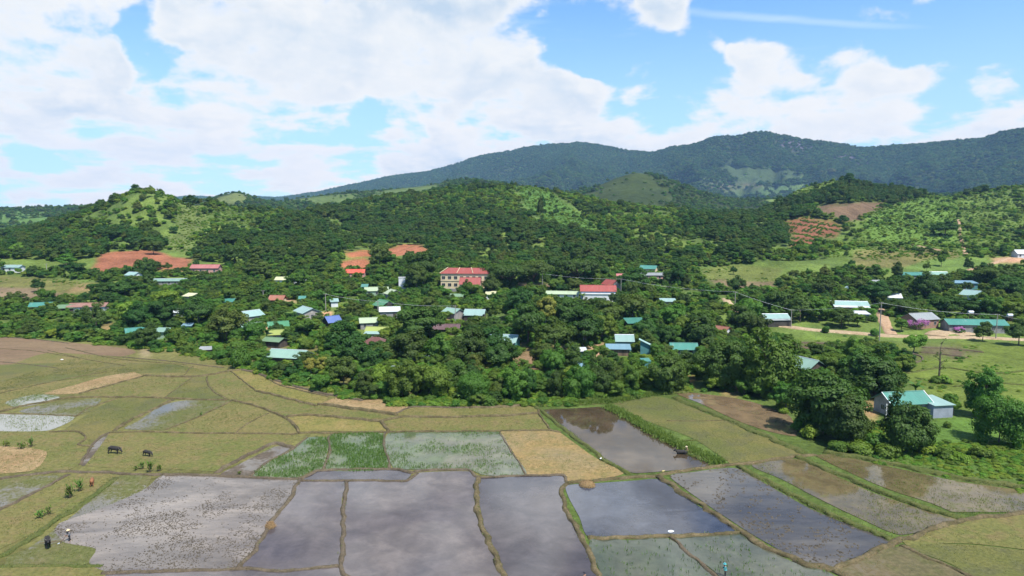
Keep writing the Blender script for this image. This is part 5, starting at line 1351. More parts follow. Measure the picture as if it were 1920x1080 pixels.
# trees read one by one from the photograph: kind, foot x, foot y, height, crown width
MANUAL = [
    ('full', 1546, 814, 120, 122), ('full', 1590, 832, 82, 92), ('full', 1700, 846, 102, 94), ('bamboo', 1872, 832, 98, 100), ('fullmid', 1842, 782, 84, 64), ('full', 1640, 742, 84, 104),
    ('dark', 1604, 736, 72, 72), ('mid', 1604, 692, 56, 52), ('mid', 1562, 712, 46, 54), ('dark', 1672, 738, 48, 50), ('fullmid', 1446, 744, 112, 94), ('fullmid', 1408, 728, 70, 56), ('full', 1352, 730, 96, 84), ('dark', 1500, 750, 42, 50),
    ('dark', 1378, 690, 50, 52), ('full', 1255, 735, 74, 74), ('light', 1712, 662, 34, 38), ('mid', 1472, 770, 48, 52), ('mid', 1325, 700, 40, 40),
    ('fullmid', 1206, 728, 46, 40), ('fullmid', 1180, 735, 56, 46), ('full', 1150, 738, 58, 44), ('full', 1122, 742, 66, 52), ('fullmid', 1092, 745, 66, 48), ('full', 1044, 746, 54, 32), ('bush', 1075, 748, 44, 40),
    ('fullmid', 965, 752, 62, 54), ('dark', 992, 752, 58, 34), ('light', 948, 742, 50, 36), ('bamboo', 886, 752, 56, 76), ('full', 846, 736, 60, 60), ('fullmid', 812, 748, 72, 62), ('fullmid', 756, 748, 66, 60), ('light', 714, 740, 54, 44),
    ('full', 690, 742, 46, 44), ('dark', 664, 694, 56, 60), ('dark', 645, 672, 62, 72), ('dark', 736, 690, 50, 84), ('dark', 770, 690, 66, 70), ('mid', 820, 690, 60, 64), ('full', 885, 690, 66, 72), ('dark', 940, 700, 60, 62),
    ('full', 1018, 690, 48, 44), ('mid', 1040, 708, 56, 46), ('dark', 1072, 700, 52, 40), ('mid', 1030, 700, 40, 40), ('dark', 790, 640, 60, 84), ('dark', 700, 706, 50, 56),
    ('bush', 1640, 842, 30, 50), ('bush', 1664, 856, 26, 46), ('bush', 1612, 850, 24, 48), ('lightbush', 1738, 852, 20, 44), ('bush', 1570, 846, 22, 40), ('lightbush', 1520, 822, 26, 36), ('bush', 1770, 858, 20, 44), ('lightbush', 1800, 866, 18, 40), ('bush', 1840, 858, 22, 40), ('bush', 1500, 806, 24, 34),
    ('olive', 426, 646, 66, 66), ('olive', 182, 624, 52, 38), ('dark', 276, 652, 44, 44), ('dark', 262, 620, 48, 54), ('dark', 304, 610, 46, 62), ('light', 240, 612, 44, 40), ('dark', 72, 547, 22, 22), ('dark', 372, 612, 50, 56),
    ('yellow', 1024, 622, 68, 40), ('yellow', 583, 706, 36, 25), ('yellow', 603, 706, 38, 28), ('light', 312, 582, 36, 46), ('mid', 480, 650, 46, 46), ('bush', 452, 690, 42, 34),
    ('spread', 952, 540, 44, 96), ('spread', 1000, 536, 46, 90), ('spread', 1085, 532, 46, 92), ('mid', 905, 534, 34, 46), ('mid', 893, 557, 20, 26), ('dark', 922, 556, 38, 38), ('dark', 794, 538, 62, 54), ('dark', 782, 546, 46, 44), ('dark', 1186, 548, 42, 58), ('olive', 1186, 606, 52, 62), ('dark', 1140, 614, 46, 68), ('dark', 1060, 620, 56, 72),
    ('dark', 1098, 650, 66, 70), ('dark', 1040, 660, 58, 66), ('dark', 990, 650, 74, 74), ('dark', 975, 600, 56, 60), ('mid', 1130, 640, 48, 54), ('dark', 1210, 640, 44, 50), ('mid', 1260, 618, 44, 54), ('mid', 1312, 616, 40, 52), ('dark', 1310, 656, 62, 74),
    ('mid', 1270, 650, 36, 44), ('dark', 1392, 626, 50, 56), ('dark', 1420, 640, 46, 44), ('bamboo', 1440, 658, 34, 50), ('dark', 1735, 566, 50, 54), ('dark', 1762, 556, 40, 40), ('spread', 1690, 592, 30, 64), ('dark', 1640, 568, 38, 50), ('dark', 1612, 556, 36, 42), ('dark', 1665, 566, 40, 42),
    ('dark', 1462, 592, 46, 62), ('olive', 1500, 602, 46, 56), ('mid', 1535, 602, 38, 48), ('dark', 1545, 560, 34, 44), ('dark', 1578, 614, 34, 50), ('mid', 1608, 612, 22, 32), ('dark', 1820, 592, 34, 54), ('mid', 1890, 598, 36, 66), ('dark', 1770, 592, 34, 60), ('dark', 1842, 640, 34, 30),
    ('dark', 1910, 648, 44, 44), ('dark', 1850, 536, 32, 60), ('dark', 1888, 560, 40, 60), ('mid', 1690, 622, 22, 26), ('dark', 1772, 442, 26, 40), ('dark', 288, 477, 24, 30), ('dark', 262, 506, 18, 18), ('dark', 288, 508, 16, 32), ('dark', 315, 508, 14, 18), ('dark', 237, 512, 14, 14),
    ('dark', 440, 500, 40, 36), ('olive', 480, 520, 34, 44), ('olive', 495, 524, 28, 36), ('olive', 712, 505, 46, 36), ('mid', 560, 540, 30, 40), ('dark', 200, 562, 30, 40), ('dark', 235, 558, 34, 52), ('dark', 190, 558, 26, 40),
    ('tall', 1013, 415, 42, 14), ('tall', 1018, 400, 30, 10), ('dark', 1043, 405, 14, 10), ('mid', 1765, 500, 22, 16), ('mid', 1737, 510, 18, 12), ('dark', 1815, 510, 24, 16), ('dark', 1892, 522, 22, 20),
    ('banana', 690, 694, 26, 24), ('banana', 930, 612, 26, 22), ('banana', 1716, 752, 46, 40), ('banana', 546, 606, 28, 28), ('banana', 500, 640, 30, 26), ('banana', 866, 650, 30, 26), ('banana', 896, 648, 30, 24), ('banana', 830, 660, 28, 26),
    ('banana', 610, 690, 26, 22), ('banana', 640, 712, 28, 24), ('banana', 786, 660, 26, 22), ('banana', 1092, 566, 20, 20), ('banana', 745, 590, 22, 20),
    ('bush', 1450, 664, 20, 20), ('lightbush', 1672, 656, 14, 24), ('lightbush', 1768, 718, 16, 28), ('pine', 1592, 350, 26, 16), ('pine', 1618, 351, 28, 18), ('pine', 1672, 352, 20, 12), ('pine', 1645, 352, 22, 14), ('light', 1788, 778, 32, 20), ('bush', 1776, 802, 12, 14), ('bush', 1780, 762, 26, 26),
    ('dark', 1375, 515, 14, 12), ('bush', 1640, 630, 14, 18), ('bush', 1548, 624, 14, 14), ('light', 1590, 610, 20, 22), ('mid', 125, 500, 22, 40), ('dark', 140, 520, 26, 36), ('light', 36, 480, 24, 30),
    ('olive', 1560, 330, 14, 20), ('dark', 78, 370, 0, 0),
]
for q in MANUAL:
    if q[3] > 0:
        place(*q)

# bare tree on the meadow
p = P(1760, 716)
bt = link('bare_tree', None, loc=p)
tag(bt, 'thin nearly bare tree standing alone on the yellow green meadow', 'tree')
k = ppm(p)
m = MB()
hh = 76 / k
rg = random.Random(5)
spine = [(0, 0, -.5)] + [(rg.uniform(-.15, .15), rg.uniform(-.15, .15), hh * t) for t in (.2, .4, .6, .8, 1.0)]
m.tube(spine, [.28, .24, .2, .16, .1, .04], 7)
tips = []
for i in range(26):
    t = rg.uniform(.3, .98)
    a = rg.uniform(0, 6.28)
    L = rg.uniform(.7, 2.0) * (1.1 - .5 * t)
    s = Vector((0, 0, hh * t))
    e = s + Vector((math.cos(a) * L, math.sin(a) * L, L * rg.uniform(.3, 1.0)))
    m.tube([tuple(s), tuple(s.lerp(e, .5) + Vector((0, 0, .08))), tuple(e)], [.07, .045, .02], 5)
    tips.append(e)
m.build('trunk', M_BARK, bt, smooth=True)
rn = np.random.default_rng(9)
pts = np.concatenate([np.array(e[:]) + rn.normal(size=(14, 3)) * .22 for e in tips[::2]])
v = leaf_quads(pts, unit(rn.normal(size=pts.shape) + [0, 0, .5]), .2, rn)
link('crown', mesh_from('crown', v, np.arange(len(v)).reshape(-1, 4), LM['olive'], {'v': ('FLOAT', np.repeat(rn.uniform(0, 1, len(pts)), 4).astype(np.float32))}), bt)
place('bush', 1757, 718, 14, 24)

# bougainvillea in front of the brick and the teal house
for px, py, w_, hh_, lab in ((1716, 618, 46, 20, 'purple bougainvillea in full flower before the brick house'), (1797, 625, 26, 13, 'small pink purple bougainvillea under the long teal roof')):
    p = P(px, py)
    k = ppm(p)
    b = link('bougainvillea', None, loc=p + Vector((0, -.4, 0)))
    tag(b, lab, 'bougainvillea')
    c, cen = crown('crown', px, hh_ / k, w_ / k / 2, LM['flower'], zc=.62, zr=.36, nclump=26, cr=.22, per=60, leaf=.2, lower=-.6)
    c.transform(Matrix.Diagonal((1, .5, 1, 1)))
    link('crown', c, b)
    link('trunk', trunk('trunk', px, hh_ / k, 1, cen, tr=.07, nl=8), b)
    c2, _ = crown('leaves', px + 1, hh_ / k * .95, w_ / k / 2 * .92, LM['mid'], zc=.5, zr=.42, nclump=20, cr=.25, per=40, leaf=.24, lower=-.7)
    c2.transform(Matrix.Diagonal((1, .45, 1, 1)))
    link('leaves', c2, b)

# fill: the other trees of the village, kept clear of roofs, yards and roads
VEG = [(-40, 500), (60, 500), (180, 512), (360, 506), (640, 500), (820, 486), (1000, 486), (1300, 500), (1330, 545), (1420, 552), (1450, 525), (1600, 500), (1700, 525), (1800, 520), (1960, 500), (1960, 600), (1880, 615),
       (1640, 610), (1480, 600), (1420, 612), (1470, 690), (1480, 740), (1390, 745), (1300, 728), (1230, 735), (1000, 748), (880, 752), (690, 740), (570, 716), (460, 690), (440, 676), (400, 640), (330, 640), (240, 640), (100, 606), (-40, 604)]
OPEN = [pl_ for pl_, c in PATCH if c[0] > 0.15 and pl_[0][1] > 500] + [[(-60, 512), (150, 524), (262, 540), (150, 566), (-60, 575)], [(1310, 505), (1470, 500), (1455, 545), (1340, 545)], [(1484, 600), (1660, 612), (1660, 640), (1484, 636)]]
roadxy = np.concatenate([q[:, :2] for _, q in ROADPTS])


def blocked(px, py, p, hpx, wpx, rr):
    for x0, y0, x1, y1, yy in KEEP:
        if p.y < yy + 2:
            ox = min(px + wpx * .5, x1) - max(px - wpx * .5, x0)
            oy = min(py, y1) - max(py - hpx, y0)
            if ox > 0 and oy > 0 and ox * oy > .14 * (x1 - x0) * (y1 - y0):
                return True
    for (q, rad, L, W, yaw) in HOUSES:
        if (q.x - p.x) ** 2 + (q.y - p.y) ** 2 < (rad * .75 + rr * .35) ** 2:
            return True
    if np.min((roadxy[:, 0] - p.x) ** 2 + (roadxy[:, 1] - p.y) ** 2) < (2.2 + rr * .5) ** 2:
        return True
    return any(inpoly(np.array([px]), np.array([py]), o)[0] for o in OPEN)


rg = random.Random(23)
tries = 0
NFILL = 282
fills = []
while len(PLANTS) < NFILL + 60 and tries < 14000:
    tries += 1
    px, py = rg.uniform(-30, 1950), rg.uniform(486, 752)
    if not inpoly(np.array([px]), np.array([py]), VEG)[0]:
        continue
    p = P(px, py)
    k = ppm(p)
    dens = 1.0 if 200 < px < 1420 else .85
    if rg.random() > dens * (k / 6.0) ** .5: continue
    u = rg.random()
    kind = 'dark' if u < .32 else 'mid' if u < .58 else 'olive' if u < .69 else 'light' if u < .82 else 'tall' if u < .89 else 'bamboo' if u < .93 else 'banana'
    rr = {'dark': rg.uniform(2.6, 4.6), 'mid': rg.uniform(2.4, 4.2), 'olive': rg.uniform(2.2, 4.0), 'light': rg.uniform(1.8, 3.0), 'tall': rg.uniform(2.0, 3.0), 'bamboo': rg.uniform(2.4, 3.4), 'banana': rg.uniform(1.7, 2.3)}[kind]
    if py > 690: rr *= .75
    hh = rr * {'dark': rg.uniform(1.7, 2.3), 'mid': rg.uniform(1.7, 2.4), 'olive': rg.uniform(1.8, 2.5), 'light': rg.uniform(1.8, 2.3), 'tall': rg.uniform(3.0, 4.0), 'bamboo': rg.uniform(1.7, 2.1), 'banana': rg.uniform(1.8, 2.2)}[kind]
    ok = True
    for (x, y, r2) in POS:
        if (x - p.x) ** 2 + (y - p.y) ** 2 < (.62 * (rr + r2)) ** 2:
            ok = False
            break
    if not ok or blocked(px, py, p, hh * k, 2 * rr * k, rr):
        continue
    place(kind, px, py, h=hh, r=rr)

# ------------------------------------------------------------------ labels: each tree by its look and the nearest thing one can find
ORD = ['', 'second ', 'third ', 'fourth ', 'fifth ', 'sixth ', 'seventh ', 'eighth ', 'ninth ']
slots = {}
for i, q in enumerate(PLANTS):
    for j, (sh, mx, my, myy) in enumerate(MARKS):
        dx, dy = q['px'] - mx, (q['py'] - q['h'] * ppm(q['p']) * .4 - my) * 1.6
        d = math.hypot(dx, dy)
        if d > 330: continue
        dr = ('right of' if dx > 0 else 'left of') if abs(dx) > abs(dy) else ('in front of' if dy > 0 else 'behind')
        slots.setdefault((j, dr), []).append((d, i))
cand = {}
for (j, dr), lst in slots.items():
    lst.sort()
    # rank among plants of the same look only
    cnt = {}
    for d, i in lst:
        lk = LOOK[PLANTS[i]['kind']]
        r_ = cnt.get(lk, 0)
        cnt[lk] = r_ + 1
        if r_ < 9:
            cand.setdefault(i, []).append((r_, d, f"{lk}, {ORD[r_]}nearest {dr} the {MARKS[j][0]}"))
used = set()
for i, q in enumerate(PLANTS):
    if q['label']: continue
    lab = None
    for r_, d, s_ in sorted(cand.get(i, [])):
        s_ = s_.replace('in front of', 'before')
        if s_ not in used and len(s_.split()) <= 16:
            lab = s_
            break
    if lab is None:
        x = int(q['px']); lab = f"{LOOK[q['kind']]} standing alone on the open slope"
        while lab in used: lab = lab.replace('standing', 'also standing')
    used.add(lab)
    q['o']['label'] = lab
    q['o']['group'] = 'banana plants of the village' if q['kind'] == 'banana' else 'shrubs and bamboo of the village' if q['kind'] in ('bush', 'lightbush', 'bamboo') else 'trees of the village'


# ------------------------------------------------------------------ stuff: forests and ground cover
def gn_scatter(name, kinds, pts, scl, rot, kidx):
    """One object whose nodes set leafy crowns on its points."""
    me = mesh_from(name, pts, np.zeros((0, 4), np.int32).reshape(0, 4), None) if False else bpy.data.meshes.new(name)
    me.vertices.add(len(pts))
    me.vertices.foreach_set('co', np.asarray(pts, np.float32).ravel())
    for an, typ, d in (('scl', 'FLOAT_VECTOR', scl), ('rot', 'FLOAT', rot), ('kidx', 'INT', kidx)):
        at = me.attributes.new(an, typ, 'POINT')
        at.data.foreach_set('vector' if typ == 'FLOAT_VECTOR' else 'value', np.asarray(d, np.float32 if typ != 'INT' else np.int32).ravel())
    o = link(name, me)
    tree = bpy.data.node_groups.new(name, 'GeometryNodeTree')
    tree.interface.new_socket('Geometry', in_out='INPUT', socket_type='NodeSocketGeometry')
    tree.interface.new_socket('Geometry', in_out='OUTPUT', socket_type='NodeSocketGeometry')
    N, Lk = tree.nodes, tree.links
    gi, go = N.new('NodeGroupInput'), N.new('NodeGroupOutput')
    join = N.new('GeometryNodeJoinGeometry')
    for kind in kinds[::-1]:
        oi = N.new('GeometryNodeObjectInfo')
        oi.inputs['Object'].default_value = kind
        oi.inputs['As Instance'].default_value = True
        Lk.new(oi.outputs['Geometry'], join.inputs[0])
    def named(nm, typ):
        a = N.new('GeometryNodeInputNamedAttribute')
        a.data_type = typ
        a.inputs['Name'].default_value = nm
        return a.outputs['Attribute']
    ip = N.new('GeometryNodeInstanceOnPoints')
    ip.inputs['Pick Instance'].default_value = True
    m2p = N.new('GeometryNodeMeshToPoints')
    Lk.new(gi.outputs[0], m2p.inputs[0])
    Lk.new(m2p.outputs[0], ip.inputs['Points'])
    Lk.new(join.outputs[0], ip.inputs['Instance'])
    Lk.new(named('kidx', 'INT'), ip.inputs['Instance Index'])
    cx = N.new('ShaderNodeCombineXYZ')
    Lk.new(named('rot', 'FLOAT'), cx.inputs[2])
    e2r = N.new('FunctionNodeEulerToRotation')
    Lk.new(cx.outputs[0], e2r.inputs[0])
    Lk.new(e2r.outputs[0], ip.inputs['Rotation'])
    Lk.new(named('scl', 'FLOAT_VECTOR'), ip.inputs['Scale'])
    Lk.new(ip.outputs[0], go.inputs[0])
    md = o.modifiers.new('scatter', 'NODES')
    md.node_group = tree
    o['kind'] = 'stuff'
    return o


crown_of = {}
for q in PLANTS:
    for ch in q['o'].children:
        if ch.name.startswith('crown'):
            crown_of.setdefault(ch.data.name, ch)
SRC = {k: [crown_of[c.name] for (_, c, _, _) in v if c.name in crown_of] for k, v in TREES.items()}
SRCINFO = {k: [(h, r) for (_, c, h, r) in v if c.name in crown_of] for k, v in TREES.items()}

# cells of the terrain with their area, for even sowing
cx_ = (GX[:-1, :-1] + GX[1:, 1:]) / 2
cy_ = (GY[:-1, :-1] + GY[1:, 1:]) / 2
e1 = np.stack([GX[:-1, 1:] - GX[:-1, :-1], GY[:-1, 1:] - GY[:-1, :-1], GZ[:-1, 1:] - GZ[:-1, :-1]], -1)
e2 = np.stack([GX[1:, :-1] - GX[:-1, :-1], GY[1:, :-1] - GY[:-1, :-1], GZ[1:, :-1] - GZ[:-1, :-1]], -1)
AREA = np.linalg.norm(np.cross(e1, e2), axis=-1)
CPX, CPY = (GPX[:-1, :-1] + GPX[1:, 1:]) / 2, (GPY[:-1, :-1] + GPY[1:, 1:]) / 2
CVIS = (GPY[:-1, :-1] <= RUN[:-1, :-1] + 4)
CK = np.arange(NK - 1)[:, None] + 0 * CPX.astype(int)


def sow(weight, n, rng):
    wgt = (AREA * weight).ravel()
    idx = rng.choice(wgt.size, n, p=wgt / wgt.sum())
    k, u = np.unravel_index(idx, AREA.shape)
    a, b = rng.random(n), rng.random(n)
    def bl(A):
        return (A[k, u] * (1 - a) + A[k, u + 1] * a) * (1 - b) + (A[k + 1, u] * (1 - a) + A[k + 1, u + 1] * a) * b
    return np.stack([bl(GX), bl(GY), bl(GZ)], -1), CPX[k, u], CPY[k, u]


def scatter(name, weight, n, mix, rng, thin=None, zoff=-.1, exclude=None):
    """mix: list of (kind, share function or number, radius lo, hi, height per radius)"""
    pts, px, py = sow(weight, n, rng)
    if exclude is not None:
        keep = ~exclude(pts, px, py)
        pts, px, py = pts[keep], px[keep], py[keep]
    n = len(pts)
    pr = np.stack([np.broadcast_to(m_[1](pts, px, py) if callable(m_[1]) else m_[1], (n,)) for m_ in mix], -1).astype(float)
    pr = pr / pr.sum(1, keepdims=True)
    ch = (rng.random(n)[:, None] > np.cumsum(pr, 1)).sum(1).clip(0, len(mix) - 1)
    srcs, kid, scl = [], np.zeros(n, int), np.ones((n, 3))
    for i, (kind, _, lo, hi, hp) in enumerate(mix):
        m_ = ch == i
        b = len(srcs)
        ns = len(SRC[kind])
        srcs += SRC[kind]
        v = rng.integers(0, ns, n)
        rr = rng.uniform(lo, hi, n)
        h0 = np.array([a for a, _ in SRCINFO[kind]])[v]
        r0 = np.array([b_ for _, b_ in SRCINFO[kind]])[v]
        kid = np.where(m_, b + v, kid)
        sx = rr / r0
        sz = rr * hp * rng.uniform(.8, 1.2, n) / h0
        scl[m_] = np.stack([sx, sx, sz], -1)[m_]
    pts[:, 2] += zoff
    return gn_scatter(name, srcs, pts, scl, rng.uniform(0, 6.28, n), kid)


def nz(pts, s, seed):
    return fbm(pts[:, 0] / s, pts[:, 1] / s, seed, 3)


PATCH = PATCH[1:]
CLEAR_HILL = [PATCH[i][0] for i in (2, 3, 4, 5, 8, 9)]
CROP = [PATCH[i][0] for i in (6, 7, 10, 11, 12, 13, 21, 22)]
FIELDS = [PATCH[i][0] for i in (0, 1, 14, 15)] + [[(a, b + 4) for a, b in PATCH[13][0]]]
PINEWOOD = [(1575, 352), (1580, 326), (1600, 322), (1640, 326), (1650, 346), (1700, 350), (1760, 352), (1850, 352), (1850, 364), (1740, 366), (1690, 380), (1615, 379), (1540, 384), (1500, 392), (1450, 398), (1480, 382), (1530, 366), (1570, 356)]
inH = (CK >= NFOOT - 12) & (CK < NCA + 3) & (CPX > -120) & (CPX < 2040)
mask_clear = np.zeros(CPX.shape, bool)
for pl_ in CLEAR_HILL + [[(965, 352), (980, 346), (1024, 349), (1087, 396), (1122, 428), (1130, 446), (1085, 440), (1015, 424), (982, 396)], [(326, 384), (378, 386), (394, 424), (366, 446), (366, 484), (310, 484), (296, 450), (332, 442)]] + [[(1794, 412), (1808, 412), (1816, 480), (1796, 480)]]: mask_clear |= inpoly(CPX, CPY, pl_)
mask_crop = np.zeros(CPX.shape, bool)
for pl_ in CROP: mask_crop |= inpoly(CPX, CPY, pl_)
mask_field = np.zeros(CPX.shape, bool)
for pl_ in FIELDS: mask_field |= inpoly(CPX, CPY, pl_)
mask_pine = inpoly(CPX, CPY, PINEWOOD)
nH = fbm(cx_ / 60, cy_ / 60, 91, 3)
rightside = np.clip((CPX - 1400) / 150, 0, 1)
OPENSLOPE = [(1540, 478), (1590, 430), (1625, 412), (1660, 392), (1740, 368), (1800, 372), (1940, 372), (1940, 470), (1830, 478), (1800, 505), (1700, 505), (1600, 505)]
mask_slope = inpoly(CPX + (nH - .5) * 60, CPY + (nH - .5) * 30, OPENSLOPE) | inpoly(CPX + (nH - .5) * 50, CPY + (nH - .5) * 20, [(320, 384), (420, 384), (520, 392), (600, 392), (560, 410), (480, 420), (410, 440), (395, 470), (320, 470)])
clr = fbm(cx_ / 34, cy_ / 34, 97, 3)
w_forest = inH * ~mask_clear * ~mask_crop * ~mask_field * np.where(mask_slope, .12, 1) * np.clip((clr - .36) * 5 + .35, .18, 1)
rg2 = np.random.default_rng(77)


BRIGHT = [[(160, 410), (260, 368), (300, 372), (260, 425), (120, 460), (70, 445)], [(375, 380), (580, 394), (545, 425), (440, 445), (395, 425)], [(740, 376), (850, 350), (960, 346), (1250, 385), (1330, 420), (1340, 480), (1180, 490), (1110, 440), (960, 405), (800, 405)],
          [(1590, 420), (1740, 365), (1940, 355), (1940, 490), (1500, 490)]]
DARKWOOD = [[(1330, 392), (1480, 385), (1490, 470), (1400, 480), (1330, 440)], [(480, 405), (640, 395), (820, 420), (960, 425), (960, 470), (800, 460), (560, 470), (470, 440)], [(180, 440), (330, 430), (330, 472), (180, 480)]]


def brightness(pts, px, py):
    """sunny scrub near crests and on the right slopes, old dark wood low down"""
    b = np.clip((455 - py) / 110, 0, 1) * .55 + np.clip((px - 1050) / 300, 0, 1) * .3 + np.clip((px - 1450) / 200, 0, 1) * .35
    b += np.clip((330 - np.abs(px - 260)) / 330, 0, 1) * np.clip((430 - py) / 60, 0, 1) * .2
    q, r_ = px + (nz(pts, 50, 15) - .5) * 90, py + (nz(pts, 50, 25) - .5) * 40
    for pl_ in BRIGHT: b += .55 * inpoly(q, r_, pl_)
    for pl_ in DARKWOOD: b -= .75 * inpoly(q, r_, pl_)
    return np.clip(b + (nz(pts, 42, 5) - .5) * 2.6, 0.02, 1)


def in_houses(pts, px, py):
    bad = np.zeros(len(pts), bool)
    for (q, rad, L, W, yaw) in HOUSES:
        bad |= (pts[:, 0] - q.x) ** 2 + (pts[:, 1] - q.y) ** 2 < (rad * .9 + 1.0) ** 2
    for hw, q in ROADPTS:
        for a in q[::2]:
            bad |= (pts[:, 0] - a[0]) ** 2 + (pts[:, 1] - a[1]) ** 2 < (hw + 1.6) ** 2
    return bad


def hides(pts, px, py, hm):
    """would a plant of height hm here stand in front of a roof that the photograph shows"""
    bad = np.zeros(len(pts), bool)
    k = F / pts[:, 1]
    for x0, y0, x1, y1, yy in KEEP:
        bad |= (pts[:, 1] < yy) & (px > x0 - 3) & (px < x1 + 3) & (py - hm * k < y1 - (y1 - y0) * .18) & (py > y0)
    return bad


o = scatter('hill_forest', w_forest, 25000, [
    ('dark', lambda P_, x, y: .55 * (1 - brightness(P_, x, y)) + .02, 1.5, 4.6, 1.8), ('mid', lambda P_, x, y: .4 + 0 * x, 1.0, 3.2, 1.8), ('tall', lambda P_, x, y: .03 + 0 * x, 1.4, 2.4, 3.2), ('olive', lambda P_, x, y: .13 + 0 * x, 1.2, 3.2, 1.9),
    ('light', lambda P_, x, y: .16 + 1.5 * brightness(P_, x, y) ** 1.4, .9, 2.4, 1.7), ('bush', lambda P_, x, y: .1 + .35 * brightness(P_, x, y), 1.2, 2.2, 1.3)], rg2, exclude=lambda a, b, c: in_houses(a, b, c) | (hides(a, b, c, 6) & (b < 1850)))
o['label'] = 'dense green forest covering the hills behind the village'
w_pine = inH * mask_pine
o = scatter('pine_wood', w_pine, 900, [('pine', .55, 1.8, 3.0, 3.4), ('dark', .45, 2.4, 4.0, 2.0)], rg2)  # pine wood; its dark leaf colour also stands in for cloud shadow here
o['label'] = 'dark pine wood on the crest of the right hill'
o = scatter('hill_scrub', inH * (mask_crop | mask_slope) * (CK >= NFOOT - 30), 19000, [('lightbush', .7, .5, 1.0, .9), ('bush', .25, .5, 1.1, 1.0), ('light', .03, 1.2, 2.0, 1.6), ('dark', .02, 1.2, 2.2, 1.8)], rg2, exclude=in_houses)
o['label'] = 'bright green crops and scrub on the open hill slopes'
rows = (np.mod(CPY + (CPX - 1520) * -.16 + 3 * (fbm(CPX / 30, CPY / 9, 5, 2) - .5), 9.0) < 3.6)
o = scatter('terrace_rows', (inpoly(CPX, CPY, PATCH[9][0]) & rows).astype(float) * inH, 1500, [('bush', .7, .5, 1.0, .9), ('lightbush', .3, .5, .9, .8)], rg2)
o['label'] = 'rows of low green plants along the red earth terraces'
# far hills: scrub; the mountain: closed forest
inB = (CK >= NCA + 16) & (CK < NCB + 3) & (CPX > -120) & (CPX < 2040)
nB = fbm(cx_ / 120, cy_ / 120, 19, 3)
o = scatter('far_scrub', inB * np.clip((nB - .47) * 6, .03, 1) * CVIS, 5200, [('mid', .4, 2.2, 4.5, 1.5), ('bush', .4, 2, 4, 1.2), ('dark', .2, 2.5, 5, 1.7)], rg2)
o['label'] = 'scattered scrub on the far green hills'
inC = (CK >= NCB + 14) & (CK < NCC + 3) & (CPX > -120) & (CPX < 2040)
bare = np.zeros(CPX.shape, bool)
for i in (16, 17, 18): bare |= inpoly(CPX, CPY, PATCH[i][0])
rock = inpoly(CPX, CPY, PATCH[19][0]) | inpoly(CPX, CPY, PATCH[20][0])
nC = fbm(cx_ / 240, cy_ / 240, 29, 4)
wC = inC * CVIS * np.where(bare, np.clip((nC - .56) * 5, .012, .6), 1.0) * np.where(rock, .35, 1) * np.clip(.55 + (nC - .4) * 2.5, .3, 1)
o = scatter('mountain_forest', wC, 100000, [('mid', lambda P_, x, y: .25 + np.clip((nz(P_, 160, 8) - .5) * 2, 0, .5), 4.5, 9.5, 1.45), ('dark', .5, 5, 10.5, 1.5), ('olive', .1, 4.5, 9, 1.5), ('light', lambda P_, x, y: .02 + np.clip((nz(P_, 130, 18) - .58) * 2, 0, .4), 4, 8, 1.4)], rg2, zoff=-2)
o['label'] = 'closed blue green forest covering the mountain'

# undergrowth of the village and the banks
inV = (CK >= 8) & (CK < NFOOT + 4)
mV = np.zeros(CPX.shape, bool)
VEG2 = [(-60, 590), (-60, 632), (60, 634), (150, 640), (240, 650), (330, 664), (430, 680), (480, 697), (560, 722), (640, 738), (760, 752), (880, 757), (1000, 752), (1230, 738), (1290, 728), (1400, 744), (1480, 775), (1500, 815), (1560, 842), (1660, 860), (1750, 876), (1840, 894), (1925, 906),
        (2000, 900), (1900, 862), (1820, 846), (1790, 800), (1720, 790), (1640, 790), (1690, 740), (1700, 690), (1660, 650), (1500, 668), (1470, 640), (1400, 620), (1420, 600), (1640, 605), (1940, 615), (1960, 490), (1800, 515), (1700, 520), (1600, 500), (1450, 525), (1440, 548), (1330, 545), (1300, 490), (1000, 470), (640, 480), (360, 500), (170, 515), (-60, 500)]
mV |= inpoly(CPX, CPY, VEG2)
for o_ in OPEN + [PATCH[0][0], [(1470, 752), (1700, 752), (1790, 740), (1960, 740), (1960, 920), (1530, 850)]]: mV &= ~inpoly(CPX, CPY, o_)
o = scatter('undergrowth', inV * mV * np.clip(.3 + (fbm(cx_ / 14, cy_ / 14, 7, 3) - .35) * 3, .15, 1.0), 15500, [('bush', .42, .8, 1.9, 1.35), ('lightbush', .22, .7, 1.6, 1.2), ('light', .08, 1.2, 2.2, 1.6), ('mid', .2, 1.4, 2.6, 1.8), ('dark', .1, 1.5, 2.6, 1.8), ('banana', .05, 1.2, 2.0, 2.0), ('bamboo', .05, 1.2, 2.2, 1.6)], rg2,
            exclude=lambda a, b, c: in_houses(a, b, c) | hides(a, b, c, 3.0))
o['label'] = 'bushes and undergrowth between the village trees'
EDGE = [(-60, 604), (100, 618), (240, 634), (330, 648), (400, 662), (450, 676), (520, 700), (600, 722), (680, 740), (780, 748), (880, 750), (1000, 746), (1100, 742), (1230, 728), (1290, 722), (1296, 731), (1230, 739), (1100, 754), (1000, 758), (880, 763), (760, 758), (680, 751), (600, 735), (540, 720), (480, 698), (440, 689), (380, 672), (330, 664), (240, 650), (120, 638), (-60, 628)]
o = scatter('edge_weeds', inV * inpoly(CPX, CPY, EDGE) * np.clip(.2 + (fbm(cx_ / 8, cy_ / 8, 17, 3) - .35) * 4, .05, 1), 3200, [('lightbush', .6, .5, 1.2, 1.0), ('bush', .35, .5, 1.3, 1.1), ('bamboo', .05, .8, 1.4, 1.4)], rg2, exclude=lambda a, b, c: in_houses(a, b, c))
o['label'] = 'lush green weeds along the edge of the paddies'
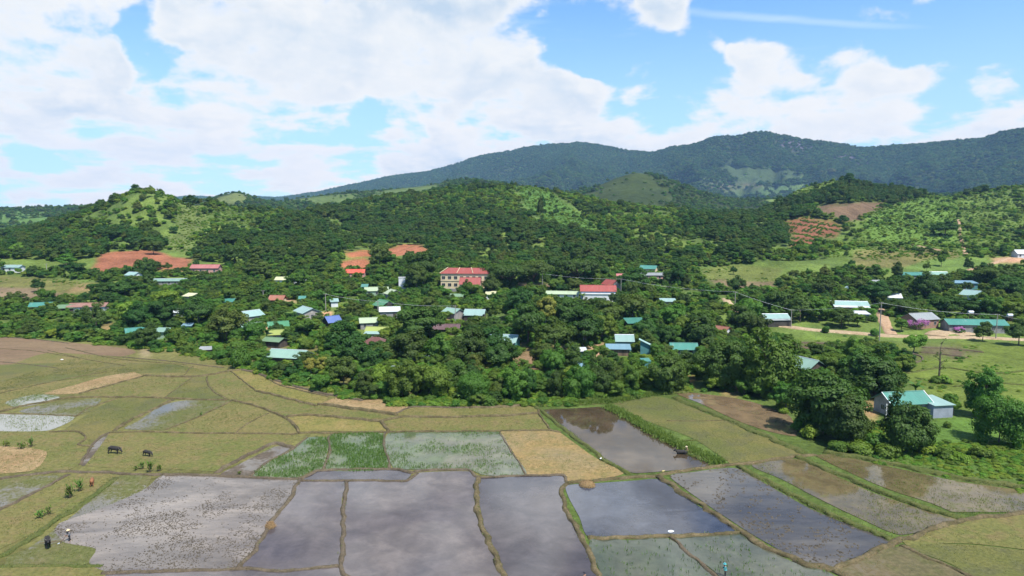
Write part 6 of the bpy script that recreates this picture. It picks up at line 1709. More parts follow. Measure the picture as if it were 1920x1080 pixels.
mR = inpoly(CPX, CPY, PATCH[24][0]) | inpoly(CPX, CPY, [(1540, 846), (1600, 852), (1700, 874), (1830, 902), (1930, 914), (1925, 900), (1830, 886), (1700, 862), (1600, 840)])
o = scatter('bank_weeds', inV * mR, 1700, [('bush', .25, .35, .8, .9), ('lightbush', .75, .3, .75, .8)], rg2, exclude=lambda a, b, c: in_houses(a, b, c) | ((b > 1690) & (c < 820)))
o['label'] = 'lush weeds on the bank below the farmhouse'
mM = np.zeros(CPX.shape, bool)
for i in (0, 12, 14, 25, 26): mM |= inpoly(CPX, CPY, PATCH[i][0])
o = scatter('meadow_scrub', (CK >= 8) * (CK < NFOOT + 4) * mM * np.clip((fbm(cx_ / 12, cy_ / 12, 3, 3) - .5) * 6, .02, 1), 900, [('lightbush', .7, .3, .8, .7), ('bush', .3, .4, .9, .9)], rg2, exclude=in_houses)
o['label'] = 'low tufts and scrub dotting the meadow'


# grasses: one merged mesh of blades per sort
def blades(name, mat, pts, h, w, rng, per=4, spread=.12, label=None, lean=.35):
    pts = np.repeat(np.asarray(pts), per, 0)
    n = len(pts)
    c = pts + np.concatenate([rng.normal(size=(n, 2)) * spread, np.zeros((n, 1))], 1)
    az = rng.uniform(0, 6.28, n)
    d = np.stack([np.cos(az), np.sin(az), np.zeros(n)], -1)
    hh = (h * rng.uniform(.6, 1.3, n))[:, None]
    top = c + np.stack([rng.normal(size=n) * lean, rng.normal(size=n) * lean, np.ones(n)], -1) * hh
    v = np.stack([c - d * w, c + d * w, top], 1).reshape(-1, 3)
    me = mesh_from(name, v, np.arange(n * 3).reshape(-1, 3), mat, {'v': ('FLOAT', np.repeat(rng.uniform(0, 1, n), 3).astype(np.float32))})
    o = link(name, me)
    o['kind'] = 'stuff'
    if label: o['label'] = label
    return o


def in_cells(keys, n, rng, ylo=50, yhi=235, dens=None):
    """random points inside the paddies of some sorts, even per area"""
    out = []
    for mk, sm in CELLPOLY:
        if mk not in keys: continue
        pp = np.array([P(x, y)[:2] for x, y in sm])
        lo, hi = pp.min(0), pp.max(0)
        lo[0], hi[0] = max(lo[0], -130), min(hi[0], 130)
        if (hi <= lo).any(): continue
        m_ = int(n * (hi - lo).prod())
        q = rng.uniform(lo, hi, (m_, 2))
        q = q[inpoly(q[:, 0], q[:, 1], [tuple(a) for a in pp])]
        out.append(q)
    q = np.concatenate(out)
    if dens is not None: q = q[rng.random(len(q)) < dens(q)]
    return np.concatenate([q, np.full((len(q), 1), .03)], 1)


rg3 = np.random.default_rng(5)
pts = in_cells(('stubble', 'green', 'olive', 'yellow', 'tan', 'wet', 'straw', 'bog', 'reed'), 3.2, rg3, dens=lambda q: np.clip(.25 + (fbm(q[:, 0] / 7, q[:, 1] / 7, 3, 3) - .35) * 2.6, .05, 1))
blades('paddy_grass', LM['grass'], pts, .13, .05, rg3, 3, .2, 'short yellow green grass growing over the fallow paddies')
pts = in_cells(('seedbed', 'deep'), 17, rg3, dens=lambda q: np.where(q[:, 1] > 106, np.clip((fbm(q[:, 0] / 5, q[:, 1] / 5, 13, 3) - .36) * 5, .02, 1), 0.05))
blades('rice_seedlings', LM['rice'], pts, .38, .045, rg3, 3, .12, 'bright green rice seedlings standing in water')
pts = in_cells(('paleflood',), 9, rg3, dens=lambda q: np.clip((fbm(q[:, 0] / 7, q[:, 1] / 5, 63, 3) - .42) * 4.5, .03, .9))
blades('rice_seedlings', LM['rice'], pts, .3, .04, rg3, 3, .12, 'patchy green rice seedlings in the pale flooded paddy')
pts = in_cells(('reed', 'pond'), 6, rg3, dens=lambda q: np.clip((fbm(q[:, 0] / 6, q[:, 1] / 6, 23, 3) - .44) * 5, .02, .9))
blades('water_grass', LM['rice'], pts, .24, .035, rg3, 3, .14, 'thin green grass standing in shallow paddy water')
# rice stubble and mud clods
pts = in_cells(('churned',), 17, rg3, dens=lambda q: np.clip((fbm(q[:, 0] / 4.0, q[:, 1] / 4.0, 33, 4) - .40) * 3.2, .04, 1))
M_CLOD = mat_plain('clod_mud', (0.06, 0.05, 0.036), 0.9, 0.4, 1.0)


def clods(name, pts, lo, hi, flat, rng, label):
    n = len(pts)
    ang = np.arange(7) / 7 * 6.2832
    r = rng.uniform(lo, hi, n)[:, None] * rng.uniform(.6, 1.4, (n, 7))
    az = rng.uniform(0, 6.28, n)[:, None]
    st = rng.uniform(1, 1.9, n)[:, None]
    x, y = np.cos(ang) * r * st, np.sin(ang) * r
    X, Y = x * np.cos(az) - y * np.sin(az), x * np.sin(az) + y * np.cos(az)
    ring = np.stack([X + pts[:, :1], Y + pts[:, 1:2], np.zeros_like(X)], -1)
    mid = np.stack([X * .55 + pts[:, :1], Y * .55 + pts[:, 1:2], np.full_like(X, flat) * rng.uniform(.5, 1.3, (n, 7))], -1)
    v = np.concatenate([ring, mid], 1).reshape(-1, 3)
    b = np.arange(n)[:, None] * 14
    j = np.arange(7)
    f = np.stack([b + j, b + (j + 1) % 7, b + 7 + (j + 1) % 7, b + 7 + j], -1).reshape(-1, 4)
    f2 = np.stack([b[:, 0] + 7, b[:, 0] + 8, b[:, 0] + 9, b[:, 0] + 10], -1)
    f3 = np.stack([b[:, 0] + 7, b[:, 0] + 10, b[:, 0] + 11, b[:, 0] + 13], -1)
    o = link(name, mesh_from(name, v, np.concatenate([f, f2, f3]), M_CLOD))
    o['kind'] = 'stuff'
    o['label'] = label
    return o


clods('mud_clods', pts, .05, .15, .09, rg3, 'dark clods of mud and stubble in the churned pale paddy')
q = in_cells(('weedy',), 3.0, rg3, dens=lambda q: np.clip((fbm((q[:, 0] * .77 - q[:, 1] * .63) / 1.6, (q[:, 0] * .63 + q[:, 1] * .77) / 6.0, 43, 4) - .42) * 4.5, .03, 1))
clods('stubble_clods', q, .1, .24, .13, rg3, 'dark stubble clumps in the blue ploughed paddy')
q = in_cells(('blue',), .9, rg3, dens=lambda q: np.clip((fbm(q[:, 0] / 2.0, q[:, 1] / 2.0, 53, 3) - .5) * 3, .02, .5))
clods('floating_clods', q, .06, .15, .08, rg3, 'sparse dark clods in the deep blue paddy')
# weeds along the grassy banks
wp = []
for kind, hw, hh, pts in BANKLINES:
    n_ = {'grass': 26 if hw > .9 else 12, 'dry': 2.2, 'mud': 0.9}[kind]
    for a, b in zip(pts[:-1], pts[1:]):
        L = (b - a).length
        t = Vector((b.x - a.x, b.y - a.y, 0)).normalized()
        nn = Vector((-t.y, t.x, 0))
        for _ in range(int(L * n_ * hw * 2 + rg.random())):
            q = a.lerp(b, rg.random()) + nn * rg.gauss(0, hw * .55)
            wp.append((q.x, q.y, q.z + hh * .55, hw, kind))
tall_ = np.array([w[:3] for w in wp if w[4] == 'grass' and w[3] > .9])
low_ = np.array([w[:3] for w in wp if not (w[4] == 'grass' and w[3] > .9)])
blades('bank_grass', LM['weed'], tall_, .55, .09, rg3, 4, .25, 'tall green grass on the thick paddy banks', .5)
blades('bank_tufts', LM['grass'], low_, .2, .05, rg3, 3, .15, 'short grass tufts on the narrow paddy banks', .4)
wb = tall_[rg3.random(len(tall_)) < .25]
n_ = len(wb)
lv = leaf_quads(np.repeat(wb, 8, 0) + rg3.normal(size=(n_ * 8, 3)) * np.array([.35, .35, .1]) + [0, 0, .05], unit(rg3.normal(size=(n_ * 8, 3)) * .6 + [0, 0, .8]), .2, rg3)
o = link('bank_leaves', mesh_from('bank_leaves', lv, np.arange(len(lv)).reshape(-1, 4), LM['weed'], {'v': ('FLOAT', np.repeat(rg3.uniform(0, 1, n_ * 8), 4).astype(np.float32))}))
o['kind'] = 'stuff'; o['label'] = 'leafy green weeds crowding the thick paddy banks'


# tall grass plants by the grazing paddy, each one apart
def reed_plant(px, py, hpx, label, n=26, kind='mid', sp=.35):
    p = P(px, py)
    h = hpx / ppm(p)
    rng = np.random.default_rng(int(px))
    root = link('reed_plant', None, loc=p)
    tag(root, label, 'reed plant', 'tall reed plants in the left paddies')
    s = MB()
    for i in range(6):
        a = i * 1.05
        s.tube([(math.cos(a) * .1, math.sin(a) * .1, -.1), (math.cos(a) * .2 * sp * 2, math.sin(a) * .2 * sp * 2, h * .8)], [.03, .015], 5)
    s.build('stem', M_TIMBER, root)
    vs, fs = [], []
    for i in range(n):
        az, el, L = rng.uniform(0, 6.28), rng.uniform(.5, 1.3), h * rng.uniform(.35, .6)
        b = np.array([rng.normal() * sp * .4, rng.normal() * sp * .4, h * rng.uniform(.15, .6)])
        d = np.array([math.cos(az) * math.cos(el), math.sin(az) * math.cos(el), math.sin(el)])
        sd = np.array([-math.sin(az), math.cos(az), 0]) * .07
        k0 = len(vs)
        vs += [b - sd, b + sd, b + d * L * .6 + sd * .9, b + d * L * .6 - sd * .9, b + d * L + [0, 0, -.2 * L]]
        fs += [(k0, k0 + 1, k0 + 2, k0 + 3), (k0 + 3, k0 + 2, k0 + 4)]
    link('leaves', mesh_from('leaves', vs, fs, LM[kind], {'v': ('FLOAT', rng.uniform(0, 1, len(vs)).astype(np.float32))}), root)


for a in ((281, 886, 28, 'tallest reed plant below the second black buffalo'), (266, 880, 17, 'short reed plant left of the tallest reed plant'), (299, 884, 17, 'thin reed plant right of the tallest reed plant'), (255, 882, 12, 'smallest reed plant left of the buffalo reeds'),
          (131, 934, 30, 'bushy reed plant left of the brown cow', 44, 'mid', .6), (149, 922, 28, 'bushy reed plant nearest to the brown cow', 40, 'mid', .5), (59, 838, 22, 'dark reed plant beside the tan paddy corner', 26, 'mid', .4), (40, 842, 15, 'low wide reed clump in the far left paddy', 40, 'mid', .8), (12, 838, 14, 'reed clump at the left edge of the paddies', 30, 'mid', .6),
          (92, 965, 18, 'reed clump on the slope below the bushy reeds', 30, 'mid', .7), (75, 972, 18, 'wide reed clump nearest to the lower left bank', 30, 'mid', .8), (449, 890, 8, 'tiny reed tuft in the dark mud channel', 20, 'mid', .4), (377, 780, 9, 'small green reed on the bank of the shiny wet paddy', 20, 'mid', .35), (87, 753, 10, 'small reed stake plant on the upper left bank', 14, 'mid', .25)):
    reed_plant(*a)
# ------------------------------------------------------------------ animals, people, small things
M_BUFF = mat_plain('hide_black', (0.022, 0.02, 0.019), 0.75, 0.3, 3.0, spec=0.25)
M_COW = mat_plain('hide_brown', (0.19, 0.08, 0.035), 0.8, 0.2, 3.0)
M_HORN = mat_plain('horn', (0.09, 0.08, 0.07), 0.5)
M_SKIN = mat_plain('skin', (0.24, 0.13, 0.085), 0.6, 0.1)
M_EYE = mat_plain('eye_dark', (0.01, 0.01, 0.01), 0.2)


def cloth(nm, c):
    return mat_plain('cloth_' + nm, c, 0.9, 0.15, 4.0)


def skin_mesh(name, joints, edges, mat, parent, root=0, sub=1):
    """one continuous surface grown round a skeleton: joints = [(x,y,z,rx,ry)]"""
    me = bpy.data.meshes.new(name)
    me.from_pydata([j[:3] for j in joints], edges, [])
    me.materials.append(mat)
    o = link(name, me, parent)
    md = o.modifiers.new('skin', 'SKIN')
    md.use_smooth_shade = True
    for i, j in enumerate(joints):
        sv = me.skin_vertices[0].data[i] if me.skin_vertices else None
        if sv is None:
            break
        sv.radius = (j[3], j[4] if len(j) > 4 else j[3])
        sv.use_root = i == root
    if sub:
        s = o.modifiers.new('sub', 'SUBSURF')
        s.levels = s.render_levels = sub
    return o


def ensure_skin(me):
    pass


def beast(name, label, cat, p, rz, mat, s=1.0, graze=True, horn=.5, group=None):
    """quadruped along +x, feet on z=0"""
    root = link(name, None, loc=p, rz=rz)
    root.scale = (s, s, s)
    tag(root, label, cat, group)
    hz = 0.42 if graze else 1.25
    J = [(-.75, 0, 1.12, .30, .32), (-.25, 0, 1.02, .38, .42), (.3, 0, 1.05, .37, .42), (.72, 0, 1.16, .27, .34),
         (1.02, 0, 1.12 if graze else 1.3, .19, .22), (1.22, 0, .86 if graze else 1.36, .15, .17), (1.38, 0, .58 if graze else 1.3, .14, .15), (1.52, 0, .34 if graze else 1.12, .095, .1)]
    E = [(i, i + 1) for i in range(7)]

    def chain(start, pts):
        b = start
        for q in pts:
            J.append(q)
            E.append((b, len(J) - 1))
            b = len(J) - 1
    for sy, ph in ((1, .1), (-1, -.12)):
        chain(0, [(-.72, .2 * sy, .85, .19, .17), (-.6 + ph, .22 * sy, .62, .12, .11), (-.82 + ph, .22 * sy, .40, .075, .075), (-.76 + ph, .22 * sy, .1, .06, .06), (-.72 + ph, .22 * sy, .02, .08, .075)])
        chain(3, [(.68, .2 * sy, .78, .15, .14), (.66 - ph, .21 * sy, .48, .085, .085), (.66 - ph, .21 * sy, .14, .06, .06), (.7 - ph, .21 * sy, .02, .08, .075)])
    chain(0, [(-1.02, 0, 1.12, .05, .05), (-1.1, 0, .8, .03, .03), (-1.1, 0, .5, .04, .04)])
    skin_mesh('body', J, E, mat, root, 1)
    hx, hz2 = (1.3, .78) if graze else (1.28, 1.48)
    for sy in (1, -1):
        m = MB()
        m.tube([(hx, .08 * sy, hz2), (hx - .08, .28 * sy * horn * 2, hz2 + .1), (hx - .3 * horn, .36 * sy * horn * 2, hz2 + .28), (hx - .42 * horn, .24 * sy * horn * 2, hz2 + .44)], [.055, .05, .035, .01], 7)
        m.build('horn', M_HORN, root, smooth=True)
        m = MB()
        m.tube([(hx - .02, .1 * sy, hz2 - .08), (hx - .1, .24 * sy, hz2 - .12), (hx - .14, .34 * sy, hz2 - .16)], [.03, .065, .01], 7)
        m.build('ear', mat, root, smooth=True)
        m = MB()
        m.lathe([(0, -.02), (.02, 0), (0, .02)], (hx + .1, .115 * sy, hz2 - .14), 8)
        m.build('eye', M_EYE, root)
    return root


beast('water_buffalo', 'black water buffalo grazing at the left of the two in the big green paddy', 'buffalo', P(214, 851), R(-5), M_BUFF, 1.02, True, .5, 'water buffalo grazing on the paddies')
beast('water_buffalo', 'black water buffalo grazing nearest to the tall reed plant', 'buffalo', P(276, 856), R(-16), M_BUFF, .8, True, .45, 'water buffalo grazing on the paddies')
beast('cow', 'orange brown cow standing tail-on near the bushy reeds', 'cow', P(173, 911), R(118), M_COW, .85, True, .25)
beast('water_buffalo', 'black water buffalo pulling the plough in the churned paddy', 'buffalo', P(90, 1026), R(-52), M_BUFF, .92, False, .5, 'working water buffalo')
p = P(1278, 852); p.z -= .55
beast('water_buffalo', 'dark water buffalo wading deep in the reflecting paddy beside its driver', 'buffalo', p, R(174), M_BUFF, .95, False, .5, 'working water buffalo')


def hand(J, E, wrist, at, dirv, side):
    """palm with four unequal bent fingers and a thumb, part of the same surface"""
    d = Vector(dirv).normalized()
    s = d.cross(Vector((0, 0, 1)))
    if s.length < .1: s = Vector((0, 1, 0))
    s.normalize()
    s *= side
    u = s.cross(d)
    a = Vector(at)
    J.append((*(a + d * .07), .034, .02)); pl_ = len(J) - 1
    E.append((wrist, pl_))
    for k, L in ((-1.5, .062), (-.5, .078), (.5, .073), (1.5, .058)):
        b0 = a + d * .1 + s * k * .019
        J.append((*b0, .0095, .0095)); i0 = len(J) - 1
        J.append((*(b0 + d * L * .6 - u * .01), .009, .009)); i1 = len(J) - 1
        J.append((*(b0 + d * L * .9 - u * .035), .0075, .0075)); i2 = len(J) - 1
        E += [(pl_, i0), (i0, i1), (i1, i2)]
    b0 = a + d * .045 + s * .036
    J.append((*b0, .012, .012)); i0 = len(J) - 1
    J.append((*(b0 + d * .035 + s * .022 - u * .012), .009, .009)); i1 = len(J) - 1
    E += [(pl_, i0), (i0, i1)]


def person(label, p, rz, shirt, pants, hat, bend=0.0, armf=.6, stride=.2, hatcol=(.5, .4, .24), s=1.0, sink=0.0, sit=False):
    """standing 1.62 m figure facing +x"""
    root = link('person', None, loc=Vector(p) - Vector((0, 0, sink)), rz=rz)
    root.scale = (s, s, s)
    tag(root, label, 'person', None)
    cb, sb = math.cos(bend), math.sin(bend)
    hipz = .86

    def up(x, y, z):     # part above the hip, bent forward
        return (x * cb + z * sb, y, hipz + z * cb - x * sb)
    J = [(0, 0, hipz, .13, .15), (*up(0, 0, .16), .12, .14), (*up(.01, 0, .34), .13, .16), (*up(0, 0, .48), .1, .15), (*up(.01, 0, .56), .055, .055), (*up(.03, 0, .66), .085, .078), (*up(.03, 0, .75), .08, .075)]
    E = [(i, i + 1) for i in range(6)]
    sh, pa = [J[0], J[1], J[2], J[3]], []
    shE = [(0, 1), (1, 2), (2, 3)]

    def add(start, q, JJ=J, EE=E):
        JJ.append(q)
        EE.append((start, len(JJ) - 1))
        return len(JJ) - 1
    for sy in (1, -1):
        st = stride * sy
        if sit:
            pts = [(.04, .1 * sy, hipz - .06, .085, .085), (.38, .13 * sy, hipz - .1, .06, .06), (.36, .13 * sy, hipz - .5, .042, .042)]
            foot = (.46, .13 * sy, hipz - .53, .035, .035)
        else:
            pts = [(0, .09 * sy, hipz - .08, .085, .085), (st * .5 + .04, .1 * sy, .46, .06, .06), (st * .8 - .02, .1 * sy, .08, .042, .042)]
            foot = (st * .8 + .14, .1 * sy, .025, .03, .035)
        b = 0
        for q in pts: b = add(b, q)
        add(b, foot)
        sd = up(.02, .17 * sy, .47)
        el = up(.02 + armf * .22, .23 * sy, .22)
        wr = up(.1 + armf * .45, .2 * sy, .08 + armf * .12)
        b = add(3, (*sd, .055, .055)); b = add(b, (*el, .042, .042)); b = add(b, (*wr, .03, .028))
        dv = Vector(wr) - Vector(el)
        hand(J, E, b, wr, dv, sy)
        i0 = len(sh)
        sh += [(*up(.02, .17 * sy, .465), .07, .07), (*up(.02 + armf * .2, .225 * sy, .235), .058, .058), (*up(.07 + armf * .38, .21 * sy, .11 + armf * .1), .048, .046)]
        shE += [(3, i0), (i0, i0 + 1), (i0 + 1, i0 + 2)]
        pa.append(pts)
    skin_mesh('body', J, E, M_SKIN, root, 1)
    sh = [(q[0], q[1], q[2], q[3] * 1.16 + .012, q[4] * 1.12 + .012) for q in sh]
    skin_mesh('shirt', sh, shE, shirt, root, 1)
    PJ, PE = [(0, 0, hipz + .03, .155, .17)], []
    for pts in pa:
        b = 0
        for q in pts[:2] + [tuple(a_ * .85 + b_ * .15 for a_, b_ in zip(pts[2], pts[1]))]:
            PJ.append((q[0], q[1], q[2], q[3] * 1.15 + .018, q[4] * 1.15 + .018)); PE.append((b, len(PJ) - 1)); b = len(PJ) - 1
    skin_mesh('trousers', PJ, PE, pants, root, 1)
    hd = Vector(up(.04, 0, .70))
    f = MB()
    for sy in (1, -1):
        f.lathe([(0, -.012), (.012, 0), (0, .012)], (hd.x + .085, .032 * sy, hd.z + .01), 8)
    f.build('eye', M_EYE, root)
    f = MB(); f.tube([(hd.x + .08, 0, hd.z), (hd.x + .108, 0, hd.z - .035), (hd.x + .085, 0, hd.z - .045)], [.012, .018, .01], 7); f.build('nose', M_SKIN, root, smooth=True)
    f = MB(); f.tube([(hd.x + .082, -.025, hd.z - .075), (hd.x + .09, 0, hd.z - .077), (hd.x + .082, .025, hd.z - .075)], [.004, .008, .004], 6); f.build('mouth', M_HORN, root)
    for sy in (1, -1):
        f = MB(); f.lathe([(0, -.03), (.014, -.015), (.018, .01), (0, .03)], (hd.x - .01, .078 * sy, hd.z), 8); f.build('ear', M_SKIN, root, smooth=True)
    f = MB(); f.lathe([(.092, -.03), (.1, .02), (.085, .07), (.045, .1), (0, .108)], (hd.x - .012, 0, hd.z + .01), 12); f.build('hair', M_EYE, root, smooth=True)
    hm = cloth('hat_%s' % label[:6].strip(), hatcol)
    h = MB()
    if hat == 'cone':
        h.lathe([(.235, 0), (.21, .02), (.1, .11), (.0, .2), (.0, .19), (.09, .095), (.2, .0), (.235, 0)], (hd.x, 0, hd.z + .045), 20)
    else:
        h.lathe([(.2, .0), (.19, .015), (.115, .03), (.11, .1), (.08, .13), (.0, .14), (.0, .12), (.1, .02), (.2, 0)], (hd.x, 0, hd.z + .05), 20)
    h.build('hat', hm, root, smooth=False)
    return root


C_BLACK, C_TEAL, C_GREY, C_BROWN = cloth('black', (.025, .025, .03)), cloth('teal', (.05, .2, .22)), cloth('grey', (.12, .12, .13)), cloth('brown', (.16, .11, .07))
person('farmer in straw hat walking behind the plough and buffalo in the churned paddy', P(131, 1016), R(250), C_GREY, C_BLACK, 'cone', .12, .75, .22)
person('person in teal hat and dark clothes standing in the green paddy at the bottom edge', P(1360, 1082), R(170), C_TEAL, C_BLACK, 'brim', .1, .5, .05, (.06, .3, .33))
person('person in dark clothes only just showing at the very bottom edge of the paddies', P(1097, 1101), R(120), C_BLACK, C_BLACK, 'brim', .2, .6, .1, (.03, .03, .04))
person('person in pale hat wading just behind the buffalo in the reflecting paddy', P(1289, 849), R(185), C_BROWN, C_BLACK, 'cone', .25, .8, .1, (.42, .34, .24), 1.0, .45)
# plough between buffalo and farmer
p = P(113, 1020)
pg = link('plough', None, loc=p, rz=R(215))
tag(pg, 'wooden plough between the black buffalo and the farmer in straw hat', 'plough')
m = MB(); m.tube([(-.9, 0, 1.0), (-.4, 0, .55), (0, 0, .1), (.3, 0, .0)], [.035, .04, .045, .03], 7); m.build('handle', M_TIMBER, pg)
m = MB(); m.tube([(-.2, 0, .32), (1.0, 0, .5), (2.2, 0, .7)], [.04, .04, .03], 7); m.build('beam', M_TIMBER, pg)
m = MB(); m.slab([(.05, -.16, .12), (.5, 0, .0), (.05, .16, .12)], .03); m.build('blade', M_STEEL, pg)


# straw heaps and small litter
def heap(px, py, w, h, label, seed):
    p = P(px, py)
    k = ppm(p)
    rng = np.random.default_rng(seed)
    r, hh = w / k / 2, h / k
    root = link('straw_heap', None, loc=p)
    tag(root, label, 'straw heap', 'straw heaps on the paddy banks')
    n, rings = 22, 7
    vs = []
    for i in range(rings):
        t = i / (rings - 1)
        for j in range(n):
            a = 6.2832 * j / n
            q = r * math.cos(t * 1.5) * rng.uniform(.85, 1.12)
            vs.append((math.cos(a) * q, math.sin(a) * q, hh * math.sin(t * 1.5) * rng.uniform(.9, 1.05) - .05))
    fs = [(i * n + j, i * n + (j + 1) % n, (i + 1) * n + (j + 1) % n, (i + 1) * n + j) for i in range(rings - 1) for j in range(n)]
    link('mound', mesh_from('mound', vs, fs, FM['tan'], smooth=True), root)
    m_ = 900
    d = unit(rng.normal(size=(m_, 3)))
    d[:, 2] = np.abs(d[:, 2])
    c = d * [r, r, hh]
    e = c + unit(rng.normal(size=(m_, 3)) * [1, 1, .4]) * rng.uniform(.15, .45, m_)[:, None]
    sd = unit(np.cross(e - c, d)) * .02
    v = np.stack([c - sd, c + sd, e], 1).reshape(-1, 3)
    link('straw', mesh_from('straw', v, np.arange(m_ * 3).reshape(-1, 3), LM['straw'], {'v': ('FLOAT', np.repeat(rng.uniform(0, 1, m_), 3).astype(np.float32))}), root)


heap(1101, 911, 30, 9, 'low pale straw heap at the top left corner of the deep blue paddy', 3)
heap(507, 990, 17, 12, 'small golden straw heap on the bank beside the smooth mud paddy', 4)


def sack(px, py, L, W, h, rz, label, mt=None):
    p = P(px, py)
    p.z += .3
    o = link('sack', None, loc=p, rz=rz)
    tag(o, label, 'sack')
    vs, n = [], 14
    for i in range(9):
        t = i / 8 * 2 - 1
        w_ = (1 - abs(t) ** 3.5) ** .5
        for j in range(n):
            a = 6.2832 * j / n
            vs.append((t * L / 2, math.cos(a) * W / 2 * max(.12, w_) * (1 + .08 * math.sin(3 * a + i)), max(0, math.sin(a) * h / 2 * max(.2, w_) + h / 2)))
    fs = [(i * n + j, i * n + (j + 1) % n, (i + 1) * n + (j + 1) % n, (i + 1) * n + j) for i in range(8) for j in range(n)] + [tuple(range(n))[::-1], tuple(range(8 * n, 9 * n))]
    mm = MB(); mm.add(vs, fs); mm.build('bag', mt or M_WHITE, o, smooth=True)
    mm = MB(); mm.tube([(L / 2 - .02, 0, h * .45), (L / 2 + .1, 0, h * .5)], [.05, .09], 8); mm.build('tied_neck', mt or M_WHITE, o)


sack(1257, 1003, .75, .45, .3, R(10), 'white sack lying where the banks meet below the deep blue paddy')
sack(1126, 864, .4, .25, .18, R(60), 'small white bag on the grassy bank left of the reflecting paddy')
sack(1243, 888, .5, .28, .2, R(30), 'small pale yellow bag on the bank above the deep blue paddy', mat_plain('bag_straw', (.4, .33, .14), .9))
sack(116, 677, .7, .4, .3, R(0), 'tiny white bag lying far off in the upper left paddies')
# ------------------------------------------------------------------ air, sun, sky
SUN_EL, SUN_AZ = R(61), R(140)      # azimuth from the view direction, clockwise: high over the right shoulder
sdir = Vector((math.sin(SUN_AZ) * math.cos(SUN_EL), math.cos(SUN_AZ) * math.cos(SUN_EL), math.sin(SUN_EL)))
sl = bpy.data.lights.new('sun', 'SUN')
sl.energy, sl.angle, sl.color = 5.0, R(0.5), (1.0, 0.95, 0.86)
so = bpy.data.objects.new('sun', sl)
COL.objects.link(so)
so.rotation_euler = sdir.to_track_quat('Z', 'Y').to_euler()

hz = MB()
hz.box((0, 3600, 376.5), (12000, 8400, 758.0))
hm, nt = nt_new('haze_air')
g = G(nt)
pv = g.n('ShaderNodeVolumePrincipled', ins={'Color': (0.36, 0.62, 1.0, 1), 'Density': 0.00006, 'Anisotropy': 0.0})
nt.links.new(pv.outputs[0], g.n('ShaderNodeOutputMaterial').inputs['Volume'])
ho = hz.build('haze', hm)
tag(ho, 'thin blue haze in the valley air', kind='stuff')

wd = bpy.data.worlds.new('World')
SC.world = wd
wd.use_nodes = True
nt = wd.node_tree
nt.nodes.clear()
g = G(nt)
tc = g.n('ShaderNodeTexCoord').outputs['Generated']
nv = g.n('ShaderNodeVectorMath', operation='NORMALIZE', ins={0: tc}).outputs[0]
sx = g.n('ShaderNodeSeparateXYZ', ins={0: nv})
az = g.math('ARCTAN2', sx.outputs[0], sx.outputs[1])
el = g.math('ARCSINE', sx.outputs[2])
# cloud plane coordinates: foreshortened towards the horizon
den = g.math('ADD', g.math('MAXIMUM', sx.outputs[2], 0.0), 0.16)
cu = g.math('DIVIDE', sx.outputs[0], den)
cv_ = g.math('DIVIDE', sx.outputs[1], den)
ang = g.n('ShaderNodeCombineXYZ', ins={0: az, 1: el, 2: 0.0}).outputs[0]
ang2 = g.n('ShaderNodeCombineXYZ', ins={0: az, 1: g.math('MULTIPLY', el, 1.55), 2: 0.3}).outputs[0]
w1 = g.n('ShaderNodeTexNoise', ins={'Vector': ang2, 'Scale': 6.0, 'Detail': 6.0, 'Roughness': .5})
warp = g.n('ShaderNodeVectorMath', operation='MULTIPLY_ADD', ins={0: w1.outputs['Color'], 1: (.15, .1, 0), 2: ang}).outputs[0]
warp = g.n('ShaderNodeVectorMath', operation='SUBTRACT', ins={0: warp, 1: (.075, .05, 0)}).outputs[0]


def direl(px, py):
    a, b = (px - 960) / F, (540 - py) / F
    d = Vector((a, CP + b * SP, b * CP - SP)).normalized()
    return math.atan2(d.x, d.y), math.asin(d.z)


def soft(lst):
    tot = None
    for px, py, rx, ry, wt in lst:
        a, e = direl(px, py)
        c2 = math.cos(a) ** 2
        mp = g.n('ShaderNodeVectorMath', operation='MULTIPLY', ins={0: g.n('ShaderNodeVectorMath', operation='SUBTRACT', ins={0: warp, 1: (a, e, 0)}).outputs[0], 1: (F / (rx * c2), F / ry, 0)}).outputs[0]
        d2 = g.n('ShaderNodeVectorMath', operation='DOT_PRODUCT', ins={0: mp, 1: mp}).outputs['Value']
        f = g.n('ShaderNodeMapRange', interpolation_type='SMOOTHSTEP', ins={0: d2, 1: 1.0, 2: 0.0, 3: 0.0, 4: wt}).outputs[0]
        tot = f if tot is None else g.math('ADD', tot, f)
    return tot


BLOBS = [  # x, y, radius x, radius y, weight (in the photograph's scale, seen as directions)
    (60, 90, 330, 190, 1.0), (130, 280, 420, 150, 1.0), (420, 200, 260, 150, .9), (560, 110, 330, 260, 1.0), (760, 90, 280, 200, 1.1), (880, 170, 190, 150, 1.0), (400, 330, 420, 90, .85), (700, 300, 330, 90, .8), (500, -80, 700, 160, .9),
    (30, 350, 70, 60, .9), (950, 240, 200, 110, .9), (1060, 185, 110, 75, 1.0), (1000, 110, 90, 50, .5), (1150, 255, 140, 60, .7), (1400, 165, 130, 100, 1.15), (1330, 215, 230, 90, 1.0), (1470, 235, 120, 60, .9), (1240, 20, 70, 55, .75), (1188, 145, 40, 42, .65),
    (1328, 82, 34, 28, .55), (1585, 150, 100, 60, .75), (1640, 200, 160, 70, .7), (1760, 200, 150, 90, .8), (1850, 235, 130, 60, .75), (1530, 90, 110, 45, .45), (1900, 150, 110, 60, .5), (1730, 0, 60, 24, .5), (1290, 270, 220, 50, .8), (1560, 270, 300, 60, .6), (1040, 65, 70, 34, .55),
    # overhead, mirrored by the paddies
    (1180, -110, 260, 120, .9), (1850, -150, 260, 120, .9), (700, -420, 900, 330, .95), (200, -300, 520, 260, .9), (1500, -520, 420, 190, .75), (-300, 0, 400, 400, .9),
]
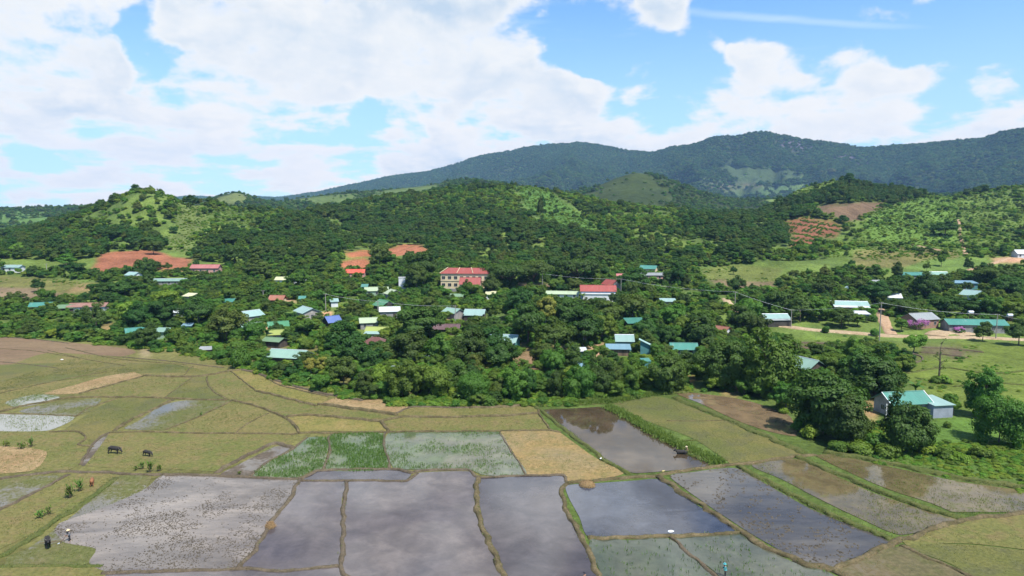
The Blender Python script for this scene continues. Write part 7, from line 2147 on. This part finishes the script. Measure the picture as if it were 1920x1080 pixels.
GAPS = [(255, 75, 55, 95, .9), (690, 225, 60, 75, .62), (775, 238, 48, 55, .5), (30, 300, 85, 40, .75), (640, 250, 40, 30, .3), (325, 130, 70, 60, .35), (60, 20, 1, 1, 0), (1290, 130, 90, 60, .5), (1115, 100, 130, 40, .5)]
cover = g.math('SUBTRACT', g.math('MINIMUM', soft(BLOBS), 1.0), soft([b for b in GAPS if b[4] > 0]))
pln = g.n('ShaderNodeCombineXYZ', ins={0: cu, 1: cv_, 2: 0.0}).outputs[0]
nP = g.noise(pln, 2.3, 7, 0.6, 0.2)
lowel = g.ramp(el, .3, .04)
nA = g.math('ADD', g.noise(ang2, 7.0, 9, 0.6, 0.15), g.math('MULTIPLY', g.math('SUBTRACT', nP, .5), g.math('MULTIPLY_ADD', lowel, .7, .25)))
sh_ = g.n('ShaderNodeVectorMath', operation='ADD', ins={0: ang2, 1: (.02, .03, 0)}).outputs[0]
pl2 = g.n('ShaderNodeVectorMath', operation='ADD', ins={0: pln, 1: (.03, -.07, 0)}).outputs[0]
nB_ = g.math('ADD', g.noise(sh_, 7.0, 9, 0.6, 0.15), g.math('MULTIPLY', g.math('SUBTRACT', g.noise(pl2, 2.3, 7, 0.6, 0.2), .5), g.math('MULTIPLY_ADD', lowel, .7, .25)))
nL = g.noise(ang2, 2.6, 3, 0.5)
fld = g.math('ADD', g.math('MULTIPLY', cover, .5), g.math('ADD', g.math('MULTIPLY', g.math('SUBTRACT', nA, .5), 1.7), g.math('MULTIPLY', g.math('SUBTRACT', nL, .5), .5)))
alpha = g.ramp(fld, .15, .45)
# light side / shade side from the density towards the sun, thick bases greyer
lit = g.math('ADD', .5, g.math('MULTIPLY', g.math('SUBTRACT', nA, nB_), 3.4), clamp=True)
nC_ = g.noise(ang2, 3.2, 4, 0.5)
thick = g.math('MULTIPLY', g.ramp(fld, .3, .62), g.ramp(nC_, .36, .64, .45, 1.0))
shade = g.math('MULTIPLY', thick, g.math('SUBTRACT', 1.15, lit), clamp=True)
ccol = g.mix(shade, (1.0, .98, .94), (.58, .70, .83))
# clear sky
sk = g.n('ShaderNodeTexSky', sky_type='NISHITA', sun_disc=False, sun_elevation=SUN_EL, sun_rotation=SUN_AZ, altitude=700.0, air_density=1.0, dust_density=0.6, ozone_density=1.6)
SKY = 0.11
skc = g.n('ShaderNodeVectorMath', operation='MULTIPLY', ins={0: sk.outputs[0], 1: (.62, .94, 1.13)}).outputs[0]
# thin veil of cirrus and the old contrail
mpv = g.n('ShaderNodeMapping', ins={'Vector': ang, 'Scale': (2.2, 16, 1), 'Rotation': (0, 0, .06)}).outputs[0]
veil = g.math('MULTIPLY', g.ramp(g.noise(mpv, 1.6, 6, .6), .42, .8), .38)
a0, e0 = direl(1290, 22)
a1, e1 = direl(1790, 52)
tl = (e1 - e0) / (a1 - a0)
lineq = g.math('SUBTRACT', el, g.math('MULTIPLY_ADD', az, tl, e0 - tl * a0))
con = g.math('MULTIPLY', g.ramp(g.math('ABSOLUTE', g.math('ADD', lineq, g.math('MULTIPLY', g.math('SUBTRACT', nA, .5), .006))), .009, .0, 0, .5), g.math('MULTIPLY', g.ramp(az, a0 - .12, a0 + .1), g.ramp(az, a1 + .06, a1 - .12)))
veil = g.math('ADD', veil, con, clamp=True)
hzn = g.ramp(el, .36, .0, 0, .62)
veil = g.math('MAXIMUM', veil, hzn)
W = 1.0 / SKY
skc = g.mix(veil, skc, (.42 * W, .515 * W, .575 * W))
CL = .575 * W
# clouds above the view get added brightness so the paddy water mirrors more light
mirror_boost = g.math('ADD', 1.0, g.math('MULTIPLY', g.math('MULTIPLY', g.ramp(el, .29, .40), g.ramp(el, .95, .7)), g.math('MULTIPLY', g.ramp(nA, .42, .62), 1.7)))
ccs = g.n('ShaderNodeVectorMath', operation='SCALE', ins={0: ccol, 3: g.math('MULTIPLY', mirror_boost, CL)}).outputs[0]
lw = g.ramp(el, .24, .03)
ccs = g.mix(lw, ccs, g.mix(1.0, ccs, (1.14, 1.06, .98), 'MULTIPLY'))
fin = g.mix(alpha, skc, ccs)
bg = g.n('ShaderNodeBackground', ins={'Color': fin, 'Strength': SKY})
nt.links.new(bg.outputs[0], g.n('ShaderNodeOutputWorld').inputs[0])

vs_ = SC.view_settings
vs_.view_transform, vs_.look, vs_.exposure, vs_.gamma = 'Standard', 'None', 0.85, 1.0
vs_.use_curve_mapping = False
SC.cycles.volume_bounces = 0
SC.cycles.max_bounces = 6
SC.cycles.diffuse_bounces = 2
SC.cycles.glossy_bounces = 2
SC.cycles.transmission_bounces = 2
SC.cycles.use_denoising = True
